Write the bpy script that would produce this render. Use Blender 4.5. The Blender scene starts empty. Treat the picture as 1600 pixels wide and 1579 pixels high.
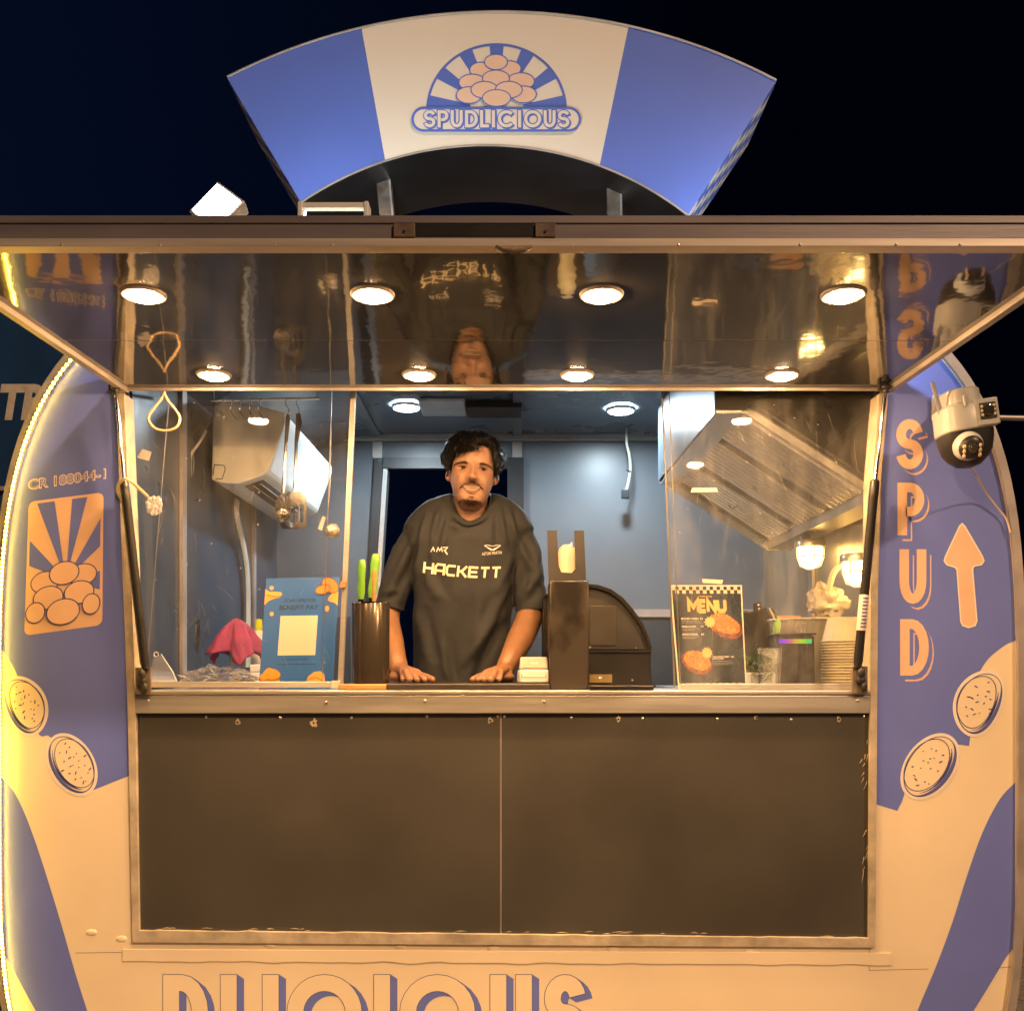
import bpy, bmesh, math, random
from mathutils import Vector, Matrix, noise
from mathutils.bvhtree import BVHTree
R = math.radians
random.seed(7)
sc = bpy.context.scene
col = sc.collection

# ------------------------------------------------------------------ camera, world, sun, exposure
EYE = 1.65            # lens height above the ground
F = 1470.0            # focal length in photo pixels (photo is 1600 wide)
HZ = 1050.0           # image row of the horizon
FY = 2.60             # distance of the trailer's front face
cam = bpy.data.cameras.new('camera'); camo = bpy.data.objects.new('camera', cam); col.objects.link(camo)
cam.sensor_width = 36; cam.sensor_fit = 'HORIZONTAL'
cam.lens = 36 * F / 1600
cam.shift_y = (HZ - 789.5) / 1600
cam.clip_start = 0.05; cam.clip_end = 500
camo.location = (0, 0, EYE); camo.rotation_euler = (R(90), 0, 0)
sc.camera = camo

w = bpy.data.worlds.new('World'); sc.world = w; w.use_nodes = True
nt = w.node_tree; bg = nt.nodes['Background']
bg.inputs[1].default_value = 1.0
wt = nt.nodes.new('ShaderNodeTexCoord'); ws_ = nt.nodes.new('ShaderNodeSeparateXYZ'); wr = nt.nodes.new('ShaderNodeValToRGB')
wm_ = nt.nodes.new('ShaderNodeMapRange'); wm_.inputs['From Min'].default_value = -1; wm_.inputs['From Max'].default_value = 1
nt.links.new(wt.outputs['Generated'], ws_.inputs[0]); nt.links.new(ws_.outputs[0], wm_.inputs['Value']); nt.links.new(wm_.outputs[0], wr.inputs[0])
wr.color_ramp.elements[0].color = (0.0022, 0.0065, 0.0230, 1); wr.color_ramp.elements[1].color = (0.0002, 0.0005, 0.0024, 1); wr.color_ramp.elements[1].position = .58
nt.links.new(wr.outputs[0], bg.inputs[0])

sun = bpy.data.lights.new('street_glow', 'SUN'); suno = bpy.data.objects.new('street_glow', sun); col.objects.link(suno)
sun.energy = 2.5; sun.angle = R(3); sun.color = (1.0, 0.62, 0.36)
AZ, EL = R(40), R(36)           # from the front right, above
d = Vector((-math.sin(AZ) * math.cos(EL), math.cos(AZ) * math.cos(EL), -math.sin(EL)))
suno.rotation_euler = d.to_track_quat('-Z', 'Y').to_euler()
suno.location = (3, -4, 6)
sc.view_settings.view_transform = 'Standard'; sc.view_settings.look = 'None'
sc.view_settings.exposure = 0.0; sc.view_settings.gamma = 1.0
sc.render.engine = 'CYCLES'
sc.cycles.use_denoising = True
sc.cycles.max_bounces = 10; sc.cycles.transparent_max_bounces = 24
sc.cycles.glossy_bounces = 5; sc.cycles.diffuse_bounces = 4
sc.cycles.sample_clamp_indirect = 6.0

# ------------------------------------------------------------------ helpers
def pt(px, py, Y):
    """photo pixel at distance Y -> point in the world"""
    return Vector(((px - 800) * Y / F, Y, EYE + (HZ - py) * Y / F))

def lin(c):
    return tuple((x / 12.92 if x <= 0.04045 else ((x + 0.055) / 1.055) ** 2.4) for x in c)

def material(name, color, rough=0.5, metal=0.0, var=0.08, scale=12.0, bump=0.0, bscale=60.0, rvar=0.08, spec=0.5,
             stretch=(1, 1, 1), color2=None, thr=None, emit=None, estr=0, coat=0.0, bdist=0.002, sss=0.0):
    m = bpy.data.materials.new(name); m.use_nodes = True
    n, l = m.node_tree.nodes, m.node_tree.links
    b = n['Principled BSDF']
    b.inputs['Metallic'].default_value = metal
    b.inputs['Specular IOR Level'].default_value = spec
    b.inputs['Coat Weight'].default_value = coat
    b.inputs['Coat Roughness'].default_value = 0.08
    tc = n.new('ShaderNodeTexCoord'); mp = n.new('ShaderNodeMapping'); mp.inputs['Scale'].default_value = stretch
    l.new(tc.outputs['Object'], mp.inputs['Vector'])
    nz = n.new('ShaderNodeTexNoise'); nz.inputs['Scale'].default_value = scale; nz.inputs['Detail'].default_value = 6
    l.new(mp.outputs['Vector'], nz.inputs['Vector'])
    rp = n.new('ShaderNodeValToRGB'); l.new(nz.outputs['Fac'], rp.inputs['Fac'])
    c2 = color2 if color2 else tuple(x * (1 - 2.2 * var) for x in color)
    c1 = color if color2 else tuple(min(1, x * (1 + var)) for x in color)
    lo, hi = thr if thr else (0.3, 0.7)
    rp.color_ramp.elements[0].position = lo; rp.color_ramp.elements[1].position = hi
    rp.color_ramp.elements[0].color = (*c2, 1); rp.color_ramp.elements[1].color = (*c1, 1)
    l.new(rp.outputs['Color'], b.inputs['Base Color'])
    mr = n.new('ShaderNodeMapRange')
    mr.inputs['To Min'].default_value = max(0.0, rough - rvar); mr.inputs['To Max'].default_value = min(1, rough + rvar)
    l.new(nz.outputs['Fac'], mr.inputs['Value']); l.new(mr.outputs['Result'], b.inputs['Roughness'])
    if bump:
        n2 = n.new('ShaderNodeTexNoise'); n2.inputs['Scale'].default_value = bscale; n2.inputs['Detail'].default_value = 4
        l.new(mp.outputs['Vector'], n2.inputs['Vector'])
        bp = n.new('ShaderNodeBump'); bp.inputs['Strength'].default_value = bump; bp.inputs['Distance'].default_value = bdist
        l.new(n2.outputs['Fac'], bp.inputs['Height']); l.new(bp.outputs['Normal'], b.inputs['Normal'])
    if emit:
        b.inputs['Emission Color'].default_value = (*emit, 1); b.inputs['Emission Strength'].default_value = estr
    if sss:
        b.inputs['Subsurface Weight'].default_value = sss
        b.inputs['Subsurface Radius'].default_value = (0.012, 0.004, 0.002); b.inputs['Subsurface Scale'].default_value = 0.6
    return m

def emitter(name, color, strength):
    m = bpy.data.materials.new(name); m.use_nodes = True
    n, l = m.node_tree.nodes, m.node_tree.links
    b = n['Principled BSDF']; b.inputs['Base Color'].default_value = (0.8, 0.8, 0.8, 1)
    b.inputs['Emission Color'].default_value = (*color, 1); b.inputs['Emission Strength'].default_value = strength
    return m

def clear_plastic(name, haze=0.05, smear=0.12, tint=(1, 1, 1), rough=0.03, scale=5.0, streak=(1, 1, .25), refl=1.0):
    """thin clear sheet: see-through, mirror reflection at the surface, dusty smears"""
    m = bpy.data.materials.new(name); m.use_nodes = True
    n, l = m.node_tree.nodes, m.node_tree.links
    for x in list(n):
        if x.type == 'BSDF_PRINCIPLED': n.remove(x)
    out = n['Material Output']
    tr = n.new('ShaderNodeBsdfTransparent'); tr.inputs[0].default_value = (*tint, 1)
    gl = n.new('ShaderNodeBsdfGlossy'); gl.inputs['Roughness'].default_value = rough; gl.inputs['Color'].default_value = (refl, refl, refl, 1)
    fr = n.new('ShaderNodeFresnel'); fr.inputs['IOR'].default_value = 1.45
    mx = n.new('ShaderNodeMixShader'); l.new(fr.outputs[0], mx.inputs[0]); l.new(tr.outputs[0], mx.inputs[1]); l.new(gl.outputs[0], mx.inputs[2])
    df = n.new('ShaderNodeBsdfDiffuse'); df.inputs[0].default_value = (0.75, 0.75, 0.72, 1)
    tc = n.new('ShaderNodeTexCoord'); mp = n.new('ShaderNodeMapping'); mp.inputs['Scale'].default_value = streak
    l.new(tc.outputs['Object'], mp.inputs[0])
    n1 = n.new('ShaderNodeTexNoise'); n1.inputs['Scale'].default_value = scale; n1.inputs['Detail'].default_value = 8; n1.inputs['Roughness'].default_value = .7
    l.new(mp.outputs[0], n1.inputs['Vector'])
    mr = n.new('ShaderNodeMapRange'); mr.inputs['From Min'].default_value = .45; mr.inputs['From Max'].default_value = .75
    mr.inputs['To Min'].default_value = haze; mr.inputs['To Max'].default_value = haze + smear
    l.new(n1.outputs['Fac'], mr.inputs['Value'])
    # fine specks
    vo = n.new('ShaderNodeTexVoronoi'); vo.inputs['Scale'].default_value = 28
    l.new(tc.outputs['Object'], vo.inputs['Vector'])
    lt = n.new('ShaderNodeMath'); lt.operation = 'LESS_THAN'; lt.inputs[1].default_value = 0.055
    l.new(vo.outputs['Distance'], lt.inputs[0])
    sp = n.new('ShaderNodeMath'); sp.operation = 'MULTIPLY_ADD'; sp.inputs[1].default_value = 0.30
    l.new(lt.outputs[0], sp.inputs[0]); l.new(mr.outputs[0], sp.inputs[2])
    m2 = n.new('ShaderNodeMixShader'); l.new(sp.outputs[0], m2.inputs[0]); l.new(mx.outputs[0], m2.inputs[1]); l.new(df.outputs[0], m2.inputs[2])
    l.new(m2.outputs[0], out.inputs['Surface'])
    return m

WORLD_OFF = {}
def off_of(parent):
    o = Vector((0, 0, 0))
    while parent is not None:
        o = o + parent.location; parent = parent.parent
    return o

class MB:
    """collects shapes and links them as ONE mesh object"""
    def __init__(s): s.v = []; s.f = []
    def add(s, vs, fs):
        k = len(s.v); s.v += [Vector(x) for x in vs]; s.f += [tuple(i + k for i in f) for f in fs]; return s
    def box(s, x0, x1, y0, y1, z0, z1):
        return s.add([(x0, y0, z0), (x1, y0, z0), (x1, y1, z0), (x0, y1, z0), (x0, y0, z1), (x1, y0, z1), (x1, y1, z1), (x0, y1, z1)],
              [(0, 3, 2, 1), (4, 5, 6, 7), (0, 1, 5, 4), (1, 2, 6, 5), (2, 3, 7, 6), (3, 0, 4, 7)])
    def hexa(s, front, back):
        """two quads (same order) joined into a closed block"""
        return s.add(list(front) + list(back), [(0, 1, 2, 3), (7, 6, 5, 4), (0, 4, 5, 1), (1, 5, 6, 2), (2, 6, 7, 3), (3, 7, 4, 0)])
    def quad(s, a, b, c, e): return s.add([a, b, c, e], [(0, 1, 2, 3)])
    def prism(s, front, back):
        n = len(front)
        return s.add(list(front) + list(back), [tuple(range(n)), tuple(range(2 * n - 1, n - 1, -1))] + [(i, i + n, (i + 1) % n + n, (i + 1) % n) for i in range(n)])
    def strip(s, a, b, closed=False):
        n = len(a)
        return s.add(list(a) + list(b), [(i, (i + 1) % n, (i + 1) % n + n, i + n) for i in range(n if closed else n - 1)])
    def tube(s, pts, r, sides=8, cap=True, flat=1.0, flat_axis=None):
        pts = [Vector(p) for p in pts]; n = len(pts)
        rr = [r] * n if not hasattr(r, '__len__') else list(r)
        t0 = (pts[1] - pts[0]).normalized()
        up = Vector(flat_axis) if flat_axis is not None else (Vector((0, 0, 1)) if abs(t0.z) < 0.9 else Vector((0, 1, 0)))
        vs, fs = [], []
        a = None
        for i, p in enumerate(pts):
            t = (pts[min(i + 1, n - 1)] - pts[max(i - 1, 0)]).normalized()
            if a is None or flat_axis is not None: a = (up - t * up.dot(t)).normalized()
            else: a = (a - t * a.dot(t)).normalized()
            b = t.cross(a)
            for k in range(sides):
                th = 2 * math.pi * k / sides
                vs.append(p + (a * (math.cos(th) * flat) + b * math.sin(th)) * rr[i])
        for i in range(n - 1):
            for k in range(sides):
                k2 = (k + 1) % sides
                fs.append((i * sides + k, i * sides + k2, (i + 1) * sides + k2, (i + 1) * sides + k))
        if cap:
            fs.append(tuple(range(sides - 1, -1, -1))); fs.append(tuple((n - 1) * sides + k for k in range(sides)))
        return s.add(vs, fs)
    def lathe(s, c, prof, sides=24, axis='Z', cap=True):
        """prof: list of (radius, height) along axis from point c"""
        c = Vector(c); vs, fs = [], []
        for (r, h) in prof:
            for k in range(sides):
                th = 2 * math.pi * k / sides; u, v = r * math.cos(th), r * math.sin(th)
                vs.append(c + (Vector((u, v, h)) if axis == 'Z' else Vector((u, h, v)) if axis == 'Y' else Vector((h, u, v))))
        n = len(prof)
        for i in range(n - 1):
            for k in range(sides):
                k2 = (k + 1) % sides
                fs.append((i * sides + k, i * sides + k2, (i + 1) * sides + k2, (i + 1) * sides + k))
        if cap:
            if prof[0][0] > 1e-5: fs.append(tuple(range(sides - 1, -1, -1)))
            if prof[-1][0] > 1e-5: fs.append(tuple((n - 1) * sides + k for k in range(sides)))
        return s.add(vs, fs)
    def ellipsoid(s, c, rx, ry, rz, nu=16, nv=10, rot=None):
        c = Vector(c); vs, fs = [], []
        for j in range(nv + 1):
            ph = math.pi * j / nv
            for i in range(nu):
                th = 2 * math.pi * i / nu
                v = Vector((rx * math.sin(ph) * math.cos(th), ry * math.sin(ph) * math.sin(th), rz * math.cos(ph)))
                vs.append(c + (rot @ v if rot else v))
        for j in range(nv):
            for i in range(nu):
                i2 = (i + 1) % nu
                fs.append((j * nu + i, (j + 1) * nu + i, (j + 1) * nu + i2, j * nu + i2))
        return s.add(vs, fs)
    def grid(s, nu, nv, f, closed=False):
        k = len(s.v)
        for j in range(nv + 1):
            for i in range(nu + (0 if closed else 1)):
                s.v.append(Vector(f(i / nu, j / nv)))
        m = nu if closed else nu + 1
        for j in range(nv):
            for i in range(nu):
                i2 = (i + 1) % m
                s.f.append((k + j * m + i, k + j * m + i2, k + (j + 1) * m + i2, k + (j + 1) * m + i))
        return s
    def mesh(s, name, off=Vector((0, 0, 0)), recalc=True, merge=0.0):
        me = bpy.data.meshes.new(name)
        me.from_pydata([v - off for v in s.v], [], s.f)
        bm = bmesh.new(); bm.from_mesh(me)
        bmesh.ops.remove_doubles(bm, verts=bm.verts, dist=max(merge, 1e-7))
        if recalc: bmesh.ops.recalc_face_normals(bm, faces=bm.faces)
        bm.to_mesh(me); bm.free()
        return me
    def build(s, name, m, parent=None, smooth=False, bevel=0.0, recalc=True, origin=None, seg=2, angle=40):
        off = off_of(parent) if parent is not None else (Vector(origin) if origin is not None else Vector((0, 0, 0)))
        me = s.mesh(name, off, recalc)
        me.materials.append(m)
        o = bpy.data.objects.new(name, me); col.objects.link(o)
        if parent is not None: o.parent = parent
        elif origin is not None: o.location = origin
        if bevel:
            b = o.modifiers.new('bevel', 'BEVEL'); b.width = bevel; b.segments = seg; b.limit_method = 'ANGLE'; b.angle_limit = R(35)
            smooth = True
        if smooth: shade(me, angle)
        return o

def shade(me, angle=40):
    bm = bmesh.new(); bm.from_mesh(me)
    for f in bm.faces: f.smooth = True
    for e in bm.edges:
        if len(e.link_faces) == 2 and e.calc_face_angle(0) > R(angle): e.smooth = False
    bm.to_mesh(me); bm.free()

def tag(o, label=None, cat=None, group=None, kind=None):
    if label: o['label'] = label
    if cat: o['category'] = cat
    if group: o['group'] = group
    if kind: o['kind'] = kind
    return o

def thing(name, label, cat, loc, group=None):
    o = bpy.data.objects.new(name, None); col.objects.link(o); o.location = loc; o.empty_display_size = .1
    return tag(o, label, cat, group)

def copy_tree(o, parent=None):
    kids = list(o.children)
    c = o.copy(); col.objects.link(c)
    if parent is not None: c.parent = parent
    for k in kids: copy_tree(k, c)
    return c

# ---- flat drawing in a plane: mapping m(px, py, layer) -> world point
def plane_map(Y, step=0.0004):
    return lambda px, py, k=0: pt(px, py, Y) + Vector((0, -step * k, 0))
def quad_map(tl, tr, br, bl, nrm, step=0.0006):
    """unit square (u right, v down) on a 3D quad"""
    def f(u, v, k=0):
        return (tl * (1 - u) + tr * u) * (1 - v) + (bl * (1 - u) + br * u) * v + nrm * (step * k)
    return f
def ell(cx, cy, rx, ry, rot=0, n=28, a0=0, a1=360):
    out = []
    for i in range(n if a1 - a0 >= 360 else n + 1):
        t = R(a0 + (a1 - a0) * i / n); x, y = rx * math.cos(t), ry * math.sin(t)
        c, s_ = math.cos(R(rot)), math.sin(R(rot))
        out.append((cx + x * c - y * s_, cy + x * s_ + y * c))
    return out
def rrect(x0, y0, x1, y1, r, n=6):
    p = []
    for (cx, cy, a) in ((x1 - r, y0 + r, -90), (x1 - r, y1 - r, 0), (x0 + r, y1 - r, 90), (x0 + r, y0 + r, 180)):
        for i in range(n + 1):
            t = R(a + 90 * i / n); p.append((cx + r * math.cos(t), cy + r * math.sin(t)))
    return p
def smoothpath(pts, n=8, closed=False):
    out = []; N = len(pts)
    for i in range(N if closed else N - 1):
        g = (lambda k: pts[k % N]) if closed else (lambda k: pts[min(max(k, 0), N - 1)])
        p0, p1, p2, p3 = (Vector(g(i + k)) for k in (-1, 0, 1, 2))
        for j in range(n):
            t = j / n
            out.append(0.5 * (2 * p1 + (p2 - p0) * t + (2 * p0 - 5 * p1 + 4 * p2 - p3) * t * t + (3 * p1 - p0 - 3 * p2 + p3) * t ** 3))
    if not closed: out.append(Vector(pts[-1]))
    return out
def fill(mb, pts, m, k=0):
    v = [m(p[0], p[1], k) for p in pts]
    # drop repeats
    q = [v[0]]
    for x in v[1:]:
        if (x - q[-1]).length > 1e-6: q.append(x)
    if (q[0] - q[-1]).length < 1e-6: q.pop()
    mb.add(q, [tuple(range(len(q)))])
def stroke(mb, pts, wd, m, k=0, closed=False, sub=1):
    P = []
    for p in pts:
        q = Vector((p[0], p[1]))
        if not P or (q - P[-1]).length > 1e-6: P.append(q)
    if closed and (P[0] - P[-1]).length < 1e-6: P.pop()
    if sub > 1:
        Q = []
        for i in range(len(P) - (0 if closed else 1)):
            for j in range(sub): Q.append(P[i].lerp(P[(i + 1) % len(P)], j / sub))
        if not closed: Q.append(P[-1])
        P = Q
    N = len(P); L, Rr = [], []
    for i in range(N):
        a = P[i - 1] if (i > 0 or closed) else None
        b = P[(i + 1) % N] if (i < N - 1 or closed) else None
        d1 = (P[i] - a).normalized() if a is not None else None
        d2 = (b - P[i]).normalized() if b is not None else None
        if d1 is None: d1 = d2
        if d2 is None: d2 = d1
        n1, n2 = Vector((-d1.y, d1.x)), Vector((-d2.y, d2.x))
        mt = n1 + n2
        if mt.length < 1e-4: mt = n1
        mt.normalize(); q = min(1 / max(0.35, mt.dot(n1)), 2.2)
        L.append(P[i] + mt * (wd / 2 * q)); Rr.append(P[i] - mt * (wd / 2 * q))
    mb.strip([m(p.x, p.y, k) for p in L], [m(p.x, p.y, k) for p in Rr], closed)
_tc = {}
def text_tris(s, bold):
    if (s, bold) not in _tc:
        cu = bpy.data.curves.new('tmp', 'FONT'); cu.body = s; cu.size = 1; cu.offset = bold; cu.resolution_u = 3
        o = bpy.data.objects.new('tmp', cu); me = bpy.data.meshes.new_from_object(o)
        _tc[(s, bold)] = ([(v.co.x, v.co.y) for v in me.vertices], [tuple(p.vertices) for p in me.polygons])
        bpy.data.objects.remove(o); bpy.data.curves.remove(cu); bpy.data.meshes.remove(me)
    return _tc[(s, bold)]
def text(mb, s, x0, y0, x1, y1, m, k=0, bold=0.0, shear=0.0):
    """lettering stretched into the box x0..x1, y0(top)..y1(bottom)"""
    vs, fs = text_tris(s, bold)
    ax, bx = min(v[0] for v in vs), max(v[0] for v in vs); ay, by = min(v[1] for v in vs), max(v[1] for v in vs)
    out = []
    for (x, y) in vs:
        u, v = (x - ax) / (bx - ax), (y - ay) / (by - ay)
        out.append(m(x0 + (x1 - x0) * u + shear * (v - .5) * (y1 - y0), y1 + (y0 - y1) * v, k))
    mb.add(out, fs)
# rounded condensed display letters, as strokes in a unit box (x right, y down)
def arc(cx, cy, rx, ry, a0, a1, n=10): return ell(cx, cy, rx, ry, 0, n, a0, a1)
GLYPH = {
 'S': [arc(.5, .27, .5, .27, -10, -180) + arc(.5, .27, .5, .23, -180, -270)[1:] + arc(.5, .74, .5, .24, -90, 0)[1:] + arc(.5, .73, .5, .27, 0, 170)[1:]],
 'P': [[(0, 1), (0, 0), (.45, 0)] + arc(.45, .28, .55, .28, -90, 90)[1:] + [(.2, .56)]],
 'U': [[(0, 0), (0, .6)] + arc(.5, .6, .5, .4, 180, 0) + [(1, 0)]],
 'D': [[(0, 0), (.35, 0)] + arc(.35, .5, .65, .5, -90, 90)[1:] + [(0, 1), (0, 0)]],
 'L': [[(0, 0), (0, 1), (1, 1)]], 'I': [[(.5, 0), (.5, 1)]],
 'G': [arc(.5, .5, .5, .5, 2, -312, 24)],
 'C': [arc(.5, .5, .5, .5, -40, -320, 20)], 'O': [arc(.5, .5, .5, .5, 0, 360, 24) + [(1, .5)]],
}
def glyph(mb, ch, x0, y0, x1, y1, wd, m, k=0, extra=0.0, dx=0, dy=0):
    h = wd / 2
    for st in GLYPH[ch]:
        pts = [(x0 + h + (x1 - x0 - 2 * h) * p[0] + dx, y0 + h + (y1 - y0 - 2 * h) * p[1] + dy) for p in st]
        closed = (Vector(pts[0]) - Vector(pts[-1])).length < 1e-3
        # square the open ends
        if not closed:
            for (i, j) in ((0, 1), (-1, -2)):
                dd = (Vector(pts[i]) - Vector(pts[j])).normalized()
                ext = h if (ch in 'PUIL') and not (ch == 'P' and i == -1) else 0
                pts[i] = (pts[i][0] + dd.x * (ext + extra / 2), pts[i][1] + dd.y * (ext + extra / 2))
        stroke(mb, pts, wd + extra, m, k, closed)

# ------------------------------------------------------------------ materials
cream = material('cream_vinyl', (.84, .72, .52), .40, var=.045, scale=2.2, bump=.16, bscale=7, bdist=.004, rvar=.12)
blue = material('blue_vinyl', (.145, .195, .62), .38, var=.06, scale=2.2, bump=.16, bscale=7, bdist=.004, rvar=.12)
cream_hi = material('pale_vinyl', (.82, .76, .68), .42, var=.02)
ink = material('dark_blue_ink', (.05, .07, .25), .45, var=.03)
tan = material('peach_vinyl', (.74, .50, .34), .42, var=.03)
sign_cream = material('sign_cream', (.72, .66, .58), .38, var=.025, scale=2)
sign_blue = material('sign_blue', (.10, .165, .58), .36, var=.04, scale=2)
alu = material('brushed_aluminium', (.46, .45, .44), .36, .6, var=.06, scale=20, stretch=(1, 1, 14), bump=.05, bscale=80)
alu_dull = material('weathered_aluminium', (.46, .42, .40), .5, .55, var=.12, scale=8, bump=.12, bscale=40)
steel = material('brushed_steel', (.52, .51, .49), .34, .55, var=.10, scale=9, stretch=(.35, 1, 5), bump=.12, bscale=18, rvar=.12)
sealant = material('aged_sealant', (.46, .40, .30), .55, var=.18, scale=16, bump=.5, bscale=70)
board = material('dark_brown_board', (.062, .058, .050), .40, var=.10, scale=3.4, bump=.05, bscale=160, rvar=.1, spec=.4)
gloss_black = material('glossy_black_panel', (.030, .028, .026), .04, var=.2, scale=3, bump=.27, bscale=3.4, bdist=.012, rvar=.025, spec=1.0, coat=.5)
under_black = material('black_underside', (.012, .013, .016), .32, var=.2, scale=6, bump=.1, bscale=12)
screw_m = material('screw_steel', (.7, .66, .6), .3, 1)
wall_in = material('blue_grey_laminate', (.140, .152, .168), .36, var=.08, scale=2.5, bump=.12, bscale=200, bdist=.0008, spec=.38)
wall_dark = material('dark_laminate', (.045, .065, .10), .30, var=.10, scale=3, bump=.06, bscale=14, spec=.35)
wall_low = material('dark_lower_panel', (.055, .062, .072), .35, var=.10, scale=4)
ceil_m = material('dark_ceiling', (.10, .125, .165), .28, var=.08, scale=3, spec=.6)
warm_wall = material('steel_wall_sheet', (.40, .36, .28), .34, .8, var=.12, scale=6, stretch=(1, 1, .3), bump=.08, bscale=10)
floor_m = material('checker_plate', (.12, .12, .12), .5, var=.1)
black = material('black_plastic', (.018, .017, .017), .38, var=.1, bump=.05, bscale=200)
black_matte = material('matte_black_metal', (.026, .024, .024), .45, var=.15, scale=6)
holder_m = material('smoked_steel', (.10, .085, .07), .16, .75, var=.2, scale=7, stretch=(1, 1, .1), bump=.06, bscale=8)
white = material('white_plastic', (.60, .60, .58), .36, var=.03)
white_dirty = material('aged_white_plastic', (.45, .44, .38), .4, var=.08, scale=5)
rubber = material('black_rubber', (.02, .02, .02), .6)
chrome = material('chrome', (.85, .85, .83), .12, 1, var=.05)
wood = material('oiled_wood', (.42, .20, .065), .45, var=.22, scale=6, stretch=(1, 8, 8), bump=.1)
rust = material('rusty_bracket', (.24, .19, .15), .65, .4, var=.3, scale=30, bump=.4, bscale=60, color2=(.10, .07, .055))
green_m = material('green_plastic', (.13, .33, .03), .36, var=.05)
paper_m = material('print_paper', (.80, .74, .64), .5, var=.03)

# ------------------------------------------------------------------ ground and sky surroundings
asphalt = material('sandy_paving', (.34, .29, .23), .85, var=.25, scale=40, bump=.5, bscale=300)
g = MB(); g.quad((-150, -60, 0), (150, -60, 0), (150, 240, 0), (-150, 240, 0))
tag(g.build('ground', asphalt), kind='structure')

# ------------------------------------------------------------------ trailer
CX, CYP, AX = 795, 1150, 805
def outline(inset=0.0, n=132):
    p = []
    for i in range(n):
        t = 2 * math.pi * i / n
        c, s_ = math.cos(t), math.sin(t)
        top = s_ > 0
        e = 3.6 if top else 4.5; b = 755 if top else 730
        x = math.copysign(abs(c) ** (2 / e), c) * (AX - inset); y = -math.copysign(abs(s_) ** (2 / e), s_) * (b - inset)
        p.append((CX + x, CYP + y))
    return p
def edge_x(py, side, inset=0.0):
    """pixel column of the outline at a row"""
    top = py < CYP; e = 3.6 if top else 4.5; b = (755 if top else 730) - inset
    q = max(0.0, 1 - min(1, abs(py - CYP) / b) ** e) ** (1 / e)
    return CX + side * (AX - inset) * q
front = plane_map(FY)
trailer = thing('food_trailer', 'rounded cream and blue street food trailer with wide open serving hatch', 'food trailer', (0, FY + .9, 0))

def ring_with_holes(outer, holes):
    bm = bmesh.new()
    for loop in [outer] + holes:
        vs = [bm.verts.new(v) for v in loop]
        for i in range(len(vs)): bm.edges.new((vs[i], vs[(i + 1) % len(vs)]))
    bmesh.ops.triangle_fill(bm, use_beauty=True, use_dissolve=False, edges=bm.edges[:])
    me = bpy.data.meshes.new('tmp'); bm.to_mesh(me); bm.free()
    vs = [v.co.copy() for v in me.vertices]; fs = [tuple(p.vertices) for p in me.polygons]
    bpy.data.meshes.remove(me)
    return vs, fs

hole_px = [(183, 600), (1386, 600), (1374, 750), (1370, 930), (1366, 1478), (209, 1470), (200, 1040)]
mb = MB()
vs, fs = ring_with_holes([pt(x, y, FY) for x, y in outline(10)], [[pt(x, y, FY) for x, y in hole_px]])
mb.add(vs, fs)
# wall thickness round the opening
mb.strip([pt(x, y, FY) for x, y in hole_px], [pt(x, y, FY) + Vector((0, .05, 0)) for x, y in hole_px], True)
mb.build('front_wall', cream, trailer)
# aluminium edge trim, then the shell behind it
o1 = [pt(x, y, FY) for x, y in outline(12)]; o0 = [pt(x, y, FY) for x, y in outline(0)]
mb = MB(); dy = Vector((0, 1, 0))
mb.strip([p - dy * .012 for p in o1], [p - dy * .012 for p in o0], True)
mb.strip([p - dy * .012 for p in o1], [p + dy * .002 for p in o1], True)
mb.strip([p - dy * .012 for p in o0], [p + dy * .03 for p in o0], True)
mb.build('edge_trim', alu_dull, trailer, smooth=True)
sh = [pt(x, y, FY) for x, y in outline(4)]
mb = MB(); mb.strip([p + dy * .005 for p in sh], [p + dy * 1.88 for p in sh], True)
mb.build('shell', material('shell_paint', (.70, .66, .60), .4, var=.05), trailer, smooth=True)
# bottom tray and legs
FLOOR = EYE - .90; CEIL = EYE + 1.10; BY = 4.37; XL, XR = -1.09, 1.17
leg = None
for x in (-1.0, 1.0):
    for y in (2.9, 4.1):
        mb = MB(); mb.tube([(x, y, .012), (x, y, .24)], .03, 10); mb.box(x - .07, x + .07, y - .07, y + .07, 0, .012)
        mb.build('stabiliser_leg', rust, trailer)

# interior
mb = MB(); mb.box(XL, XR, FY + .05, BY, FLOOR - .03, FLOOR); mb.build('floor', floor_m, trailer)
def ceil_z(x):
    q = min(1, abs(x / S_ - (CX - 800)) / (AX - 25)); return min(CEIL, EYE + (HZ - CYP) * S_ + (755 - 25) * S_ * (1 - q ** 3.6) ** (1 / 3.6))
S_ = FY / F
xs = [XL + (XR - XL) * i / 40 for i in range(41)]
mb = MB(); mb.strip([(x, FY + .03, ceil_z(x)) for x in xs], [(x, BY + .0, ceil_z(x)) for x in xs])
mb.build('ceiling', ceil_m, trailer, smooth=True)
# back wall with the doorway
DL, DR, DT = pt(590, 720, BY).x, pt(803, 720, BY).x, pt(590, 730, BY).z
outer = [Vector((XL, BY, FLOOR)), Vector((XR, BY, FLOOR))] + [Vector((x, BY, ceil_z(x))) for x in reversed(xs)]
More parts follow.
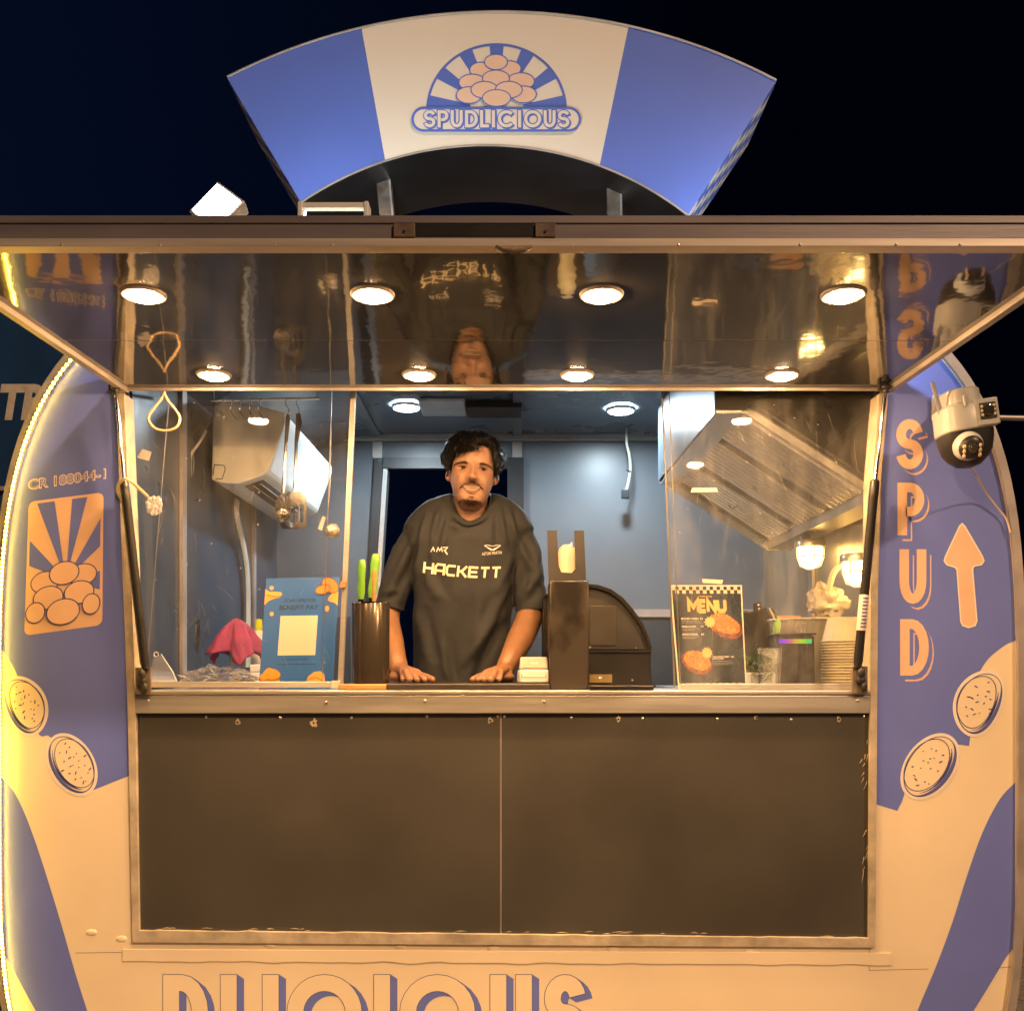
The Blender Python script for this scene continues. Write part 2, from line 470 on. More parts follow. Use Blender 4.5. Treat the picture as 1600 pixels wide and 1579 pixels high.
# door panel leans a little, the left jamb runs down and left as in the photo
dl_b = pt(563, 1100, BY)
slope = (dl_b.x - pt(587, 715, BY).x) / (dl_b.z - pt(587, 715, BY).z)
def door_x(z): return pt(590, 720, BY).x + slope * (z - pt(590, 720, BY).z)
hole = [Vector((door_x(FLOOR + .01), BY, FLOOR + .01)), Vector((DR, BY, FLOOR + .01)), Vector((DR, BY, DT)), Vector((door_x(DT), BY, DT))]
mb = MB(); mb.add(*ring_with_holes(outer, [hole])); mb.build('back_wall', wall_in, trailer)
mb = MB(); zz = pt(0, 957, BY).z
mb.box(DR + .06, XR, BY - .006, BY - .001, FLOOR, zz - .02); mb.build('lower_wall_panel', wall_low, trailer)
mb = MB(); mb.box(XL, door_x(zz) - .08, BY - .006, BY - .001, FLOOR, zz - .02); mb.build('lower_wall_panel', wall_low, trailer)
mb = MB(); mb.box(DR + .05, XR, BY - .014, BY - .001, zz - .02, zz + .015); mb.build('wall_trim', alu_dull, trailer)
# door frame
mb = MB(); mb.hexa([Vector((door_x(FLOOR) - .008, BY - .03, FLOOR)), Vector((door_x(FLOOR) + .03, BY - .03, FLOOR)), Vector((door_x(DT) + .03, BY - .03, DT + .012)), Vector((door_x(DT) - .008, BY - .03, DT + .04))],
   [Vector((door_x(FLOOR) - .008, BY - .001, FLOOR)), Vector((door_x(FLOOR) + .03, BY - .001, FLOOR)), Vector((door_x(DT) + .03, BY - .001, DT + .012)), Vector((door_x(DT) - .008, BY - .001, DT + .04))])
mb.box(DR - .03, DR + .045, BY - .03, BY - .001, FLOOR, DT + .04); mb.box(door_x(DT) + .031, DR - .031, BY - .03, BY - .001, DT - .01, DT + .04)
df = mb.build('door_frame', black_matte, trailer)
mb = MB(); mb.hexa([Vector((door_x(FLOOR) + .031, BY - .026, FLOOR)), Vector((door_x(FLOOR) + .052, BY - .026, FLOOR)), Vector((door_x(DT) + .052, BY - .026, DT - .012)), Vector((door_x(DT) + .031, BY - .026, DT - .012))],
   [Vector((door_x(FLOOR) + .031, BY + .05, FLOOR)), Vector((door_x(FLOOR) + .052, BY + .05, FLOOR)), Vector((door_x(DT) + .052, BY + .05, DT - .012)), Vector((door_x(DT) + .031, BY + .05, DT - .012))])
mb.build('door_jamb', alu, df)
# ceiling / wall aluminium trims
for i, (a, b, wd) in enumerate([((437, 685), (1035, 685), .035)]):
    z = pt(0, 685, BY).z
    mb = MB(); mb.box(XL + .12, pt(1035, 685, BY).x, BY - .035, BY - .002, z - .016, z + .016); mb.build('wall_trim', alu, trailer, bevel=.004)
for px in (590, 808):
    x = pt(px, 700, BY).x
    mb = MB(); mb.box(x - .022, x + .022, BY - .012, BY - .001, DT + .041, pt(0, 685, BY).z - .017); mb.build('wall_trim', alu_dull, trailer)
    mb = MB(); mb.box(x - .02, x + .02, FY + .2, BY - .036, CEIL - .012, CEIL - .002); mb.build('ceiling_trim', wall_in, trailer)
# ceiling hatch and dark tray rail near the door
x0, x1 = pt(655, 630, 3.83).x, pt(727, 630, 3.83).x
mb = MB(); mb.box(x0, x1, 3.76, 3.98, CEIL - .018, CEIL - .003); mb.build('ceiling_vent', material('vent_plastic', (.55, .62, .72), .4), trailer, bevel=.004)
mb = MB(); mb.box(x1 + .005, pt(815, 630, 3.83).x, 3.80, 3.96, CEIL - .03, CEIL - .003); mb.build('ceiling_tray', black_matte, trailer)
# end walls
mb = MB(); mb.quad((XL, FY + .03, FLOOR), (XL, BY, FLOOR), (XL, BY, ceil_z(XL)), (XL, FY + .03, ceil_z(XL))); mb.build('end_wall', wall_dark, trailer)
mb = MB(); mb.quad((XR, FY + .03, FLOOR), (XR, BY, FLOOR), (XR, BY, ceil_z(XR)), (XR, FY + .03, ceil_z(XR))); mb.build('end_wall', warm_wall, trailer)
# inner lining of the front wall above and beside the hatch
mb = MB(); zt = pt(0, 600, FY).z
mb.box(XL, XR, FY + .051, FY + .07, zt + .005, EYE + .94); mb.build('lintel_lining', wall_dark, trailer)
# thin aluminium cover strips on the left end wall and back left corner
for (y, wd) in ((3.10, .02), (3.95, .018)):
    mb = MB(); mb.box(XL + .001, XL + .012, y - wd, y + wd, FLOOR, ceil_z(XL)); mb.build('wall_trim', alu_dull, trailer)
mb = MB(); mb.box(XR - .012, XR - .001, 3.63, 3.68, FLOOR, EYE + .5); mb.build('wall_trim', alu_dull, trailer)

# opening frame
def band(px_out, px_in, y0, y1):
    mb = MB()
    f = [pt(x, y, FY) - dy * y0 for x, y in px_out]; b = [pt(x, y, FY) - dy * y0 for x, y in px_in]
    f2 = [pt(x, y, FY) + dy * y1 for x, y in px_out]; b2 = [pt(x, y, FY) + dy * y1 for x, y in px_in]
    for i in range(len(px_out) - 1):
        mb.hexa([f[i], f[i + 1], b[i + 1], b[i]], [f2[i], f2[i + 1], b2[i + 1], b2[i]])
    return mb
frame = band([(183, 616), (200, 1040), (209, 1470)], [(196, 616), (212, 1040), (219, 1452)], .009, .055).build('opening_frame', sealant, trailer)
band([(1386, 616), (1374, 750), (1370, 930), (1366, 1478)], [(1372, 616), (1361, 750), (1359, 930), (1356, 1464)], .009, .055).build('frame_side', sealant, frame)
bot = [(209 + (1366 - 209) * i / 60, 1470 + 8 * i / 60) for i in range(61)]
boti = [(219 + (1356 - 219) * i / 60, 1452 + 12 * i / 60 + 2.5 * noise.noise(Vector((i * .6, 3, 0)))) for i in range(61)]
band(bot, boti, .0092, .055).build('frame_sill', sealant, frame)
# lower boards
lb = MB(); lb.hexa([pt(217, 1112, FY) + dy * .003, pt(781, 1112, FY) + dy * .003, pt(781.5, 1462, FY) + dy * .003, pt(216, 1458, FY) + dy * .003],
   [pt(217, 1112, FY) + dy * .03, pt(781, 1112, FY) + dy * .03, pt(781.5, 1462, FY) + dy * .03, pt(216, 1458, FY) + dy * .03])
b1 = lb.build('lower_board', board, trailer)
lb = MB(); lb.hexa([pt(784, 1112, FY) + dy * .003, pt(1360, 1112, FY) + dy * .003, pt(1358, 1468, FY) + dy * .003, pt(784, 1462, FY) + dy * .003],
   [pt(784, 1112, FY) + dy * .03, pt(1360, 1112, FY) + dy * .03, pt(1358, 1468, FY) + dy * .03, pt(784, 1462, FY) + dy * .03])
b2 = lb.build('lower_board', board, trailer)
mb = MB(); mb.quad(pt(212, 1100, FY) + dy * .045, pt(1365, 1100, FY) + dy * .045, pt(1362, 1472, FY) + dy * .045, pt(210, 1470, FY) + dy * .045)
mb.build('board_backing', sealant, trailer)
mb = MB(); mb.hexa([pt(781.6, 1113, FY) + dy * .0032, pt(783.4, 1113, FY) + dy * .0032, pt(783.4, 1458, FY) + dy * .0032, pt(781.6, 1458, FY) + dy * .0032], [pt(x, y, FY) + dy * .02 for x, y in ((781.6, 1113), (783.4, 1113), (783.4, 1458), (781.6, 1458))]); mb.build('board_joint', alu_dull, trailer)
# counter top and its steel fascia
CZ = EYE - .050
mb = MB(); mb.box(pt(213, 0, FY).x, pt(1358, 0, FY).x, FY - .010, 3.02, CZ - .012, CZ)
counter = mb.build('counter_top', steel, trailer, bevel=.003)
mb = MB(); mb.box(pt(213, 0, FY).x, pt(1358, 0, FY).x, FY - .008, FY + .001, pt(0, 1114, FY - .008).z, CZ - .0135)
fascia = mb.build('counter_fascia', steel, trailer, bevel=.002)
def screw(px, py, Y, parent, r=.0042, name='screw', m=screw_m):
    c = pt(px, py, Y); mb = MB(); mb.lathe(c, [(r, 0), (r, -.0015), (r * .6, -.003), (0, -.0032)], 10, 'Y'); return mb.build(name, m, parent, smooth=True)
for px, py in ((232, 1095), (510, 1097), (664, 1095), (850, 1096), (1340, 1094)): screw(px, py, FY - .0082, fascia)
for px, py in ((322, 1120), (438, 1121), (549, 1121), (667, 1119), (778, 1119)): screw(px, py, FY + .0029, b1)
for px, py in ((788, 1119), (893, 1121), (1004, 1122), (1121, 1123), (1236, 1124), (1349, 1119)): screw(px, py, FY + .0029, b2)
# old screw holes with torn sealant
def scar(px, py, r, parent, seed):
    rnd = random.Random(seed); pts = []
    for i in range(13):
        t = 2 * math.pi * i / 13; q = r * (.55 + .8 * rnd.random()); pts.append((px + q * .75 * math.cos(t), py + q * math.sin(t)))
    mb = MB(); mb.prism([pt(x, y, FY) + dy * .0010 for x, y in pts], [pt(x, y, FY) + dy * .0040 for x, y in pts]); s1 = mb.build('sealant_scar', sealant, parent)
    mb = MB(); mb.lathe(pt(px, py, FY + .0009), [(.003, 0), (.003, -.001)], 8, 'Y'); mb.build('screw_hole', black, s1)
for i, (px, py, r, p) in enumerate(((371, 1128, 5, b1), (490, 1129, 7, b1), (766, 1125, 5, b1), (966, 1123, 5, b2), (1182, 1121, 4, b2), (1311, 1123, 4, b2))): scar(px, py, r, p, i)
# torn sealant streaks along the right edge of the board
mb = MB()
for i in range(15):
    y = random.choice([random.uniform(1150, 1260), random.uniform(1310, 1360), random.uniform(1120, 1440)]); x = 1357 - random.random() ** 2 * 14; L = random.uniform(5, 22)
    a, b = pt(x, y, FY) + dy * .0025, pt(x - random.uniform(1, 7), y + L, FY) + dy * .0025
    mb.tube([a, (a + b) / 2 + Vector((.001, 0, 0)), b], [.0010, .0008, .0003], 5)
for i in range(26):
    x = random.choice([random.uniform(225, 480), random.uniform(780, 1150), random.uniform(225, 1340)]); y = 1452 + (x - 219) / 1137 * 12 - random.uniform(0, 4)
    a = pt(x, y, FY) + dy * .0025; b = a + Vector((random.uniform(.01, .04), 0, random.uniform(-.002, .003)))
    mb.tube([a, (a + b) / 2 + Vector((0, 0, .0015)), b], [.0003, .0011, .0003], 5)
tag(mb.build('sealant_streaks', sealant, trailer), kind='stuff')
# ledge under the boards (wrapped batten) with bolt bumps
top = [(192 + 1200 * i / 80, 1482 + 6 * i / 80) for i in range(81)]
botl = [(192 + 1200 * i / 80, 1500 + 6 * i / 80 + 3 * noise.noise(Vector((i * .35, 9, 0)))) for i in range(81)]
mb = MB(); off = Vector((0, -.0035, 0))
T = [pt(x, y, FY) for x, y in top]; Bm = [pt(x, y, FY) for x, y in botl]
mb.strip(T, [p + off for p in T]); mb.strip([p + off for p in T], [p + off * .9 for p in Bm]); mb.strip([p + off * .9 for p in Bm], [p + Vector((0, 0, -.004)) for p in Bm])
mb.build('wrapped_ledge', cream, trailer)
for px, py in ((422, 1476), (626, 1478), (770, 1481), (957, 1483), (1170, 1487), (190, 1466), (1378, 1494), (1180, 1490), (143, 1456)):
    mb = MB(); mb.ellipsoid(pt(px, py, FY), .016, .0032, .009, 12, 8); mb.build('bolt_bump', cream, trailer, smooth=True)
# seams in the vinyl
mb = MB()
for pts in ([(118, 1488), (190, 1487)], [(1358, 1515), (1450, 1513)], [(1555, 1512), (1592, 1508)], [(1358, 1480), (1358, 1516)]):
    stroke(mb, pts, .7, front, 1)
mb.build('vinyl_seam', ink, trailer)

# ---- wrap graphics on the pillars
def blue_left():
    ys = [560 + i * 15 for i in range(31)]
    p = [(edge_x(y, -1, 13), y) for y in ys if y < 1010]
    p += [tuple(q) for q in smoothpath([(-4, 1005), (14, 1030), (30, 1062), (45, 1110), (62, 1148), (80, 1152), (110, 1205), (140, 1236)], 4)]
    p += [(203, 1211), (197, 1040), (181, 616), (181, 560)]
    return p
def blue_right():
    p = [(1388, 560), (1388, 616), (1377, 750), (1372, 930), (1369, 1256), (1402, 1266), (1410, 1250), (1425, 1200), (1480, 1160), (1514, 1165), (1516, 1150), (1522, 1075)]
    p += [tuple(q) for q in smoothpath([(1530, 1050), (1545, 1028), (1570, 1008), (1587, 1000)], 5)]
    p += [(edge_x(y, 1, 13), y) for y in range(990, 555, -14)]
    return p
mb = MB(); fill(mb, blue_left(), front, 1); gl_ = mb.build('blue_graphic', blue, trailer)
mb = MB(); fill(mb, blue_right(), front, 1); gr_ = mb.build('blue_graphic', blue, trailer)
p = [tuple(q) for q in smoothpath([(-6, 1208), (14, 1226), (32, 1255), (52, 1305), (72, 1365), (95, 1440), (118, 1520), (140, 1590), (160, 1660)], 5)]
p += [tuple(q) for q in smoothpath([(110, 1665), (60, 1585), (28, 1528), (0, 1476), (-5, 1462)], 5)]
p += [(edge_x(y, -1, 13), y) for y in range(1440, 1215, -20)]
mb = MB(); fill(mb, p, front, 1); mb.build('blue_graphic', blue, trailer)
p = [tuple(q) for q in smoothpath([(1586, 1222), (1562, 1248), (1535, 1300), (1510, 1370), (1488, 1440), (1462, 1510), (1432, 1582), (1405, 1660)], 5)]
p += [tuple(q) for q in smoothpath([(1465, 1668), (1517, 1585), (1548, 1535), (1572, 1495), (1586, 1478)], 5)]
mb = MB(); fill(mb, p, front, 1); mb.build('blue_graphic', blue, trailer)

shade_m = material('shade_blue_ink', (.10, .125, .40), .45, var=.04)
def potato_print(cx, cy, rx, ry, rot, mirror, seed, bean=0.0):
    rnd = random.Random(seed)
    def shape(s, sx=0, sy=0):
        out = []
        for x, y in ell(0, 0, 1, 1, 0, 40):
            if bean: x += bean * (1 - y * y) * (1 if mirror < 0 else -1)
            X, Yq = x * (rx + s), y * (ry + s)
            c, q = math.cos(R(rot)), math.sin(R(rot))
            out.append((cx + sx + X * c - Yq * q, cy + sy + X * q + Yq * c))
        return out
    mb = MB(); fill(mb, shape(5), front, 2); o = mb.build('potato_graphic', cream_hi, trailer)
    mb = MB(); fill(mb, shape(0), front, 3); mb.build('potato_rim', ink, o)
    mb = MB(); fill(mb, shape(-1.4), front, 4); mb.build('peel', cream, o)
    P = shape(-1.4); Q = [(cx + (x - cx) * .88 - mirror * rx * .13, cy + (y - cy) * .88 - ry * .04) for x, y in P]
    mb = MB(); N_ = len(P); hid = []
    for i in range(N_):
        dx_, dy_ = P[i][0] - cx, P[i][1] - cy
        if mirror * dx_ + .75 * dy_ > .15 * rx: hid.append(i)
    runs = [i for i in hid if (i - 1) % N_ not in hid]
    seq = []; i = runs[0]
    while i % N_ in hid and len(seq) < N_: seq.append(i % N_); i += 1
    tt_ = [math.sin(math.pi * q / max(1, len(seq) - 1)) for q in range(len(seq))]
    A_ = [P[q] for q in seq]; B_ = [(P[q][0] + (Q[q][0] - P[q][0]) * .55 * tt_[n_], P[q][1] + (Q[q][1] - P[q][1]) * .55 * tt_[n_]) for n_, q in enumerate(seq)]
    mb.strip([front(*p, 5) for p in A_], [front(*p, 5) for p in B_])
    for h_ in range(7):
        f_ = .62 + .055 * h_; a_ = seq[2 + h_ // 2: len(seq) - 2 - h_]
        if len(a_) > 2: stroke(mb, [(P[q][0] + (Q[q][0] - P[q][0]) * f_, P[q][1] + (Q[q][1] - P[q][1]) * f_) for q in a_], .7, front, 5)
    mb.build('shaded_skin', shade_m, o)
    mb = MB()
    # cut face edge
    stroke(mb, [(x - mirror * rx * .16, y - ry * .05) for x, y in [(cx + (q[0] - cx) * .86, cy + (q[1] - cy) * .86) for q in shape(0)]], 1.1, front, 6, True)
    cr_, sr_ = math.cos(R(rot)), math.sin(R(rot))
    for gi in range(-2, 3):
        for gj in range(-3, 4):
            a_ = (gi + rnd.uniform(-.32, .32) + (.5 if gj % 2 else 0)) * .30; b_ = (gj + rnd.uniform(-.3, .3)) * .24
            if a_ * a_ + b_ * b_ > .52 or rnd.random() < .12: continue
            X, Yq = a_ * rx, b_ * ry
            x, y = cx - mirror * rx * .13 + X * cr_ - Yq * sr_, cy - ry * .05 + X * sr_ + Yq * cr_
            L_ = rnd.choice((1.2, 1.6, 2.2, 3.4)); fill(mb, ell(x, y, L_, rnd.uniform(.8, 1.15), rot + rnd.uniform(-70, 20), 8), front, 6)
    mb.build('ink_drawing', ink, o)
potato_print(36, 1103, 29, 44, -22, -1, 1, .14)
potato_print(112, 1194, 31, 48, -30, -1, 2)
potato_print(1533, 1099, 33, 49, 22, 1, 3, .14)
potato_print(1453, 1197, 34, 53, 36, 1, 4)

# SPUD lettering on the right pillar
for ch, x0, y0, x1, y1 in (('S', 1400, 655, 1442, 733), ('P', 1402, 754, 1444, 836), ('U', 1405, 858, 1447, 943), ('D', 1406, 967, 1451, 1055)):
    mb = MB()
    glyph(mb, ch, x0, y0, x1, y1, 15, front, 2, 0, 8, 9)
    lo = mb.build('letter', tan, trailer)
    mb = MB()
    for q in (1, 2.2, 3.4, 4.6, 5.6): glyph(mb, ch, x0, y0, x1, y1, 15, front, 2.4 + q * .08, .6, q, q * 1.05)
    mb.build('letter_outline', blue, lo)
    mb = MB(); glyph(mb, ch, x0, y0, x1, y1, 15, front, 4); mb.build('letter_face', tan, lo)
# arrow
ar = [(1503, 818), (1507, 822), (1534, 868), (1537, 876), (1533, 882), (1522, 884), (1519, 888), (1526, 970), (1523, 977), (1513, 980), (1504, 977), (1501, 971), (1495, 890), (1492, 886), (1479, 882), (1475, 876), (1477, 869), (1499, 822)]
mb = MB(); fill(mb, ar, front, 3); arrow = mb.build('arrow_graphic', tan, trailer)
mb = MB(); stroke(mb, ar, 2.2, front, 4, True); mb.build('arrow_outline', cream_hi, arrow)

# registration number and picture card on the left pillar
def tilt(px0, py0, slope_):
    return lambda x, y, k=0: front(x, y + (x - px0) * slope_, k)
tl = tilt(45, 0, -.147)
mb = MB(); text(mb, 'CR 188044-1', 44, 749, 166, 766, tl, 2, .045); cr = mb.build('registration_number', cream, trailer)
mb = MB(); text(mb, 'CR 188044-1', 46, 751, 164, 764, tl, 3, -.008); tag(mb.build('number_inner', blue, cr), kind='stuff')
def card_pt(u, v):   # u,v in 0..1 on the slanted card
    return (45 - 7 * v + u * (117 + 5 * v), 784 + v * 209 - u * (15 + 2 * v))
card_m = lambda u, v, k=0: front(*card_pt(u, v), k)
rr = [(x / 120, y / 210) for x, y in rrect(0, 0, 120, 210, 10)]
mb = MB(); fill(mb, rr, card_m, 2); card = mb.build('picture_card', tan, trailer)
mb = MB()
cxr, cyr = .52, .62
def clipray(t):
    dx_, dy_ = math.cos(t), math.sin(t); k = 9
    for lim, dd, c in ((.965, dx_, cxr), (.035, dx_, cxr), (.98, dy_, cyr), (.02, dy_, cyr)):
        if abs(dd) > 1e-6:
            q = (lim - c) / dd
            if q > 0: k = min(k, q)
    return (cxr + dx_ * k, cyr + dy_ * k)
for a in range(-5, 190, 40):
    t0, t1 = R(-a - 9), R(-a + 9)
    fill(mb, [(cxr, cyr), clipray(t0), clipray(t1)], card_m, 3)
mb.build('sun_rays', blue, card)
def potato_heap(parent, m, spots, k0, fillm, linem, lw):
    for i, (x, y, a, b, rt) in enumerate(spots):
        mb = MB(); fill(mb, ell(x, y, a, b, rt, 26), m, k0 + .9 * i); o = mb.build('potato_outline', linem, parent)
        mb = MB(); fill(mb, ell(x, y, a - lw[0], b - lw[1], rt, 26), m, k0 + .9 * i + .45); mb.build('potato_fill', fillm, o)
potato_heap(card, card_m, [(.25, .62, .19, .085, 0), (.74, .60, .19, .085, 0), (.5, .57, .2, .09, 0), (.3, .74, .2, .09, 0), (.7, .73, .2, .09, 0), (.14, .84, .13, .08, 0), (.86, .83, .12, .08, 0), (.5, .86, .22, .10, 0)], 4, tan, ink, (.014, .008))

# big lettering along the bottom
for ch, x0, x1 in (('D', 254, 326), ('L', 344, 398), ('I', 409, 437), ('G', 448, 566), ('I', 583, 611), ('O', 624, 743), ('U', 765, 832), ('S', 850, 916)):
    y0, y1 = 1521, 1640
    wd = 27
    mb = MB()
    for q in range(1, 8): glyph(mb, ch, x0, y0, x1, y1, wd, front, 1 + q * .05, 0, (8 - q) * 1.5, (8 - q) * 1.0)
    lo = mb.build('bottom_letter', blue, trailer)
    mb = MB(); glyph(mb, ch, x0, y0, x1, y1, wd, front, 2, 0); mb.build('letter_outline', ink, lo)
    mb = MB(); glyph(mb, ch, x0, y0, x1, y1, wd, front, 3, -1.8); mb.build('letter_face', cream, lo)

# LED strip along the left edge
led_m = emitter('warm_led', (1, .56, .04), 100)
mb = MB(); path = []
py = 556.0
while py < 1640:
    path.append((edge_x(py, -1, 8), py)); py += 7.0
for x, y in path:
    c = pt(x, y, FY - .0175); mb.ellipsoid(c, .0042, .0035, .0042, 6, 4)
mb_strip = MB(); mb_strip.tube([pt(x, y, FY - .0135) for x, y in path[::3]], .0045, 6)
ls = mb_strip.build('light_strip', white_dirty, trailer)
tag(mb.build('light_beads', led_m, ls), kind='stuff')

# ------------------------------------------------------------------ windows (clear sheets) of the trailer
acryl = clear_plastic('scratched_acrylic', .005, .045, scale=4.5)
acryl_r = clear_plastic('smeared_acrylic', .022, .17, scale=5.5)
edge_m = material('acrylic_edge', (.13, .13, .12), .4, var=.05)
WY = FY + .075
def pane(name, tlp, trp, brp, blp, Y, m, parent):
    f = [pt(*p, Y) for p in (tlp, trp, brp, blp)]; mb = MB(); mb.quad(*f); return mb.build(name, m, parent)
def bar(pa, pb, wpx, Y, dep, m, name, parent):
    (x0, y0), (x1, y1) = pa, pb; h = wpx / 2
    if abs(y1 - y0) > abs(x1 - x0): q = [(x0 - h, y0), (x0 + h, y0), (x1 + h, y1), (x1 - h, y1)]
    else: q = [(x0, y0 - h), (x1, y1 - h), (x1, y1 + h), (x0, y0 + h)]
    mb = MB(); mb.hexa([pt(*p, Y) - dy * dep for p in q], [pt(*p, Y) + dy * dep for p in q]); return mb.build(name, m, parent, bevel=.0012)
win = pane('window', (199, 604), (549, 604), (531, 1068), (213, 1068), WY, acryl, trailer)
bar((553, 600), (532, 1073), 8, WY, .008, alu, 'window_frame', win)
bar((230, 1069), (527, 1069), 9, WY, .008, steel, 'window_rail', win)
bar((266, 604), (228, 1060), .8, WY + .004, .003, edge_m, 'sheet_edge', win)
bar((519, 604), (503, 1066), .9, WY + .004, .003, edge_m, 'sheet_edge', win)
bar((537, 908), (535, 918), 9, WY - .012, .006, wood, 'latch', win)
bar((525, 1063), (524, 1075), 13, WY - .016, .006, white_dirty, 'foot_block', win)
win2 = pane('window', (1034, 604), (1370, 604), (1358, 1068), (1055, 1068), WY, acryl_r, trailer)
bar((1034, 604), (1054, 1073), 2.6, WY, .004, edge_m, 'sheet_edge', win2)
bar((1045, 604), (1063, 1068), 1.6, WY + .006, .003, edge_m, 'sheet_edge', win2)
bar((1066, 1072), (1350, 1072), 9, WY, .008, steel, 'window_rail', win2)
bar((205, 604), (220, 1073), 4, WY, .006, wall_dark, 'window_frame', win)
bar((1368, 604), (1357, 1073), 4, WY, .006, alu_dull, 'window_frame', win2)
# smears wiped over the right sheet: fine scratches
mb = MB(); wm = plane_map(WY - .0015)
for i in range(46):
    x, y = random.uniform(1070, 1345), random.uniform(640, 1000); a = random.gauss(1.45, .22); L = random.uniform(12, 60)
    b_ = random.uniform(-.15, .15)
    stroke(mb, [(x + L * t * math.cos(a + b_ * t), y + L * t * math.sin(a + b_ * t)) for t in (0, .25, .5, .75, 1)], random.uniform(.12, .30), wm)
for i in range(36):
    x, y = random.uniform(235, 525), random.uniform(640, 1040); a = random.gauss(1.5, .5); L = random.uniform(6, 40)
    stroke(mb, [(x, y), (x + L * .5 * math.cos(a), y + L * .5 * math.sin(a)), (x + L * math.cos(a + .1), y + L * math.sin(a + .1))], random.uniform(.12, .28), wm)
tag(mb.build('scratches', material('scratch_white', (.30, .30, .28), .5), win2), kind='stuff')
pale_strip_m = material('buff_matte', (.78, .68, .48), .6, var=.06, bump=.2)
for q in ([(1082, 762), (1119, 762), (1122, 768), (1079, 769)], [(1097, 904), (1130, 906), (1128, 912), (1098, 910)]):
    mb = MB(); mb.quad(*[pt(*p, WY + .003) for p in q]); mb.build('pale_strip', pale_strip_m, win2)  # two pale strips set just behind the right sheet
for q in ([(222, 701), (237, 706), (233, 720), (214, 715)],):
    mb = MB(); mb.quad(*[pt(*p, WY + .003) for p in q]); mb.build('price_sticker', material('sticker_grey', (.30, .30, .30), .5), win)

# ------------------------------------------------------------------ awning (raised hatch door)
AY0, AY1 = 1.668, FY - .012
def az(y): return EYE + .769 - .0225 * (FY - y)
axl, axr = -1.067, 1.040
awning = thing('awning', 'raised serving hatch door with glossy black underside held open above the counter', 'awning', (0, FY, az(FY)))
def slab(x0, x1, y0, y1, d0, d1):
    mb = MB(); z0a, z0b = az(y0), az(y1)
    mb.hexa([Vector((x0, y0, z0a + d0)), Vector((x1, y0, z0a + d0)), Vector((x1, y0, z0a + d1)), Vector((x0, y0, z0a + d1))],
            [Vector((x0, y1, z0b + d0)), Vector((x1, y1, z0b + d0)), Vector((x1, y1, z0b + d1)), Vector((x0, y1, z0b + d1))]); return mb
ym = 2.19
for y0, y1 in ((AY0 + .012, ym - .002), (ym + .002, AY1)):
    mb = MB(); n_ = 1
    slab(axl + .012, axr - .012, y0, y1, .012, .016).build('underside_panel', gloss_black, awning)
slab(axl + .012, axr - .012, AY0 + .012, AY1, .0165, .052).build('door_core', under_black, awning)
slab(axl - .01, axr + .01, AY0 + .005, AY1, .0525, .056).build('top_skin', cream, awning)
slab(axl + .013, axr - .013, ym - .0015, ym + .0015, .0125, .0165).build('panel_joint', alu_dull, awning)
for x0, x1 in ((axl - .008, axl + .0115), (axr - .0115, axr + .008)):
    slab(x0, x1, AY0, AY1, .0, .0522).build('side_rail', alu_dull, awning, bevel=.002)
slab(axl + .0118, axr - .0118, AY1 - .008, AY1 - .001, .004, .0115).build('hinge_rail', alu_dull, awning)
# front lip
lipm = material('lip_aluminium', (.21, .19, .205), .45, .35, var=.14, scale=5, stretch=(.4, 1, 6), bump=.1, bscale=40)
zl = lambda py: pt(0, py, AY0).z
mb = MB(); mb.box(axl - .012, axr + .012, AY0 - .006, AY0 - .0005, zl(376), zl(352.5)); lip = mb.build('front_lip', lipm, awning, bevel=.001)
mb = MB(); mb.box(axl - .012, axr + .012, AY0 - .0085, AY0 - .0005, zl(352), zl(340)); mb.build('lip_cap', lipm, lip, bevel=.001)
mb = MB(); mb.box(axl - .012, axr + .012, AY0 - .0105, AY0 + .018, zl(389), zl(376.3)); mb.build('lip_flange', material('flange_aluminium', (.60, .54, .47), .42, .4, var=.12, scale=6, stretch=(.4, 1, 6)), lip, bevel=.001)
lp = lambda px, py, k=0: pt(px, py, AY0 - .0065) + Vector((0, -.0012 * k, 0))
mb = MB(); mb.box(lp(650, 0).x, lp(835, 0).x, AY0 - .0075, AY0 - .0062, zl(372), zl(353)); mb.build('handle_recess', black, lip)
for a, b in ((615, 649), (836, 868)):
    mb = MB(); mb.box(lp(a, 0).x, lp(b, 0).x, AY0 - .012, AY0 - .0062, zl(375), zl(353)); pl = mb.build('handle_plate', rust, lip, bevel=.0015)
    mb = MB(); mb.lathe(lp((a + b) / 2, 364) - dy * .0055, [(.0022, 0), (.0022, -.002)], 8, 'Y'); mb.build('keyhole', black, pl)
for a, b, yy in ((775, 830, 388), ):
    mb = MB(); mb.tube([pt(a, yy - 2, AY0 - .008), pt(a + 10, yy + 3, AY0 - .012), pt((a + b) / 2, yy + 5, AY0 - .013), pt(b - 10, yy + 3, AY0 - .012), pt(b, yy - 2, AY0 - .008)], .004, 8); mb.build('pull_loop', rust, lip)
for px in (96, 250, 430, 520, 895, 1060, 1250, 1400, 1500):
    mb = MB(); mb.lathe(pt(px, 383 + random.uniform(-1, 1), AY0 - .0106), [(.0024, 0), (.0018, -.0015), (0, -.002)], 8, 'Y'); mb.build('screw', screw_m, lip)
# side rail screws, top edge rivets
mb = MB()
for i in range(44):
    x = axl + (axr - axl) * (.18 + .8 * i / 44); mb.ellipsoid((x, AY0 + .02, az(AY0) + .0575), .004, .004, .0025, 8, 4)
tag(mb.build('rivets', screw_m, awning), kind='stuff')
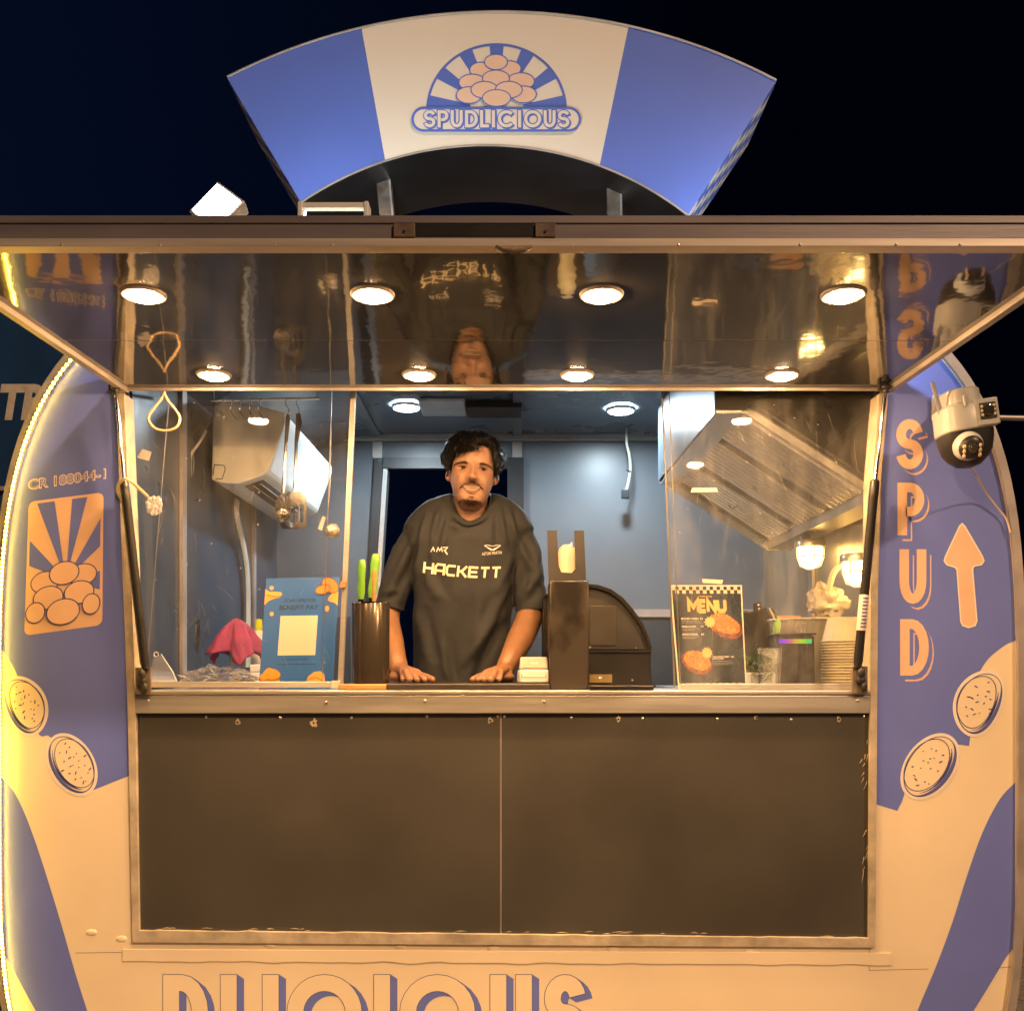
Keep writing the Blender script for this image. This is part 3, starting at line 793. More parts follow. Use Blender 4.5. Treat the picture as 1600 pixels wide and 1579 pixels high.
# ---- recessed downlights
spot_m = emitter('warm_downlight', (1.0, .55, .23), 1300)
names = {(0, 0): 'left end of the front row', (0, 1): 'front row between the left end and the middle', (0, 2): 'front row just right of the middle', (0, 3): 'right end of the front row',
         (1, 0): 'left end of the rear row', (1, 1): 'rear row just left of the middle', (1, 2): 'rear row just right of the middle', (1, 3): 'right end of the rear row'}
first = None
for r_, (Y, pxs) in enumerate(((1.904, (224, 582, 940, 1318)), (2.458, (334, 655, 902, 1222)))):
    for k, px in enumerate(pxs):
        c = Vector(((px - 800) * Y / F, Y, az(Y) + .012))
        if first is None:
            first = thing('downlight', '', 'ceiling lamp', c, 'warm downlights in the awning')
            mb = MB(); mb.lathe(c, [(.030, -.0008), (.033, -.006), (.041, -.006), (.0445, -.0030), (.0455, -.0004)], 28, cap=False); mb.build('trim_ring', alu_dull, first, smooth=True)
            mb = MB(); mb.lathe(c + Vector((0, 0, -.0022)), [(.0285, 0), (.0278, -.0050), (.0235, -.0090), (.014, -.0118), (0, -.0125)], 24); mb.build('lens', spot_m, first, smooth=True)
            o = first
        else:
            o = copy_tree(first); o.location = c
        o['label'] = 'round glowing downlight in the awning underside, ' + names[(r_, k)]

# ---- gas struts
def strut(top, mid, bot, bracket, label, ylab, sticker=None):
    t0, m0, b0 = pt(*top), pt(*mid), pt(*bot)
    o = thing('gas_strut', label, 'gas strut', b0, 'gas struts holding up the awning')
    mb = MB(); mb.tube([t0, m0 + (b0 - m0) * .05], .0052, 12); mb.build('piston_rod', chrome, o, smooth=True)
    mb = MB(); d_ = (b0 - m0).normalized()
    mb.tube([m0, m0 + d_ * .004, m0 + d_ * .05, m0 + d_ * .052, b0 - d_ * .02, b0], [.010, .0128, .0128, .0123, .0123, .009], 16); cy = mb.build('cylinder', black, o, smooth=True)
    mb = MB(); mb.tube([t0 + Vector((0, 0, .012)), t0 - Vector((0, 0, .012))], .008, 10); mb.ellipsoid(t0 + Vector((0, 0, .004)), .014, .012, .010)
    mb.box(t0.x - .018, t0.x + .006, t0.y - .004, t0.y + .012, t0.z - .004, t0.z + .022); mb.build('top_bracket', black_matte, o, smooth=True)
    c = pt(*bracket)
    mb = MB(); mb.box(c.x - .022, c.x + .022, c.y + .006, c.y + .012, c.z - .038, c.z + .038); bp = mb.build('bottom_bracket', rust, o, bevel=.002)
    mb = MB(); mb.lathe(c - dy * .004, [(.013, .01), (.013, 0), (.007, -.004), (0, -.005)], 14, 'Y'); mb.ellipsoid(c + Vector((0, -.004, .02)), .011, .01, .017)
    mb.ellipsoid(c + Vector((.008, -.002, -.018)), .009, .008, .015); mb.build('ball_joint', black_matte, bp, smooth=True)
    if sticker:
        a, b = m0.lerp(b0, sticker[0]), m0.lerp(b0, sticker[1]); mb = MB(); mb.tube([a, b], .0131, 16, cap=False); st_ = mb.build('sticker', material('strut_sticker', (.72, .58, .55), .5), cy, smooth=True)
        mb = MB()
        for i in range(9):
            p = a.lerp(b, .1 + i * .1); mb.box(p.x - .0075, p.x + .0075, p.y - .0142, p.y - .0134, p.z - .0016, p.z + .0016)
        mb.build('sticker_print', ink, st_)
    return o
strut((181, 607, 2.545), (194, 752, 2.56), (227, 1045, 2.575), (222, 1064, 2.575), 'black gas strut leaning against the left jamb with a cream ribbon tied on it', 'l')
strut((1384, 607, 2.545), (1367, 750, 2.56), (1340, 1043, 2.575), (1345, 1062, 2.575), 'black gas strut with a pink sticker in front of the stacked bowls', 'r', (.61, .80))

# ------------------------------------------------------------------ roof sign
SY, SD = 2.66, .32
sign = thing('roof_sign', 'fan-shaped blue and cream name sign standing on the trailer roof', 'sign', pt(787, 320, SY + .15))
smap = plane_map(SY)
def circ(px, a, b, c):
    """row on the circle through three photo points"""
    (x1, y1), (x2, y2), (x3, y3) = a, b, c
    D_ = 2 * (x1 * (y2 - y3) + x2 * (y3 - y1) + x3 * (y1 - y2))
    ux = ((x1 * x1 + y1 * y1) * (y2 - y3) + (x2 * x2 + y2 * y2) * (y3 - y1) + (x3 * x3 + y3 * y3) * (y1 - y2)) / D_
    uy = ((x1 * x1 + y1 * y1) * (x3 - x2) + (x2 * x2 + y2 * y2) * (x1 - x3) + (x3 * x3 + y3 * y3) * (x2 - x1)) / D_
    r_ = math.hypot(x1 - ux, y1 - uy)
    return uy - math.sqrt(max(0, r_ * r_ - (px - ux) ** 2))
OUT = ((355, 122), (790, 20), (1213, 127)); INN = ((470, 316), (785, 227), (1075, 336))
def outer_(t): x = 355 + t * 858; return (x, circ(x, *OUT))
def inner_(t): x = 470 + t * 605; return (x, circ(x, *INN))
t1, t2 = .2448, .7308; u1, u2 = .218, .772
def seg(a0, a1, b0, b1, n, f, Y, off=0):
    A = [smap(*outer_(a0 + (a1 - a0) * i / n), 0) + dy * off for i in range(n + 1)]
    B = [smap(*inner_(b0 + (b1 - b0) * i / n), 0) + dy * off for i in range(n + 1)]
    return A, B
for (a0, a1, b0, b1, m, nm) in ((0, t1, 0, u1, sign_blue, 'blue_panel'), (t1, t2, u1, u2, sign_cream, 'cream_panel'), (t2, 1, u2, 1, sign_blue, 'blue_panel')):
    A, B = seg(a0, a1, b0, b1, 18, smap, SY)
    mb = MB(); mb.strip(A, B); mb.strip([p + dy * .004 for p in A], [p + dy * .004 for p in B]); mb.strip(A, [p + dy * .004 for p in A]); mb.strip(B, [p + dy * .004 for p in B])
    pn = mb.build(nm, m, sign)
    if nm == 'cream_panel': cpanel = pn
A, B = seg(0, 1, 0, 1, 40, smap, SY, .0045)
mb = MB(); mb.strip(A, [p + dy * SD for p in A]); mb.build('sign_top', sign_cream, sign, smooth=True)
mb = MB(); mb.strip(B, [p + dy * SD for p in B]); und = mb.build('sign_underside', under_black, sign, smooth=True)
mb = MB(); mb.strip([p + dy * SD for p in A], [p + dy * SD for p in B]); mb.build('sign_back', sign_cream, sign)
mb = MB(); mb.tube([p + Vector((0, -.006, .002)) for p in A], .003, 6); mb.tube([p + Vector((0, -.006, -.002)) for p in B], .003, 6); mb.build('edge_bead', alu_dull, sign, smooth=True)
for s_, i in ((-1, 0), (1, -1)):
    a, b = A[i], B[i]
    mb = MB(); mb.quad(a, b, b + dy * SD, a + dy * SD); sd = mb.build('sign_side', sign_cream, sign)
    n_ = Vector((s_ * abs((b - a).z), 0, -abs((b - a).x))).normalized() * .001
    mb = MB(); nu, nv = 6, 8
    for u in range(nu):
        for v in range(nv):
            if (u + v) % 2: continue
            q = lambda uu, vv: a.lerp(b, vv / nv) + dy * SD * uu / nu + n_
            mb.quad(q(u, v), q(u + 1, v), q(u + 1, v + 1), q(u, v + 1))
    mb.build('checker_print', sign_blue, sd)
# emblem: sun-ray half disc, heap of potatoes, name in a pill
ex, ey, er = 776, 172, 108
em = smap
mb = MB(); stroke(mb, ell(ex, ey, er, er - 6, 0, 40, 180, 360), 4, em, 2); emb = mb.build('emblem_arch', sign_blue, cpanel)
mb = MB()
for a in (187, 215, 243, 270, 297, 325, 353):
    fill(mb, [(ex + 42 * math.cos(R(a - 6)), ey + 38 * math.sin(R(a - 6))), (ex + (er - 1) * math.cos(R(a - 6)), ey + (er - 7) * math.sin(R(a - 6))), (ex + (er - 1) * math.cos(R(a + 6)), ey + (er - 7) * math.sin(R(a + 6))), (ex + 42 * math.cos(R(a + 6)), ey + 38 * math.sin(R(a + 6)))], em, 1)
mb.build('emblem_rays', sign_blue, emb)
peach = material('peach_print', (.74, .52, .40), .4, var=.02)
potato_heap(emb, em, [(752, 110, 19, 13, 0), (796, 108, 19, 13, 0), (775, 98, 19, 13, 0), (738, 130, 22, 14, 0), (814, 128, 22, 14, 0), (775, 124, 22, 14, 0), (733, 150, 21, 14, 0), (818, 149, 21, 14, 0), (757, 142, 22, 14, 0), (795, 142, 22, 14, 0), (776, 155, 23, 14, 0)], 3, peach, sign_blue, (1.8, 1.8))
mb = MB(); fill(mb, rrect(643, 169, 908, 208, 19, 10), em, 14); pill = mb.build('name_plate', sign_cream, emb)
mb = MB(); stroke(mb, rrect(645, 171, 906, 206, 17.5, 10), 4, em, 15, True); mb.build('name_plate_outline', sign_blue, emb)
mb = MB(); mb2 = MB()
xx = 662
for ch, wd_ in (('S', 19), ('P', 18), ('U', 20), ('D', 21), ('L', 15), ('I', 8), ('C', 28), ('I', 8), ('O', 28), ('U', 20), ('S', 19)):
    glyph(mb, ch, xx, 174, xx + wd_, 202, 6.4, em, 16, 1.6, 1.6, 1.4); glyph(mb, ch, xx, 174, xx + wd_, 202, 6.4, em, 16.3, 1.6)
    glyph(mb2, ch, xx, 174, xx + wd_, 202, 6.0, em, 17, -1.2); xx += wd_ + 2.4
mb.build('sign_lettering', sign_blue, emb); mb2.build('lettering_face', sign_cream, emb)
# steel posts under the sign
for (xa, ya, xb, yb, wd) in ((596, 264, 612, 345, .030), (958, 264, 962, 345, .032)):
    Y0 = SY + .10
    a, b = pt(xa, ya, Y0), pt(xb, yb + 10, Y0); b.z = EYE + 1.148; h = Vector((wd / 2 + .004, 0, 0))
    mb = MB(); mb.hexa([a - h, a + h, b + h, b - h], [p + dy * .012 for p in (a - h, a + h, b + h, b - h)]); ps = mb.build('sign_post', rust, sign, bevel=.002)
    mb = MB(); s_ = 1 if xa > 800 else -1
    e = h * .9; mb.hexa([a + e, a + e + Vector((.006, 0, 0)), b + e + Vector((.006, 0, 0)), b + e], [p + dy * .05 for p in (a + e, a + e + Vector((.006, 0, 0)), b + e + Vector((.006, 0, 0)), b + e)]); mb.build('post_flange', alu_dull, ps)
mb = MB(); mb.tube(smoothpath([pt(800, 228, SY + .03), pt(850, 236, SY + .05), pt(910, 256, SY + .08), pt(945, 272, SY + .10)], 6), .0018, 6); mb.build('sign_cable', rubber, sign)

# floodlight standing on the awning and a lamp bar that lights the sign
fl_em = emitter('cold_flood', (.72, .92, 1.0), 30)
c = pt(343, 329, 1.80)
flood = thing('floodlight', 'square glaring white floodlight tilted on one corner on top of the awning', 'floodlight', c)
rot = Matrix.Rotation(R(-10), 3, 'Z') @ Matrix.Rotation(R(-14), 3, 'X') @ Matrix.Rotation(R(40), 3, 'Y')
mb = MB(); hs = .041
q = [Vector((-hs, -.012, -hs)), Vector((hs, -.012, -hs)), Vector((hs, -.012, hs)), Vector((-hs, -.012, hs))]
mb.hexa([c + rot @ p for p in q], [c + rot @ (p * .9 + dy * .03) for p in q]); mb.build('lamp_housing', alu_dull, flood, bevel=.003)
q = [Vector((-hs * .84, -.0135, -hs * .84)), Vector((hs * .84, -.0135, -hs * .84)), Vector((hs * .84, -.0135, hs * .84)), Vector((-hs * .84, -.0135, hs * .84))]
mb = MB(); mb.quad(*[c + rot @ p for p in q]); mb.build('lamp_glass', fl_em, flood)
mb = MB(); mb.tube([c + Vector((-.05, .02, -.03)), c + Vector((-.05, .03, -.055)), c + Vector((.05, .03, -.055)), c + Vector((.05, .02, -.03))], .004, 8)
mb.build('lamp_bracket', alu_dull, flood)
bar_em = emitter('sign_lamp', (.80, .95, 1.0), 2150)
first = None
for xb, lab in ((520, 'slim white lamp bar on two feet under the left of the roof sign'), (1180, 'added lamp bar, unseen behind the awning lip, lighting the right of the sign')):
    Y = 2.02; c = pt(xb, 330, Y)
    if xb != 520: c = Vector((.75, 2.30, c.z + az(2.30) - az(2.02)))  # added bar, out of view, placed to light the sign's right side
    if first is None:
        first = thing('lamp_bar', lab, 'sign lamp', c, 'lamp bars lighting the roof sign')
        a, b = pt(470, 322, Y), pt(573, 322, Y)
        mb = MB(); mb.box(a.x, b.x, Y - .006, Y + .012, a.z - .006, a.z + .006); mb.build('lamp_body', white, first, bevel=.002)
        for p in (a, b):
            mb = MB(); mb.box(p.x - .005, p.x + .005, Y - .010, Y + .03, az(Y) + .0565, p.z + .0065); mb.build('foot', white, first, bevel=.002)
        mb = MB(); n0 = Vector((0, .8, .6))
        mb.quad(a + Vector((.01, .0125, -.004)), b + Vector((-.01, .0125, -.004)), b + Vector((-.01, .0145, .006)), a + Vector((.01, .0145, .006))); mb.build('lamp_tube', bar_em, first)
    else:
        o = copy_tree(first); o.location = c; o['label'] = lab

# ------------------------------------------------------------------ interior lamps
cool_m = emitter('cool_ceiling_led', (.75, .91, 1.0), 680)
first = None
for px, py, lab in ((635, 632, 'round cool white ceiling light beside the pale ceiling vent'), (970, 637, 'round cool white ceiling light above the dangling cable')):
    Y = (CEIL - EYE) * F / (HZ - py); c = Vector(((px - 800) * Y / F, Y, CEIL - .003))
    if first is None:
        first = thing('ceiling_light', lab, 'ceiling lamp', c, 'cool white ceiling lights inside the trailer')
        mb = MB(); mb.lathe(c, [(.062, 0), (.060, -.010), (.052, -.014), (.050, -.010)], 28, cap=False); mb.build('trim_ring', white, first, smooth=True)
        mb = MB(); mb.lathe(c + Vector((0, 0, -.0115)), [(.051, 0), (0, -.001)], 24); mb.build('lens', cool_m, first); o = first
    else: o = copy_tree(first); o.location = c; o['label'] = lab
bulk_m = emitter('warm_bulkhead_lens', (1, .60, .17), 20)
first = None
for px, py, Y, lab in ((1266, 850, 3.44, 'caged bulkhead lamp glowing yellow under the hood, the farther from the hatch'), (1340, 872, 3.02, 'caged bulkhead lamp half hidden behind the right gas strut')):
    c = pt(px, py, Y)
    if first is None:
        first = thing('bulkhead_lamp', lab, 'wall lamp', c, 'bulkhead lamps under the hood'); r0 = .052
        mb = MB(); mb.lathe(c, [(r0 * 1.02, .012), (r0 * 1.1, .004), (r0 * 1.1, -.012), (r0 * .95, -.014)], 24); mb.build('lamp_base', warm_wall, first, smooth=True)
        mb = MB(); mb.lathe(c + Vector((0, 0, -.014)), [(r0 * .86, 0), (r0 * .84, -.03), (r0 * .66, -.058), (r0 * .35, -.072), (0, -.076)], 24); mb.build('glass_dome', bulk_m, first, smooth=True)
        mb = MB()
        for k in range(4):
            t = math.pi * k / 4
            mb.tube([c + Vector((math.cos(t) * r, math.sin(t) * r, h - .014)) for r, h in ((r0 * .98, 0), (r0 * .96, -.034), (r0 * .74, -.066), (0, -.083), (-r0 * .74, -.066), (-r0 * .96, -.034), (-r0 * .98, 0))], .0022, 6)
        mb.lathe(c + Vector((0, 0, -.046)), [(r0 * .98, .002), (r0 * .98, -.002), (r0 * .93, -.002), (r0 * .93, .002)], 24, cap=False)
        mb.build('wire_cage', alu, first, smooth=True); o = first
    else: o = copy_tree(first); o.location = c; o['label'] = lab

# ------------------------------------------------------------------ extractor hood on the right
hood = thing('extractor_hood', 'steel extractor hood with rows of baffle filters inside on the right', 'extractor hood', (.95, 3.3, EYE + .5))
hy0, hy1 = 2.79, 3.86
hoodm = material('hood_steel', (.78, .80, .80), .22, .8, var=.08, scale=5, stretch=(1, .2, 1), bump=.06, bscale=12)
front_lit = material('hood_front_steel', (.105, .14, .17), .36, .3, var=.05, scale=4)
A0 = Vector((.69, 0, EYE + .772)); A1 = Vector((1.05, 0, EYE + .540))
mb = MB(); mb.hexa([Vector((.600, hy0, EYE + .765)), Vector((.606, hy0, EYE + .765)), Vector((.606, hy0, CEIL - .02)), Vector((.600, hy0, CEIL - .02))], [Vector((.600, hy1, EYE + .785)), Vector((.606, hy1, EYE + .785)), Vector((.606, hy1, CEIL - .02)), Vector((.600, hy1, CEIL - .02))]); mb.build('front_plate', front_lit, hood)
mb = MB(); mb.box(.6065, .69, hy0, hy1, EYE + .768, EYE + .776); mb.build('front_lip', hoodm, hood)
mb = MB(); mb.hexa([A1 + dy * hy0 + Vector((0, 0, -.004)), Vector((XR - .02, hy0, EYE + .536)), Vector((XR - .02, hy0, EYE + .505)), A1 + dy * hy0 + Vector((0, 0, -.036))],
   [A1 + dy * hy1 + Vector((0, 0, -.004)), Vector((XR - .02, hy1, EYE + .536)), Vector((XR - .02, hy1, EYE + .505)), A1 + dy * hy1 + Vector((0, 0, -.036))]); mb.build('grease_gutter', warm_wall, hood)
for yy in (hy1 + .001,):
    mb = MB(); mb.prism([Vector((.607, yy, EYE + .78)), Vector((1.05, yy, EYE + .50)), Vector((XR - .02, yy, EYE + .50)), Vector((XR - .02, yy, CEIL - .25)), Vector((.95, yy, CEIL - .05)), Vector((.607, yy, CEIL - .03))],
                        [Vector((.607, yy + .006, EYE + .78)), Vector((1.05, yy + .006, EYE + .50)), Vector((XR - .02, yy + .006, EYE + .50)), Vector((XR - .02, yy + .006, CEIL - .25)), Vector((.95, yy + .006, CEIL - .05)), Vector((.607, yy + .006, CEIL - .03))]); mb.build('end_plate', hoodm, hood)
nrm = Vector((-(A1 - A0).z, 0, (A1 - A0).x)).normalized()
if nrm.z > 0: nrm = -nrm
# filters: three banks of slats running up the slope
banks = [(hy0 + .01, 3.10), (3.16, 3.47), (3.53, 3.83)]
sl_mesh = None
mb = MB(); mb.hexa([A0 + dy * hy0 - nrm * .03, A1 + dy * hy0 - nrm * .03, A1 + dy * hy0 - nrm * .036, A0 + dy * hy0 - nrm * .036], [A0 + dy * hy1 - nrm * .03, A1 + dy * hy1 - nrm * .03, A1 + dy * hy1 - nrm * .036, A0 + dy * hy1 - nrm * .036]); mb.build('filter_backing', black_matte, hood)
for (ya, yb) in banks:
    mb = MB()
    for (p, q) in ((ya, ya + .012), (yb - .012, yb)):
        mb.hexa([A0 + dy * p, A0 + dy * q, A0 + dy * q - nrm * .02, A0 + dy * p - nrm * .02], [A1 + dy * p, A1 + dy * q, A1 + dy * q - nrm * .02, A1 + dy * p - nrm * .02])
    ff = mb.build('baffle_filter', hoodm, hood)
    n = 7
    for i in range(n):
        y = ya + .012 + (yb - ya - .024) * (i + .5) / n; h = (yb - ya - .024) / n
        mb = MB(); prof = [(-h * .33, .018), (-h * .31, -.002), (-h * .14, -.016), (h * .10, -.016), (h * .31, -.002), (h * .33, .018)]
        mb.strip([A0 + dy * (y + a) - nrm * (.012 + b) for a, b in prof], [A1 + dy * (y + a) - nrm * (.012 + b) for a, b in prof])
        mb.strip([A0 + dy * (y + a) - nrm * (.010 + b) for a, b in prof], [A1 + dy * (y + a) - nrm * (.010 + b) for a, b in prof])
        mb.build('slat', hoodm, ff, smooth=True)
    mid = A0.lerp(A1, .5) + dy * ((ya + yb) / 2) + nrm * .004
    mb = MB(); mb.tube([mid + Vector((-.02, -.012, .0)) , mid + nrm * .02 + Vector((0, -.012, 0)), mid + Vector((.02, -.012, 0))], .003, 6); mb.build('filter_handle', chrome, ff)

# ------------------------------------------------------------------ air conditioner on the left end wall
ac = thing('air_conditioner', 'white wall-mounted air conditioner high on the left inside wall', 'air conditioner', (XL, 3.7, EYE + .8))
ay0, ay1 = 3.3, 4.15
prof_px = [(333, 632), (352, 629), (400, 632), (446, 645), (446, 660), (419, 735), (411, 742), (373, 755), (345, 754), (330, 749)]
prof = [pt(x, y, ay0) for x, y in prof_px]
mb = MB(); mb.prism(prof, [p + dy * (ay1 - ay0) for p in prof]); mb.build('body', material('ac_body', (.80, .82, .74), .34, var=.04, scale=3), ac, bevel=.006, seg=3)
Fm = lambda u, v, k=0: (prof[4] * (1 - v) + prof[5] * v) + dy * ((ay1 - ay0) * u) + Vector((.001 * (1 + k), 0, -.0004))
mb = MB(); mb.quad(Fm(.02, .03), Fm(.98, .03), Fm(.98, .97), Fm(.02, .97)); mb.build('front_flap', material('ac_front', (.78, .82, .82), .32, var=.03), ac)
# slot and louvre in the underside
ua, ub = prof[6], prof[7]
sl = lambda u, v, k: ua.lerp(ub, u) + dy * ((ay1 - ay0) * v) + Vector((.0, 0, -.0015 - .001 * k))
mb = MB(); mb.quad(sl(.15, .06, 0), sl(.95, .06, 0), sl(.95, .80, 0), sl(.15, .80, 0)); slot = mb.build('air_slot', black_matte, ac)
for u in (.35, .62):
    mb = MB(); a, b = sl(u, .08, 4), sl(u, .78, 4); mb.hexa([a, a + Vector((.012, 0, -.006)), a + Vector((.012, 0, -.008)), a + Vector((0, 0, -.002))], [b, b + Vector((.012, 0, -.006)), b + Vector((.012, 0, -.008)), b + Vector((0, 0, -.002))]); mb.build('louvre', white, slot)
m_ac = plane_map(ay0 - .0015)
mb = MB(); stroke(mb, [(333, 742), (335, 726), (350, 727), (352, 733), (347, 748), (337, 748)], 1.4, m_ac); mb.build('pipe_cutout', black, ac)
mb = MB(); q = pt(395, 785, 3.62); mb.tube(smoothpath([Vector((XL + .03, 3.62, EYE + .66)), Vector((XL + .03, 3.62, EYE + .60)), Vector((XL + .025, 3.74, EYE + .48)), Vector((XL + .022, 3.80, EYE + .34)), Vector((XL + .022, 3.80, EYE + .02))], 6), .022, 8, flat=.5, flat_axis=(1, 0, 0))
tag(mb.build('pipe_cover', white_dirty, None, smooth=True, origin=(XL + .02, 3.8, EYE + .02)), 'grey plastic pipe cover curving down from the air conditioner', 'pipe cover')

# ------------------------------------------------------------------ hanging things
def hang(name, label, cat, pts, r, m, group=None, sides=8):
    mb = MB(); mb.tube(pts, r, sides); o = mb.build(name, m, None, smooth=True, origin=pts[0]); return tag(o, label, cat, group)
LY = 2.70
# cord loop under the hinge
loop = smoothpath([pt(x, y, 2.53) for x, y in ((256, 612), (262, 626), (274, 640), (281, 654), (275, 668), (258, 673), (240, 668), (232, 654), (238, 640), (250, 626), (258, 612))], 5)
hang('cord_loop', 'beige pear-shaped cord loop hanging under the awning hinge', 'cord', loop, .0036, material('beige_cord', (.42, .30, .18), .5, var=.1))
# utensil rail and hooks
ry = 3.04
mb = MB(); mb.tube([pt(330, 626, ry), pt(500, 622, ry)], .004, 8)
mb.tube([pt(334, 626, ry), Vector((pt(334, 626, ry).x, ry, pt(0, 560, ry).z))], .003, 6); mb.tube([pt(496, 622, ry), Vector((pt(496, 622, ry).x, ry, pt(0, 560, ry).z))], .003, 6)
rail_o = mb.build('utensil_rail', chrome, None, smooth=True, origin=pt(415, 622, ry)); tag(rail_o, 'thin steel rail under the ceiling carrying hooks and utensils', 'rail')
for i, x in enumerate((343, 359, 373, 388, 402)):
    pts = smoothpath([pt(x + 7, 622, ry), pt(x + 4, 628, ry - .012), pt(x + 1, 640, ry - .012), pt(x + 7, 650, ry - .014), pt(x + 11, 655, ry - .016), pt(x + 13, 652, ry - .02)], 4)
    hang('hook', 'empty steel hook before the air conditioner, ' + ('leftmost of five', 'second of five from the left', 'middle one of five', 'second nearest the ladle', 'nearest the ladle')[i], 'hook', pts, .0022, chrome, 'empty hooks on the utensil rail', 6)
# ladle / slotted spoon and spatula
uy = 3.0
o = thing('ladle', 'steel ladle hanging from the rail in front of the spatula', 'ladle', pt(450, 650, uy))
mb = MB(); mb.tube([pt(447, 622, uy + .03), pt(446, 632, uy), pt(452, 640, uy - .004), pt(449, 650, uy)], .002, 6); mb.build('hook', chrome, o)
mb = MB(); mb.tube([pt(450, 648, uy), pt(449, 655, uy)], .006, 8, flat=.5, flat_axis=(0, 1, 0)); mb.tube([pt(450, 653, uy), pt(447, 690, uy)], [.0075, .0055], 8, flat=.4, flat_axis=(0, 1, 0)); mb.build('handle', black_matte, o, smooth=True)
mb = MB(); mb.tube([pt(447, 690, uy), pt(444, 735, uy), pt(442, 770, uy)], [.0055, .004, .006], 8, flat=.5, flat_axis=(0, 1, 0)); mb.build('shaft', chrome, o, smooth=True)
mb = MB(); c = pt(443, 794, uy)
def bowl(u, v):
    th = 2 * math.pi * u; r_ = v
    return c + Vector((.026 * r_ * math.cos(th), -.004 - .03 * (1 - r_ * r_) ** 1 * -1 * .8, .045 * r_ * math.sin(th)))
mb.grid(24, 8, bowl, True); sp = mb.build('bowl', chrome, o, smooth=True)
mb = MB(); mb.lathe(c + Vector((.004, -.003, -.012)), [(.008, 0), (.008, -.003), (.005, -.003)], 14, 'Y', cap=False); mb.build('bowl_ring', alu_dull, sp)
o = thing('spatula', 'slotted steel spatula with dark handle hanging behind the ladle', 'spatula', pt(466, 640, uy + .05)); sy_ = uy + .05
mb = MB(); mb.tube([pt(464, 622, ry), pt(463, 630, sy_), pt(468, 640, sy_), pt(466, 648, sy_)], .002, 6); mb.build('hook', chrome, o)
mb = MB(); mb.tube([pt(466, 646, sy_), pt(467, 660, sy_), pt(463, 690, sy_)], [.007, .010, .006], 8, flat=.35, flat_axis=(0, 1, 0)); mb.build('handle', black_matte, o, smooth=True)
mb = MB(); mb.tube([pt(463, 690, sy_), pt(461, 750, sy_), pt(460, 766, sy_)], [.006, .0045, .006], 8, flat=.4, flat_axis=(0, 1, 0)); mb.build('shaft', chrome, o, smooth=True)
sp_m = lambda x, y, k=0: pt(x, y, sy_ - .006 * math.sin(max(0, (y - 766)) / 60 * 1.5))
mb = MB()
q0 = [(450, 768), (470, 768), (479, 778), (479, 822), (474, 826), (441, 826), (438, 822), (440, 778)]
holes = [[pt(x, y, sy_) for x, y in rrect(a, 788, a + 5, 816, 2.2, 3)] for a in (445, 453, 461, 469)]
vs, fs = ring_with_holes([pt(x, y, sy_) for x, y in q0], holes)
mb.add(vs, fs); mb.add([v + dy * .002 for v in vs], fs); mb.build('blade', chrome, o)
# strainer ball with white tag on a wire
o = thing('strainer_ball', 'small silver wire ball with a white tag hanging by the window bar', 'strainer', pt(519, 680, 2.78))
mb = MB(); mb.tube([pt(518, 604, 2.78), pt(516, 760, 2.78), pt(511, 812, 2.78)], .0009, 5); mb.build('wire', alu, o)
mb = MB(); mb.ellipsoid(pt(519, 829, 2.78), .023, .02, .0225, 16, 10); mb.build('ball', material('crumpled_foil', (.72, .64, .5), .3, .9, var=.25, scale=60, bump=1, bscale=90, bdist=.006), o, smooth=True)
mb = MB(); q = [(504, 806), (509, 808), (503, 829), (497, 826)]; mb.prism([pt(x, y, 2.775) for x, y in q], [pt(x, y, 2.778) for x, y in q]); mb.build('tag', white_dirty, o)
# looped cable and bits on the left wall
hang('looped_cable', 'black cable looped around the left inside wall', 'cable', smoothpath([pt(x, y, 3.25) for x, y in ((262, 790), (280, 793), (300, 788), (315, 770), (320, 745), (318, 732))] , 6), .003, rubber)
hang('chain_strap', 'pale strap chain hanging from the left ceiling', 'strap', smoothpath([pt(x, y, 3.2) for x, y in ((322, 672), (312, 690), (298, 712), (297, 740), (292, 790))], 6), .006, alu_dull)
o = thing('folding_bracket', 'folded metal bracket fixed under the ceiling left of the air conditioner', 'bracket', pt(320, 675, 3.35))
mb = MB(); mb.tube([pt(350, 630, 3.35), pt(318, 674, 3.35)], .004, 6); mb.tube([pt(318, 672, 3.35), pt(296, 712, 3.35)], .009, 6, flat=.4); mb.build('arm', alu, o)
# ribbon and torn tape on the left strut
rb = material('cream_ribbon', (.70, .58, .38), .55, var=.1)
o = thing('ribbon', 'cream plastic ribbon tied around the left gas strut', 'ribbon', pt(196, 752, 2.545))
pts = smoothpath([pt(x, y, Y) for x, y, Y in ((231, 776, 2.60), (218, 764, 2.57), (205, 752, 2.545), (195, 748, 2.54), (186, 755, 2.55), (184, 768, 2.57), (192, 782, 2.59), (198, 787, 2.59))], 5)
mb = MB(); mb.tube(pts, .0045, 8, flat=.35, flat_axis=(0, 1, 0)); mb.build('band', rb, o, smooth=True)
mb = MB(); rnd = random.Random(4)
c = pt(241, 790, 2.62)
def wad(u, v):
    th, ph = 2 * math.pi * u, math.pi * v
    d_ = Vector((math.sin(ph) * math.cos(th), math.sin(ph) * math.sin(th), math.cos(ph)))
    q = 1 + .55 * noise.noise(d_ * 3.1 + Vector((3, 1, 2)))
    return c + Vector((d_.x * .022 * q, d_.y * .008 * q, d_.z * .026 * q))
mb.grid(22, 12, wad, True); mb.build('torn_tape', clear_plastic('clear_tape', .25, .25, scale=30, rough=.15), o, smooth=False)
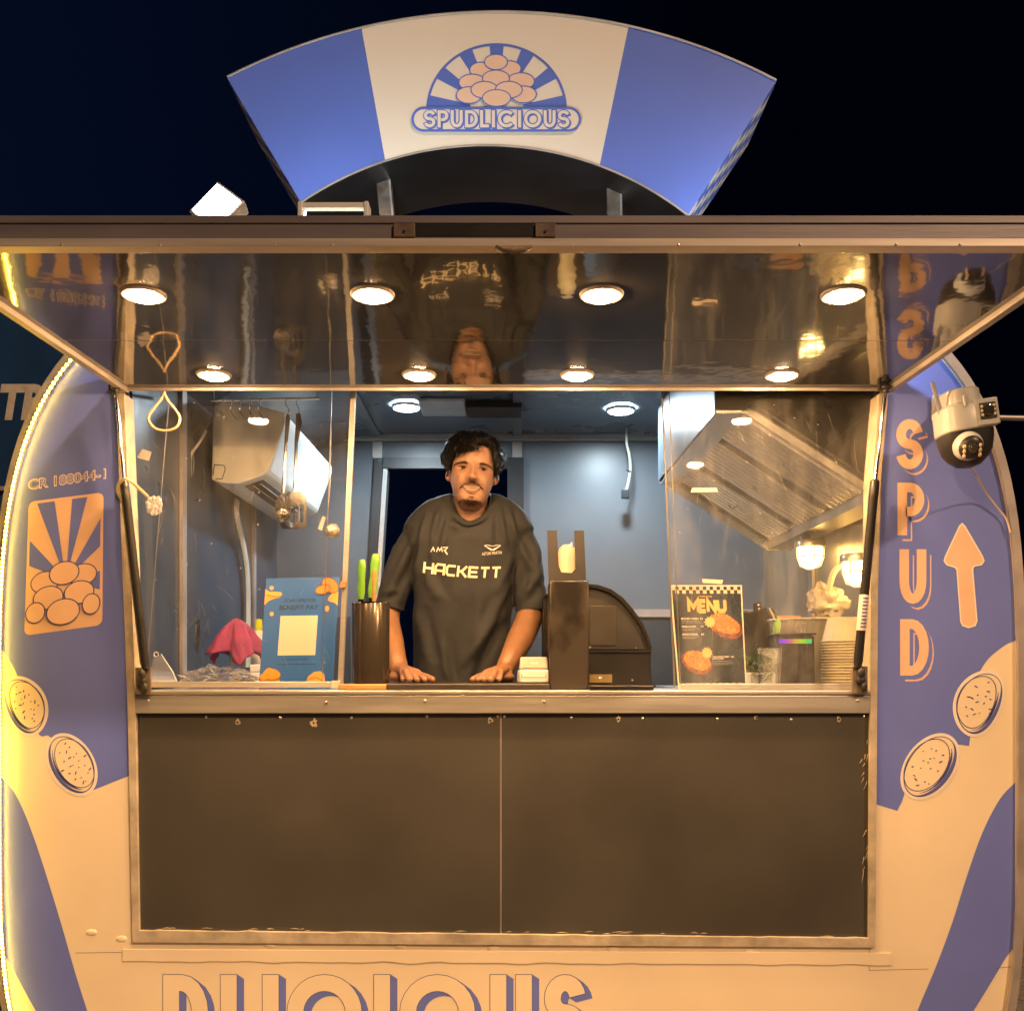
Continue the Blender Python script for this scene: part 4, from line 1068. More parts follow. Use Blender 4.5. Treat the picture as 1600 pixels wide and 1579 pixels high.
# dangling cable from the ceiling
o = thing('dangling_cable', 'grey cable with a loose plug dangling from the ceiling before the back wall', 'cable', pt(978, 640, 4.25))
mb = MB(); mb.tube(smoothpath([pt(x, y, 4.25) for x, y in ((968, 622), (974, 640), (979, 660), (979, 690), (983, 710), (985, 730), (982, 752), (978, 768))], 6), .0065, 8); mb.build('flex', white_dirty, o, smooth=True)
mb = MB(); mb.box(pt(971, 0, 4.25).x, pt(983, 0, 4.25).x, 4.24, 4.26, pt(0, 779, 4.25).z, pt(0, 765, 4.25).z); mb.build('plug', black, o, bevel=.003)
mb = MB(); mb.tube([pt(979, 734, 4.25), pt(985, 737, 4.24)], .004, 6); mb.build('cable_clip', black, o)

# ------------------------------------------------------------------ things on the counter
CT = CZ
def base_z(py=None): return CT
# payment sign
def board_sign(name, label, cat, tl, tr, br, bl, Y0, lean, m, thick=.004):
    a = [pt(*tl, Y0 + lean), pt(*tr, Y0 + lean), pt(*br, Y0), pt(*bl, Y0)]
    dz = CT + .0015 - min(a[2].z, a[3].z)
    for p in a: p.z += dz if p in (a[2], a[3]) else 0
    o = thing(name, label, cat, (a[2] + a[3]) / 2)
    n_ = (a[1] - a[0]).cross(a[3] - a[0]).normalized()
    if n_.y > 0: n_ = -n_
    mb = MB(); mb.hexa(a, [p - n_ * thick for p in a]); pn = mb.build('panel', m, o, bevel=.0008)
    return o, pn, quad_map(*a, n_), a, n_
teal = material('teal_print', (.028, .125, .42), .3, var=.05, scale=4)
o, pn, qm, qa, qn = board_sign('payment_sign', 'blue payment sign with orange potato drawings standing inside the left window', 'sign', (416, 903), (530, 901), (520, 1072), (404, 1073), 2.715, .03, teal)
dk = material('print_dark', (.02, .045, .08), .4); orange = material('orange_print', (.80, .36, .08), .4, var=.03); orange2 = material('deep_orange_print', (.78, .30, .02), .4, var=.03); sack = material('sack_print', (.42, .17, .02), .4)
mb = MB(); text(mb, 'SCAN HERE FOR', .27, .192, .70, .222, qm, 1, .012); text(mb, 'BENEFIT PAY', .21, .25, .74, .292, qm, 1, .02); text(mb, 'SPUDLICIOUS BH', .30, .725, .64, .748, qm, 1, .0); stroke(mb, [(.23, .782), (.75, .78)], .004, qm, 1); mb.build('lettering', dk, pn)
mb = MB(); fill(mb, [(.232, .345), (.74, .345), (.735, .70), (.225, .70)], qm, 1); mb.build('blank_label', material('label_paper', (.58, .52, .40), .5, var=.02), pn)
def asp(pts, k=.67): return pts
mb = MB(); fill(mb, [(0, .10), (.06, .125), (.16, .125), (.215, .13), (.235, .15), (.21, .175), (.12, .19), (.05, .21), (0, .245)], qm, 1); fill(mb, [(1, .13), (.93, .14), (.875, .18), (.86, .205), (.90, .225), (.96, .235), (1, .26)], qm, 1)
fill(mb, [(.66, .985), (.63, .95), (.66, .89), (.74, .85), (.82, .845), (.87, .87), (.885, .92), (.885, .985)], qm, 1); fill(mb, ell(.36, .97, .06, .02), qm, 1)
for u, v in ((.085, .09), (.11, .325)): fill(mb, ell(u, v, .028, .019), qm, 1)
fill(mb, ell(.86, .285, .027, .027, 0), qm, 1); mb.build('orange_shapes', orange, pn)
mb = MB(); fill(mb, ell(.885, .075, .115, .062, 20), qm, 2); fill(mb, ell(.79, .112, .10, .04, -6), qm, 4); mb.build('potato_drawing', material('potato_print', (.70, .25, .035), .4, var=.05), pn)
mb = MB(); stroke(mb, ell(.79, .112, .10, .04, -6), .008, qm, 5, True); stroke(mb, ell(.885, .075, .115, .062, 20), .008, qm, 3, True)
rnd = random.Random(2)
for i in range(14): fill(mb, ell(.72 + rnd.random() * .24, .05 + rnd.random() * .085, .006, .004, 0, 6), qm, 6)
stroke(mb, [(.02, .155), (.08, .16), (.14, .172), (.22, .168)], .006, qm, 2); stroke(mb, ell(.75, .985, .12, .085, 0, 12, 180, 330), .006, qm, 2)
mb.build('drawing_lines', material('brown_ink', (.25, .09, .02), .5), pn)
mb = MB(); fill(mb, [(.02, .90), (.27, .90), (.29, .99), (.0, .99)], qm, 1); mb.build('sack_drawing', sack, pn)
mb = MB(); fill(mb, ell(.10, .865, .075, .042, -35), qm, 2); fill(mb, ell(.20, .86, .085, .035, 15), qm, 2.6); fill(mb, ell(.165, .885, .085, .03, 5), qm, 3.2); fill(mb, ell(.06, .89, .05, .03), qm, 2.4); mb.build('sack_potatoes', orange2, pn)
# menu
o, pn, qm, qa, qn = board_sign('menu_board', 'dark menu board with checkered borders standing inside the right window', 'menu', (1047, 914), (1159, 914), (1167, 1070), (1060, 1071), 2.715, .03, material('menu_edge', (.70, .60, .44), .4))
navy = material('menu_navy', (.014, .024, .036), .28, var=.1)
mb = MB(); fill(mb, [(.02, .012), (.98, .012), (.98, .985), (.02, .985)], qm, 1); pr = mb.build('print', navy, pn)
mb = MB(); nC = 20
for r_ in range(2):
    for i in range(nC):
        if (i + r_) % 2 == 0: u0 = .02 + .96 * i / nC; fill(mb, [(u0, .014 + .034 * r_), (u0 + .96 / nC, .014 + .034 * r_), (u0 + .96 / nC, .048 + .034 * r_), (u0, .048 + .034 * r_)], qm, 2)
chk_m = material('check_print', (.60, .42, .30), .4)
mb.build('checker_border', chk_m, pr); mb = MB()
for i in range(nC):
    if i % 2 == 0: u0 = .02 + .96 * i / nC; fill(mb, [(u0, .945), (u0 + .96 / nC, .945), (u0 + .96 / nC, .983), (u0, .983)], qm, 2)
mb.build('checker_border', chk_m, pr)
mb = MB(); 
for x0, st in ((.22, [[(0, 1), (0, 0), (.5, .62), (1, 0), (1, 1)]]), (.375, [[(.8, .06), (0, .06), (0, .94), (.8, .94)], [(.1, .5), (.7, .5)]]), (.49, [[(0, 1), (0, 0), (1, 1), (1, 0)]]), (.63, [[(0, 0), (0, .75), (.2, .94), (.8, .94), (1, .75), (1, 0)]])):
    wd_ = .13 if x0 == .22 else .10
    for p_ in st: stroke(mb, [(x0 + .018 + wd_ * a_, .147 + .112 * b_) for a_, b_ in p_], .042 if len(p_) > 2 else .030, qm, 2 + .2 * (len(p_) == 2))
mb.build('menu_title', material('yellow_print', (.62, .37, .10), .4), pr)
mb = MB(); text(mb, 'SPUDLICIOUS', .40, .102, .57, .119, qm, 2, .02); mb.build('small_title', material('red_print', (.70, .35, .22), .4), pr)
mb = MB()
for s_, v, x1, pr_ in (('BECHAMEL CHICKEN', .317, .36, '3.2'), ('RANCH CHICKEN', .392, .32, '3.0'), ('BUFFALO CHICKEN', .468, .34, '3.0')):
    text(mb, s_, .12, v, x1, v + .016, qm, 2, .012); text(mb, pr_, .385, v, .425, v + .016, qm, 2, .012)
text(mb, '"THE LOADED SWEET', .52, .686, .77, .701, qm, 2, .01); text(mb, 'POTATO SPUD"', .52, .705, .69, .719, qm, 2, .01); text(mb, '3.0', .79, .688, .83, .702, qm, 2, .01)
mb.build('menu_lettering', paper_m, pr)
mb = MB()
for v, x0, x1 in ((.347, .12, .38), (.364, .12, .41), (.421, .12, .37), (.437, .12, .30), (.498, .12, .37), (.514, .12, .32), (.735, .52, .78), (.752, .52, .82), (.768, .52, .76)):
    x = x0
    rnd = random.Random(int(v * 1000))
    while x < x1: wd_ = rnd.uniform(.012, .04); stroke(mb, [(x, v), (min(x + wd_, x1), v)], .0045, qm, 2); x += wd_ + .008
mb.build('menu_small_print', material('grey_print', (.30, .29, .27), .5), pr)
def dish(cx, cy, rx, ry, rot, seed, top, name):
    rnd = random.Random(seed)
    mb = MB(); fill(mb, [(x + rnd.uniform(-.008, .008), y) for x, y in ell(cx, cy + .012, rx * 1.04, ry * 1.08, rot, 30)], qm, 2); o = mb.build(name, material('skin_' + name, (.20, .035, .012), .4, var=.3, scale=80), pr)
    mb = MB(); fill(mb, [(x + rnd.uniform(-.012, .012), y + rnd.uniform(-.006, .006)) for x, y in ell(cx, cy - .008, rx * .9, ry * .84, rot, 30)], qm, 3); mb.build('filling', material('fill_' + name, top, .4, var=.3, scale=160), o)
    mb = MB()
    for i in range(16):
        t = i / 15; a = (cx - rx * .75 + 1.5 * rx * t, cy - ry * .6 * math.sin(3.14 * t) + rnd.uniform(-.01, .01)); stroke(mb, [a, (a[0] + .03, a[1] + ry * rnd.uniform(.4, .9))], .008, qm, 4)
    mb.build('drizzle', material('dz_' + name, (.55, .13, .02), .4), o)
dish(.73, .385, .24, .105, 14, 3, (.55, .20, .035), 'dish_picture'); dish(.30, .735, .21, .105, 10, 6, (.58, .24, .02), 'dish_picture')
mb = MB()
for cu, cv, rr_ in ((.52, .36, .085), (.45, .655, .085)):
    fill(mb, [(cu + rr_ * (1 if i % 2 else .72) * math.cos(i * math.pi / 11), cv + .68 * rr_ * (1 if i % 2 else .72) * math.sin(i * math.pi / 11)) for i in range(22)], qm, 5)
mb.build('star_badge', material('badge', (.74, .42, .13), .4), pr)
# coaster and knife holder
o = MB(); c = pt(572, 1071, 2.70); o.box(c.x - .068, c.x + .066, 2.635, 2.84, CT + .0005, CT + .017)
tag(o.build('wooden_board', wood, None, bevel=.004, origin=(c.x, 2.7, CT)), 'small wooden board under the knife holder at the front of the counter', 'board')
hx, hyy = pt(579, 0, 2.74).x, 2.745; hz0, hz1 = CT + .0175, pt(0, 942, 2.74).z
o = thing('knife_holder', 'tall smoked steel cylinder holding green-handled knives', 'knife holder', (hx, hyy, hz0))
mb = MB(); mb.lathe((hx, hyy, hz0), [(.050, 0), (.054, .003), (.0545, hz1 - hz0 - .002), (.0535, hz1 - hz0), (.0515, hz1 - hz0), (.0512, .02)], 40); mb.build('shell', holder_m, o, smooth=True)
mb = MB(); mb.lathe((hx, hyy, hz0 + .03), [(.0505, 0), (.0505, hz1 - hz0 - .05)], 32); mb.build('bristle_core', black_matte, o)
mb = MB(); mb.lathe((hx, hyy, hz1 - .003), [(.0552, 0), (.0552, .004), (.0505, .004)], 40, cap=False); mb.build('rim', chrome, o, smooth=True)
def knife(label, x0, y0, x1, y1, Y, m, r, blade=True):
    a, b = pt(x0, y0, Y), pt(x1, y1, Y); o = thing('knife', label, 'knife', b, 'knives standing in the holder')
    mb = MB(); dd = (b - a)
    mb.tube([a, a + dd * .04, a + dd * .2, a + dd * .5, a + dd * .8, b], [r * .5, r * .85, r, r * .8, r, r * .7], 10, flat=.6, flat_axis=(0, 1, 0)); mb.build('handle', m, o, smooth=True)
    mb = MB(); e = dd.normalized(); s_ = Vector((e.z, 0, -e.x)); mb.prism([b - s_ * .008, b + s_ * .008, b + e * .10 + s_ * .008, b + e * .13 - s_ * .004], [p + dy * .0018 for p in (b - s_ * .008, b + s_ * .008, b + e * .10 + s_ * .008, b + e * .13 - s_ * .004)]); mb.build('blade', chrome, o)
knife('green-handled knife at the left edge of the holder', 566, 874, 564, 936, 2.75, green_m, .012)
knife('green-handled knife leaning right in the middle of the holder', 588, 865, 581, 934, 2.76, green_m, .0145)
knife('slim knife with a wooden handle in front of a green one', 585, 889, 584, 944, 2.715, wood, .0065)
# cutting mat
a, b = pt(608, 0, 2.70).x, pt(858, 0, 2.70).x
MT = CT + .0185
mb = MB(); mb.box(a, b, 2.64, 2.97, CT + .001, MT)
tag(mb.build('cutting_board', material('black_cutting_board', (.035, .03, .027), .42, var=.12, bump=.1), None, bevel=.004, origin=((a + b) / 2, 2.8, CT)), 'black cutting board lying on the counter under the hands', 'cutting board')
# card reader
o = thing('card_reader', 'white card payment reader standing on the black cutting board', 'card reader', pt(833, 1064, 2.74)); cr0 = pt(812, 0, 2.73).x; cr1 = pt(857, 0, 2.73).x
zt_, zm = pt(0, 1026, 2.75).z, pt(0, 1046, 2.73).z
mb = MB(); mb.hexa([Vector((cr0, 2.70, MT + .001)), Vector((cr1, 2.70, MT + .001)), Vector((cr1, 2.705, zm)), Vector((cr0, 2.705, zm))], [Vector((cr0 - .008, 2.80, MT + .001)), Vector((cr1 - .002, 2.80, MT + .001)), Vector((cr1 - .002, 2.79, zm)), Vector((cr0 - .006, 2.79, zm))]); bd = mb.build('body', white, o, bevel=.005, seg=3)
mb = MB(); mb.hexa([Vector((cr0 + .001, 2.709, zm + .0005)), Vector((cr1 - .001, 2.709, zm + .0005)), Vector((cr1 - .003, 2.75, zt_)), Vector((cr0 + .002, 2.75, zt_))], [Vector((cr0 - .003, 2.785, zm + .0005)), Vector((cr1 - .003, 2.785, zm + .0005)), Vector((cr1 - .003, 2.765, zt_)), Vector((cr0 + .002, 2.765, zt_))]); sc_ = mb.build('head', white_dirty, o, bevel=.004, seg=3)
sm = quad_map(Vector((cr0 + .006, 2.7465, zt_ - .004)), Vector((cr1 - .006, 2.7465, zt_ - .004)), Vector((cr1 - .005, 2.711, zm + .004)), Vector((cr0 + .005, 2.711, zm + .004)), Vector((0, -.65, .75)))
mb = MB(); fill(mb, [(0, 0), (1, 0), (1, 1), (0, 1)], sm, 2); dsp = mb.build('display', material('grey_display', (.40, .36, .30), .25), sc_)
mb = MB(); text(mb, 'Card', .36, .42, .64, .62, sm, 4, .0); mb.build('display_text', paper_m, dsp)
mb = MB(); stroke(mb, [(815, 1053), (815, 1058), (853, 1058), (853, 1053)], .8, plane_map(2.7)); mb.build('card_slot', black_matte, bd)
# napkin dispenser with the tall forked back plate
o = thing('napkin_dispenser', 'tall dark brown counter dispenser with a forked back plate', 'dispenser', pt(890, 1073, 2.74)); nx0, nx1 = pt(859, 0, 2.68).x, pt(920, 0, 2.68).x
zf = pt(0, 907, 2.69).z
dm = material('smeared_brown_metal', (.050, .042, .034), .36, .2, var=.2, scale=8, stretch=(1, 1, .6), color2=(.018, .015, .013), thr=(.36, .45), rvar=.14)
mb = MB(); mb.box(nx0, nx1, 2.68, 2.84, CT + .001, zf); mb.build('box', dm, o, bevel=.004)
ym_ = 2.835
mm = plane_map(ym_)
pl_px = [(855, 829), (870, 829), (873, 884), (877, 894), (893, 895), (899, 889), (897, 829), (912, 829), (916, 912), (857, 912)]
mb = MB(); mb.prism([mm(*p) for p in pl_px], [mm(*p) - dy * .004 for p in pl_px]); mb.build('back_plate', black_matte, o)
o = thing('sauce_bottle', 'cream plastic bottle seen through the fork of the dispenser', 'bottle', pt(885, 905, 2.93))
mb = MB(); c = pt(886, 0, 2.93); zb, ztp = CT + .001, pt(0, 850, 2.93).z
mb.lathe((c.x, 2.93, zb), [(.026, 0), (.029, .006), (.029, ztp - zb - .03), (.024, ztp - zb - .012), (.012, ztp - zb - .002), (.0, ztp - zb)], 24); mb.build('bottle_body', material('cream_plastic', (.55, .53, .38), .35, var=.03, sss=.1), o, smooth=True)
mb = MB(); mb.tube([Vector((c.x + .012, 2.915, ztp - .012)), Vector((c.x + .014, 2.912, ztp + .004))], [.006, .003], 10); mb.build('nozzle', white_dirty, o)
# black arched oven
o = thing('potato_oven', 'black rounded countertop oven with a brass plate beside the dispenser', 'oven', pt(950, 1072, 2.95)); OYf = 2.92
mo = plane_map(OYf)
arc_px = [(850, 930), (880, 918), (915, 912), (935, 914), (955, 921), (972, 933), (988, 951), (1003, 972), (1013, 995), (1018, 1012), (1017, 1040), (1019, 1071), (850, 1071)]
mb = MB(); mb.prism([mo(*p) for p in arc_px], [mo(*p) + dy * .22 for p in arc_px]); ob = mb.build('housing', black, o, smooth=False)
inn = [(855, 945), (915, 932), (940, 937), (962, 948), (980, 964), (997, 990), (1008, 1014), (855, 1014)]
mb = MB(); mb.prism([mo(*p) - dy * .004 for p in inn], [mo(*p) for p in inn]); mb.build('face_plate', material('dark_face', (.028, .026, .025), .5), ob)
mb = MB(); mb.strip([mo(*p) - dy * .010 for p in arc_px[:10]], [mo(p[0] - 3, p[1] + 5) - dy * .010 for p in arc_px[:10]]); mb.strip([mo(*p) - dy * .010 for p in arc_px[:10]], [mo(*p) for p in arc_px[:10]]); mb.build('arch_rim', gloss_black, ob)
mb = MB(); mb.box(mo(921, 0).x, mo(963, 0).x, OYf - .0075, OYf - .0042, mo(0, 1008).z, mo(0, 946).z); mb.build('panel_plate', material('brown_plate', (.05, .045, .04), .4), ob, bevel=.002)
mb = MB(); mb.box(mo(850, 0).x, mo(1015, 0).x, OYf - .006, OYf + .001, mo(0, 1018).z, mo(0, 1016).z); mb.build('seam', black_matte, ob)
mb = MB(); mb.box(mo(921, 0).x, mo(956, 0).x, OYf - .006, OYf - .0005, mo(0, 1066).z, mo(0, 1053).z); bp = mb.build('brass_plate', material('brass', (.55, .42, .2), .35, .8, var=.1), ob)
screw(938, 1060, OYf - .006, bp, .005)
for px, py in ((993, 1012), (988, 1062), (922, 1011)): screw(px, py, OYf - .004, ob, .0035)
# tablet
a, b = pt(921, 0, 2.60).x, pt(1021, 0, 2.60).x
o = thing('tablet', 'black tablet lying flat on the counter edge beside the menu', 'tablet', ((a + b) / 2, 2.64, CT))
mb = MB(); mb.box(a, b, 2.592, 2.70, CT + .001, CT + .014); tb = mb.build('case', black, o, bevel=.003)
mb = MB(); mb.quad((a + .006, 2.597, CT + .0145), (b - .006, 2.597, CT + .0145), (b - .006, 2.695, CT + .0145), (a + .006, 2.695, CT + .0145)); mb.build('screen', gloss_black, tb)
# ---- right-hand clutter behind the sheet
rnd = random.Random(11)
bowl_m = material('kraft_paper', (.42, .37, .23), .55, var=.05, scale=10)
bx, by_ = pt(1328, 0, 2.87).x, 2.87
prof = [(.084, 0), (.0865, .0035), (.084, .006), (.0815, .008), (.066, .072), (.064, .073), (0, .073)]
me0 = None
nb = 17; dzb = (pt(0, 1002, 2.80).z - CT - .003) / (nb - 1)
for i in range(nb):
    z = CT + .002 + dzb * i
    if me0 is None:
        mb = MB(); mb.lathe((0, 0, 0), prof, 40, cap=False); me0 = mb.mesh('bowl'); me0.materials.append(bowl_m); shade(me0, 50)
    ob = bpy.data.objects.new('paper_bowl', me0); col.objects.link(ob); ob.location = (bx + rnd.uniform(-.0012, .0012), by_ + rnd.uniform(-.001, .001), z)
    ordn = ['lowest', 'second', 'third', 'fourth', 'fifth', 'sixth', 'seventh', 'eighth', 'ninth', 'tenth', 'eleventh', 'twelfth', 'thirteenth', 'fourteenth', 'fifteenth', 'sixteenth', 'topmost'][i]
    tag(ob, 'upside-down kraft paper bowl by the right strut, ' + ordn + (' of its stack' if i in (0, nb - 1) else ' from the bottom of its stack'), 'bowl', 'paper bowls stacked by the window')
# black caddy with rainbow display
a, b = pt(1217, 0, 2.80).x, pt(1272, 0, 2.80).x; z0, z1 = CT + .001, pt(0, 992, 2.80).z
o = thing('utensil_caddy', 'black caddy with a glowing rainbow strip beside the paper bowls', 'caddy', ((a + b) / 2, 2.85, CT))
mb = MB(); mb.hexa([Vector((a + .006, 2.80, z0)), Vector((b + .004, 2.80, z0)), Vector((b, 2.795, z1)), Vector((a, 2.795, z1))], [Vector((a + .006, 2.90, z0)), Vector((b + .004, 2.90, z0)), Vector((b, 2.905, z1)), Vector((a, 2.905, z1))]); bd = mb.build('body', material('scuffed_black', (.045, .043, .045), .5, var=.4, scale=30, thr=(.35, .75)), o, bevel=.004)
mb = MB(); mb.box(a - .008, b + .004, 2.788, 2.91, z1 + .0005, z1 + .006); mb.build('rim', black, o, bevel=.002)
rm = bpy.data.materials.new('rainbow_display'); rm.use_nodes = True; n, l = rm.node_tree.nodes, rm.node_tree.links
tc = n.new('ShaderNodeTexCoord'); sx = n.new('ShaderNodeSeparateXYZ'); l.new(tc.outputs['Generated'], sx.inputs[0]); rp = n.new('ShaderNodeValToRGB')
rp.color_ramp.elements[0].color = (.12, .0, .8, 1); rp.color_ramp.elements[1].color = (.0, .8, .35, 1)
for p_, c_ in ((.16, (.45, .0, .9, 1)), (.36, (.75, .12, .22, 1)), (.5, (.8, .45, .05, 1)), (.68, (.55, .8, .03, 1)), (.85, (.08, .75, .05, 1))):
    e = rp.color_ramp.elements.new(p_); e.color = c_
l.new(sx.outputs[0], rp.inputs[0]); bs = n['Principled BSDF']; l.new(rp.outputs[0], bs.inputs['Emission Color']); bs.inputs['Emission Strength'].default_value = .75; bs.inputs['Base Color'].default_value = (.01, .01, .01, 1)
mb = MB(); q = pt(1217, 998, 2.793); q2 = pt(1268, 1005, 2.793); mb.box(q.x, q2.x, 2.7915, 2.794, q2.z, q.z); mb.build('light_display', rm, o)
# clear deli tub, herbs and white tray
clear_tub = clear_plastic('clear_tub', .10, .18, scale=20, rough=.12)
o = thing('plastic_tub', 'crumpled clear plastic tub between the herbs and the black caddy', 'tub', pt(1203, 1062, 2.79)); c = pt(1203, 0, 2.79)
mb = MB()
def tub(u, v):
    th = 2 * math.pi * u; r_ = (.030 + .004 * v) * (1 + .05 * math.sin(9 * th) + .07 * noise.noise(Vector((math.cos(th) * 2, math.sin(th) * 2, v * 5))))
    return (c.x + r_ * math.cos(th), 2.79 + r_ * math.sin(th), CT + .002 + .115 * v)
mb.grid(36, 10, tub, True); mb.build('cup', clear_tub, o, smooth=True)
mb = MB(); mb.lathe((c.x, 2.79, CT + .117), [(.036, 0), (.037, .002), (.036, .004)], 24, cap=False); mb.build('rim', clear_tub, o, smooth=True)
a, b = pt(1158, 0, 2.86).x, pt(1203, 0, 2.86).x
tray = MB(); tray.box(a, b, 2.80, 2.96, CT + .001, CT + .008); tray.box(a, b, 2.80, 2.806, CT + .0085, CT + .05); tray.box(a, b, 2.954, 2.96, CT + .0085, CT + .05); tray.box(a, a + .006, 2.807, 2.953, CT + .0085, CT + .05); tray.box(b - .006, b, 2.807, 2.953, CT + .0085, CT + .05)
tag(tray.build('herb_tray', white, None, origin=((a + b) / 2, 2.86, CT)), 'white tray under the herbs behind the menu board', 'tray')
leaf_m = material('herb_green', (.065, .13, .02), .45, var=.35, scale=20); leaf_l = material('pale_leaf', (.30, .34, .10), .45, var=.3, scale=20)
o = thing('herb_bunch', 'bunch of green herbs with pale stems lying in the white tray', 'herbs', ((a + b) / 2, 2.88, CT + .05))
def leafmesh(mb, c, dirv, L, wd, curl, r):
    s_ = dirv.cross(Vector((r.uniform(-1, 1), r.uniform(-1, 1), r.uniform(-.3, 1)))).normalized(); n_ = dirv.cross(s_)
    P = []
    for i in range(6):
        t = i / 5; w_ = wd * math.sin(math.pi * min(1, .12 + .88 * t)) ** .8 if t < 1 else 0
        m_ = c + dirv * (L * t) + n_ * (curl * t * t); P.append((m_ - s_ * w_ + n_ * w_ * .3, m_, m_ + s_ * w_ + n_ * w_ * .3))
    mb.strip([p[0] for p in P], [p[1] for p in P]); mb.strip([p[1] for p in P], [p[2] for p in P])
for i in range(34):
    mb = MB(); cc = Vector((rnd.uniform(a + .005, b - .005), rnd.uniform(2.80, 2.94), CT + rnd.uniform(.03, .105)))
    dd = Vector((rnd.uniform(-1, 1), rnd.uniform(-.8, .4), rnd.uniform(-.4, .7))).normalized(); leafmesh(mb, cc, dd, rnd.uniform(.04, .075), rnd.uniform(.008, .017), rnd.uniform(-.02, .02), rnd)
    mb.build('leaf', leaf_l if i % 5 == 0 else leaf_m, o, smooth=True)
mb = MB()
for i in range(16):
    p = Vector((rnd.uniform(a, b), 2.80, CT + rnd.uniform(.03, .07))); mb.tube([p, p + Vector((rnd.uniform(-.02, .02), -.004, rnd.uniform(-.03, .03)))], .0014, 5)
tag(mb.build('stems', leaf_l, o), kind='stuff')
mb = MB(); cc = pt(1212, 992, 2.93); leafmesh(mb, cc, Vector((.15, 0, 1)).normalized(), .06, .012, -.01, random.Random(5)); lf = mb.build('large_leaf', material('bright_leaf', (.16, .34, .04), .4, var=.15), None, smooth=True, origin=cc); tag(lf, 'single bright green leaf standing before the clear mixing bowl', 'leaf')
# black angular container with tab
o = thing('fryer_basket', 'black angular steel container with an upright tab behind the menu', 'container', pt(1190, 1000, 3.10)); m3 = plane_map(3.10)
mb = MB(); q = [(1150, 952), (1180, 956), (1196, 948), (1208, 954), (1218, 990), (1222, 1068), (1150, 1068)]; mb.prism([m3(*p) for p in q], [m3(*p) + dy * .16 for p in q]); mb.build('body', black, o, bevel=.004)
mb = MB(); q = [(1177, 943), (1189, 940), (1191, 956), (1178, 958)]; mb.prism([m3(*p) - dy * .002 for p in q], [m3(*p) + dy * .002 for p in q]); tb = mb.build('tab', black_matte, o)
screw(1186, 945, 3.0978, tb, .004); screw(1186, 951, 3.0978, tb, .004)
for k in range(3):
    mb = MB(); mb.tube(smoothpath([m3(1196 + 5 * k, 950) - dy * .004, m3(1204 + 4 * k, 966) - dy * .010, m3(1211 + 3 * k, 992) - dy * .006], 5), .0035, 6); mb.build('strap', alu_dull if k == 1 else black_matte, o, smooth=True)
# clear mixing bowl with lid box and a plastic bag on top
o = thing('mixing_bowl', 'wide clear mixing bowl behind the black caddy', 'bowl', pt(1258, 1040, 3.02)); c = pt(1258, 0, 3.02); zt2 = pt(0, 968, 3.02).z
mb = MB(); mb.lathe((c.x, 3.05, CT + .002), [(.06, 0), (.085, .03), (.105, zt2 - CT - .01), (.108, zt2 - CT - .002), (.104, zt2 - CT - .002)], 40); mb.build('bowl_wall', clear_plastic('cloudy_bowl', .22, .2, tint=(.95, .9, .75), scale=9, rough=.12), o, smooth=True)
mb = MB(); mb.lathe((c.x, 3.05, zt2), [(.109, -.003), (.111, 0), (.109, .003), (.104, .002)], 40, cap=False); mb.build('rim', white_dirty, o, smooth=True)
a, b = pt(1216, 0, 3.1).x, pt(1260, 0, 3.1).x
o = MB(); z = pt(0, 968, 3.1).z; o.box(a, b, 3.17, 3.24, CT + .001, z + .0); o.box(a - .004, b + .004, 3.166, 3.244, z + .0005, z + .018)
tag(o.build('food_box', material('orange_lid', (.66, .28, .10), .45, var=.1), None, bevel=.004, origin=((a + b) / 2, 3.2, CT)), 'food box with an orange lid behind the clear mixing bowl', 'box')
mb = MB(); c = pt(1292, 944, 3.12)
def bag(u, v):
    th, ph = 2 * math.pi * u, math.pi * v; d_ = Vector((math.sin(ph) * math.cos(th), math.sin(ph) * math.sin(th), math.cos(ph)))
    q = 1 + .5 * noise.noise(d_ * 2.4 + Vector((7, 1, 0))) + .22 * noise.noise(d_ * 7)
    return c + Vector((d_.x * .060 * q, d_.y * .045 * q, d_.z * .05 * q * (1.25 - .3 * d_.x if d_.z > 0 else 1)))
mb.grid(40, 24, bag, True); tag(mb.build('plastic_bag', material('white_film', (.46, .41, .32), .32, var=.05, bump=.6, bscale=40, bdist=.01, sss=.1), None, smooth=True, origin=c), 'crumpled white plastic bag behind the stacked paper bowls', 'bag')
st = MB(); st.box(c.x - .06, c.x + .10, 3.06, 3.20, CT + .001, c.z - .045)
tag(st.build('storage_box', white_dirty, None, bevel=.005, origin=(c.x, 3.12, CT)), 'pale storage box under the crumpled white plastic bag', 'box')
# curved pipe
hang('curved_pipe', 'pale pipe bending down from the right wall in front of the bulkhead lamp', 'pipe', smoothpath([pt(x, y, Y) for x, y, Y in ((1362, 868, 2.98), (1340, 873, 3.0), (1318, 880, 3.04), (1304, 892, 3.06), (1297, 912, 3.08), (1293, 935, 3.10), (1291, 960, 3.10))], 6), .010, material('pipe_white', (.70, .62, .42), .35, var=.05), sides=12)
hang('wall_conduit', 'thin upright conduit on the back wall below the farther bulkhead lamp', 'conduit', [pt(1238, 875, 4.3), pt(1238, 965, 4.3)], .012, alu_dull)
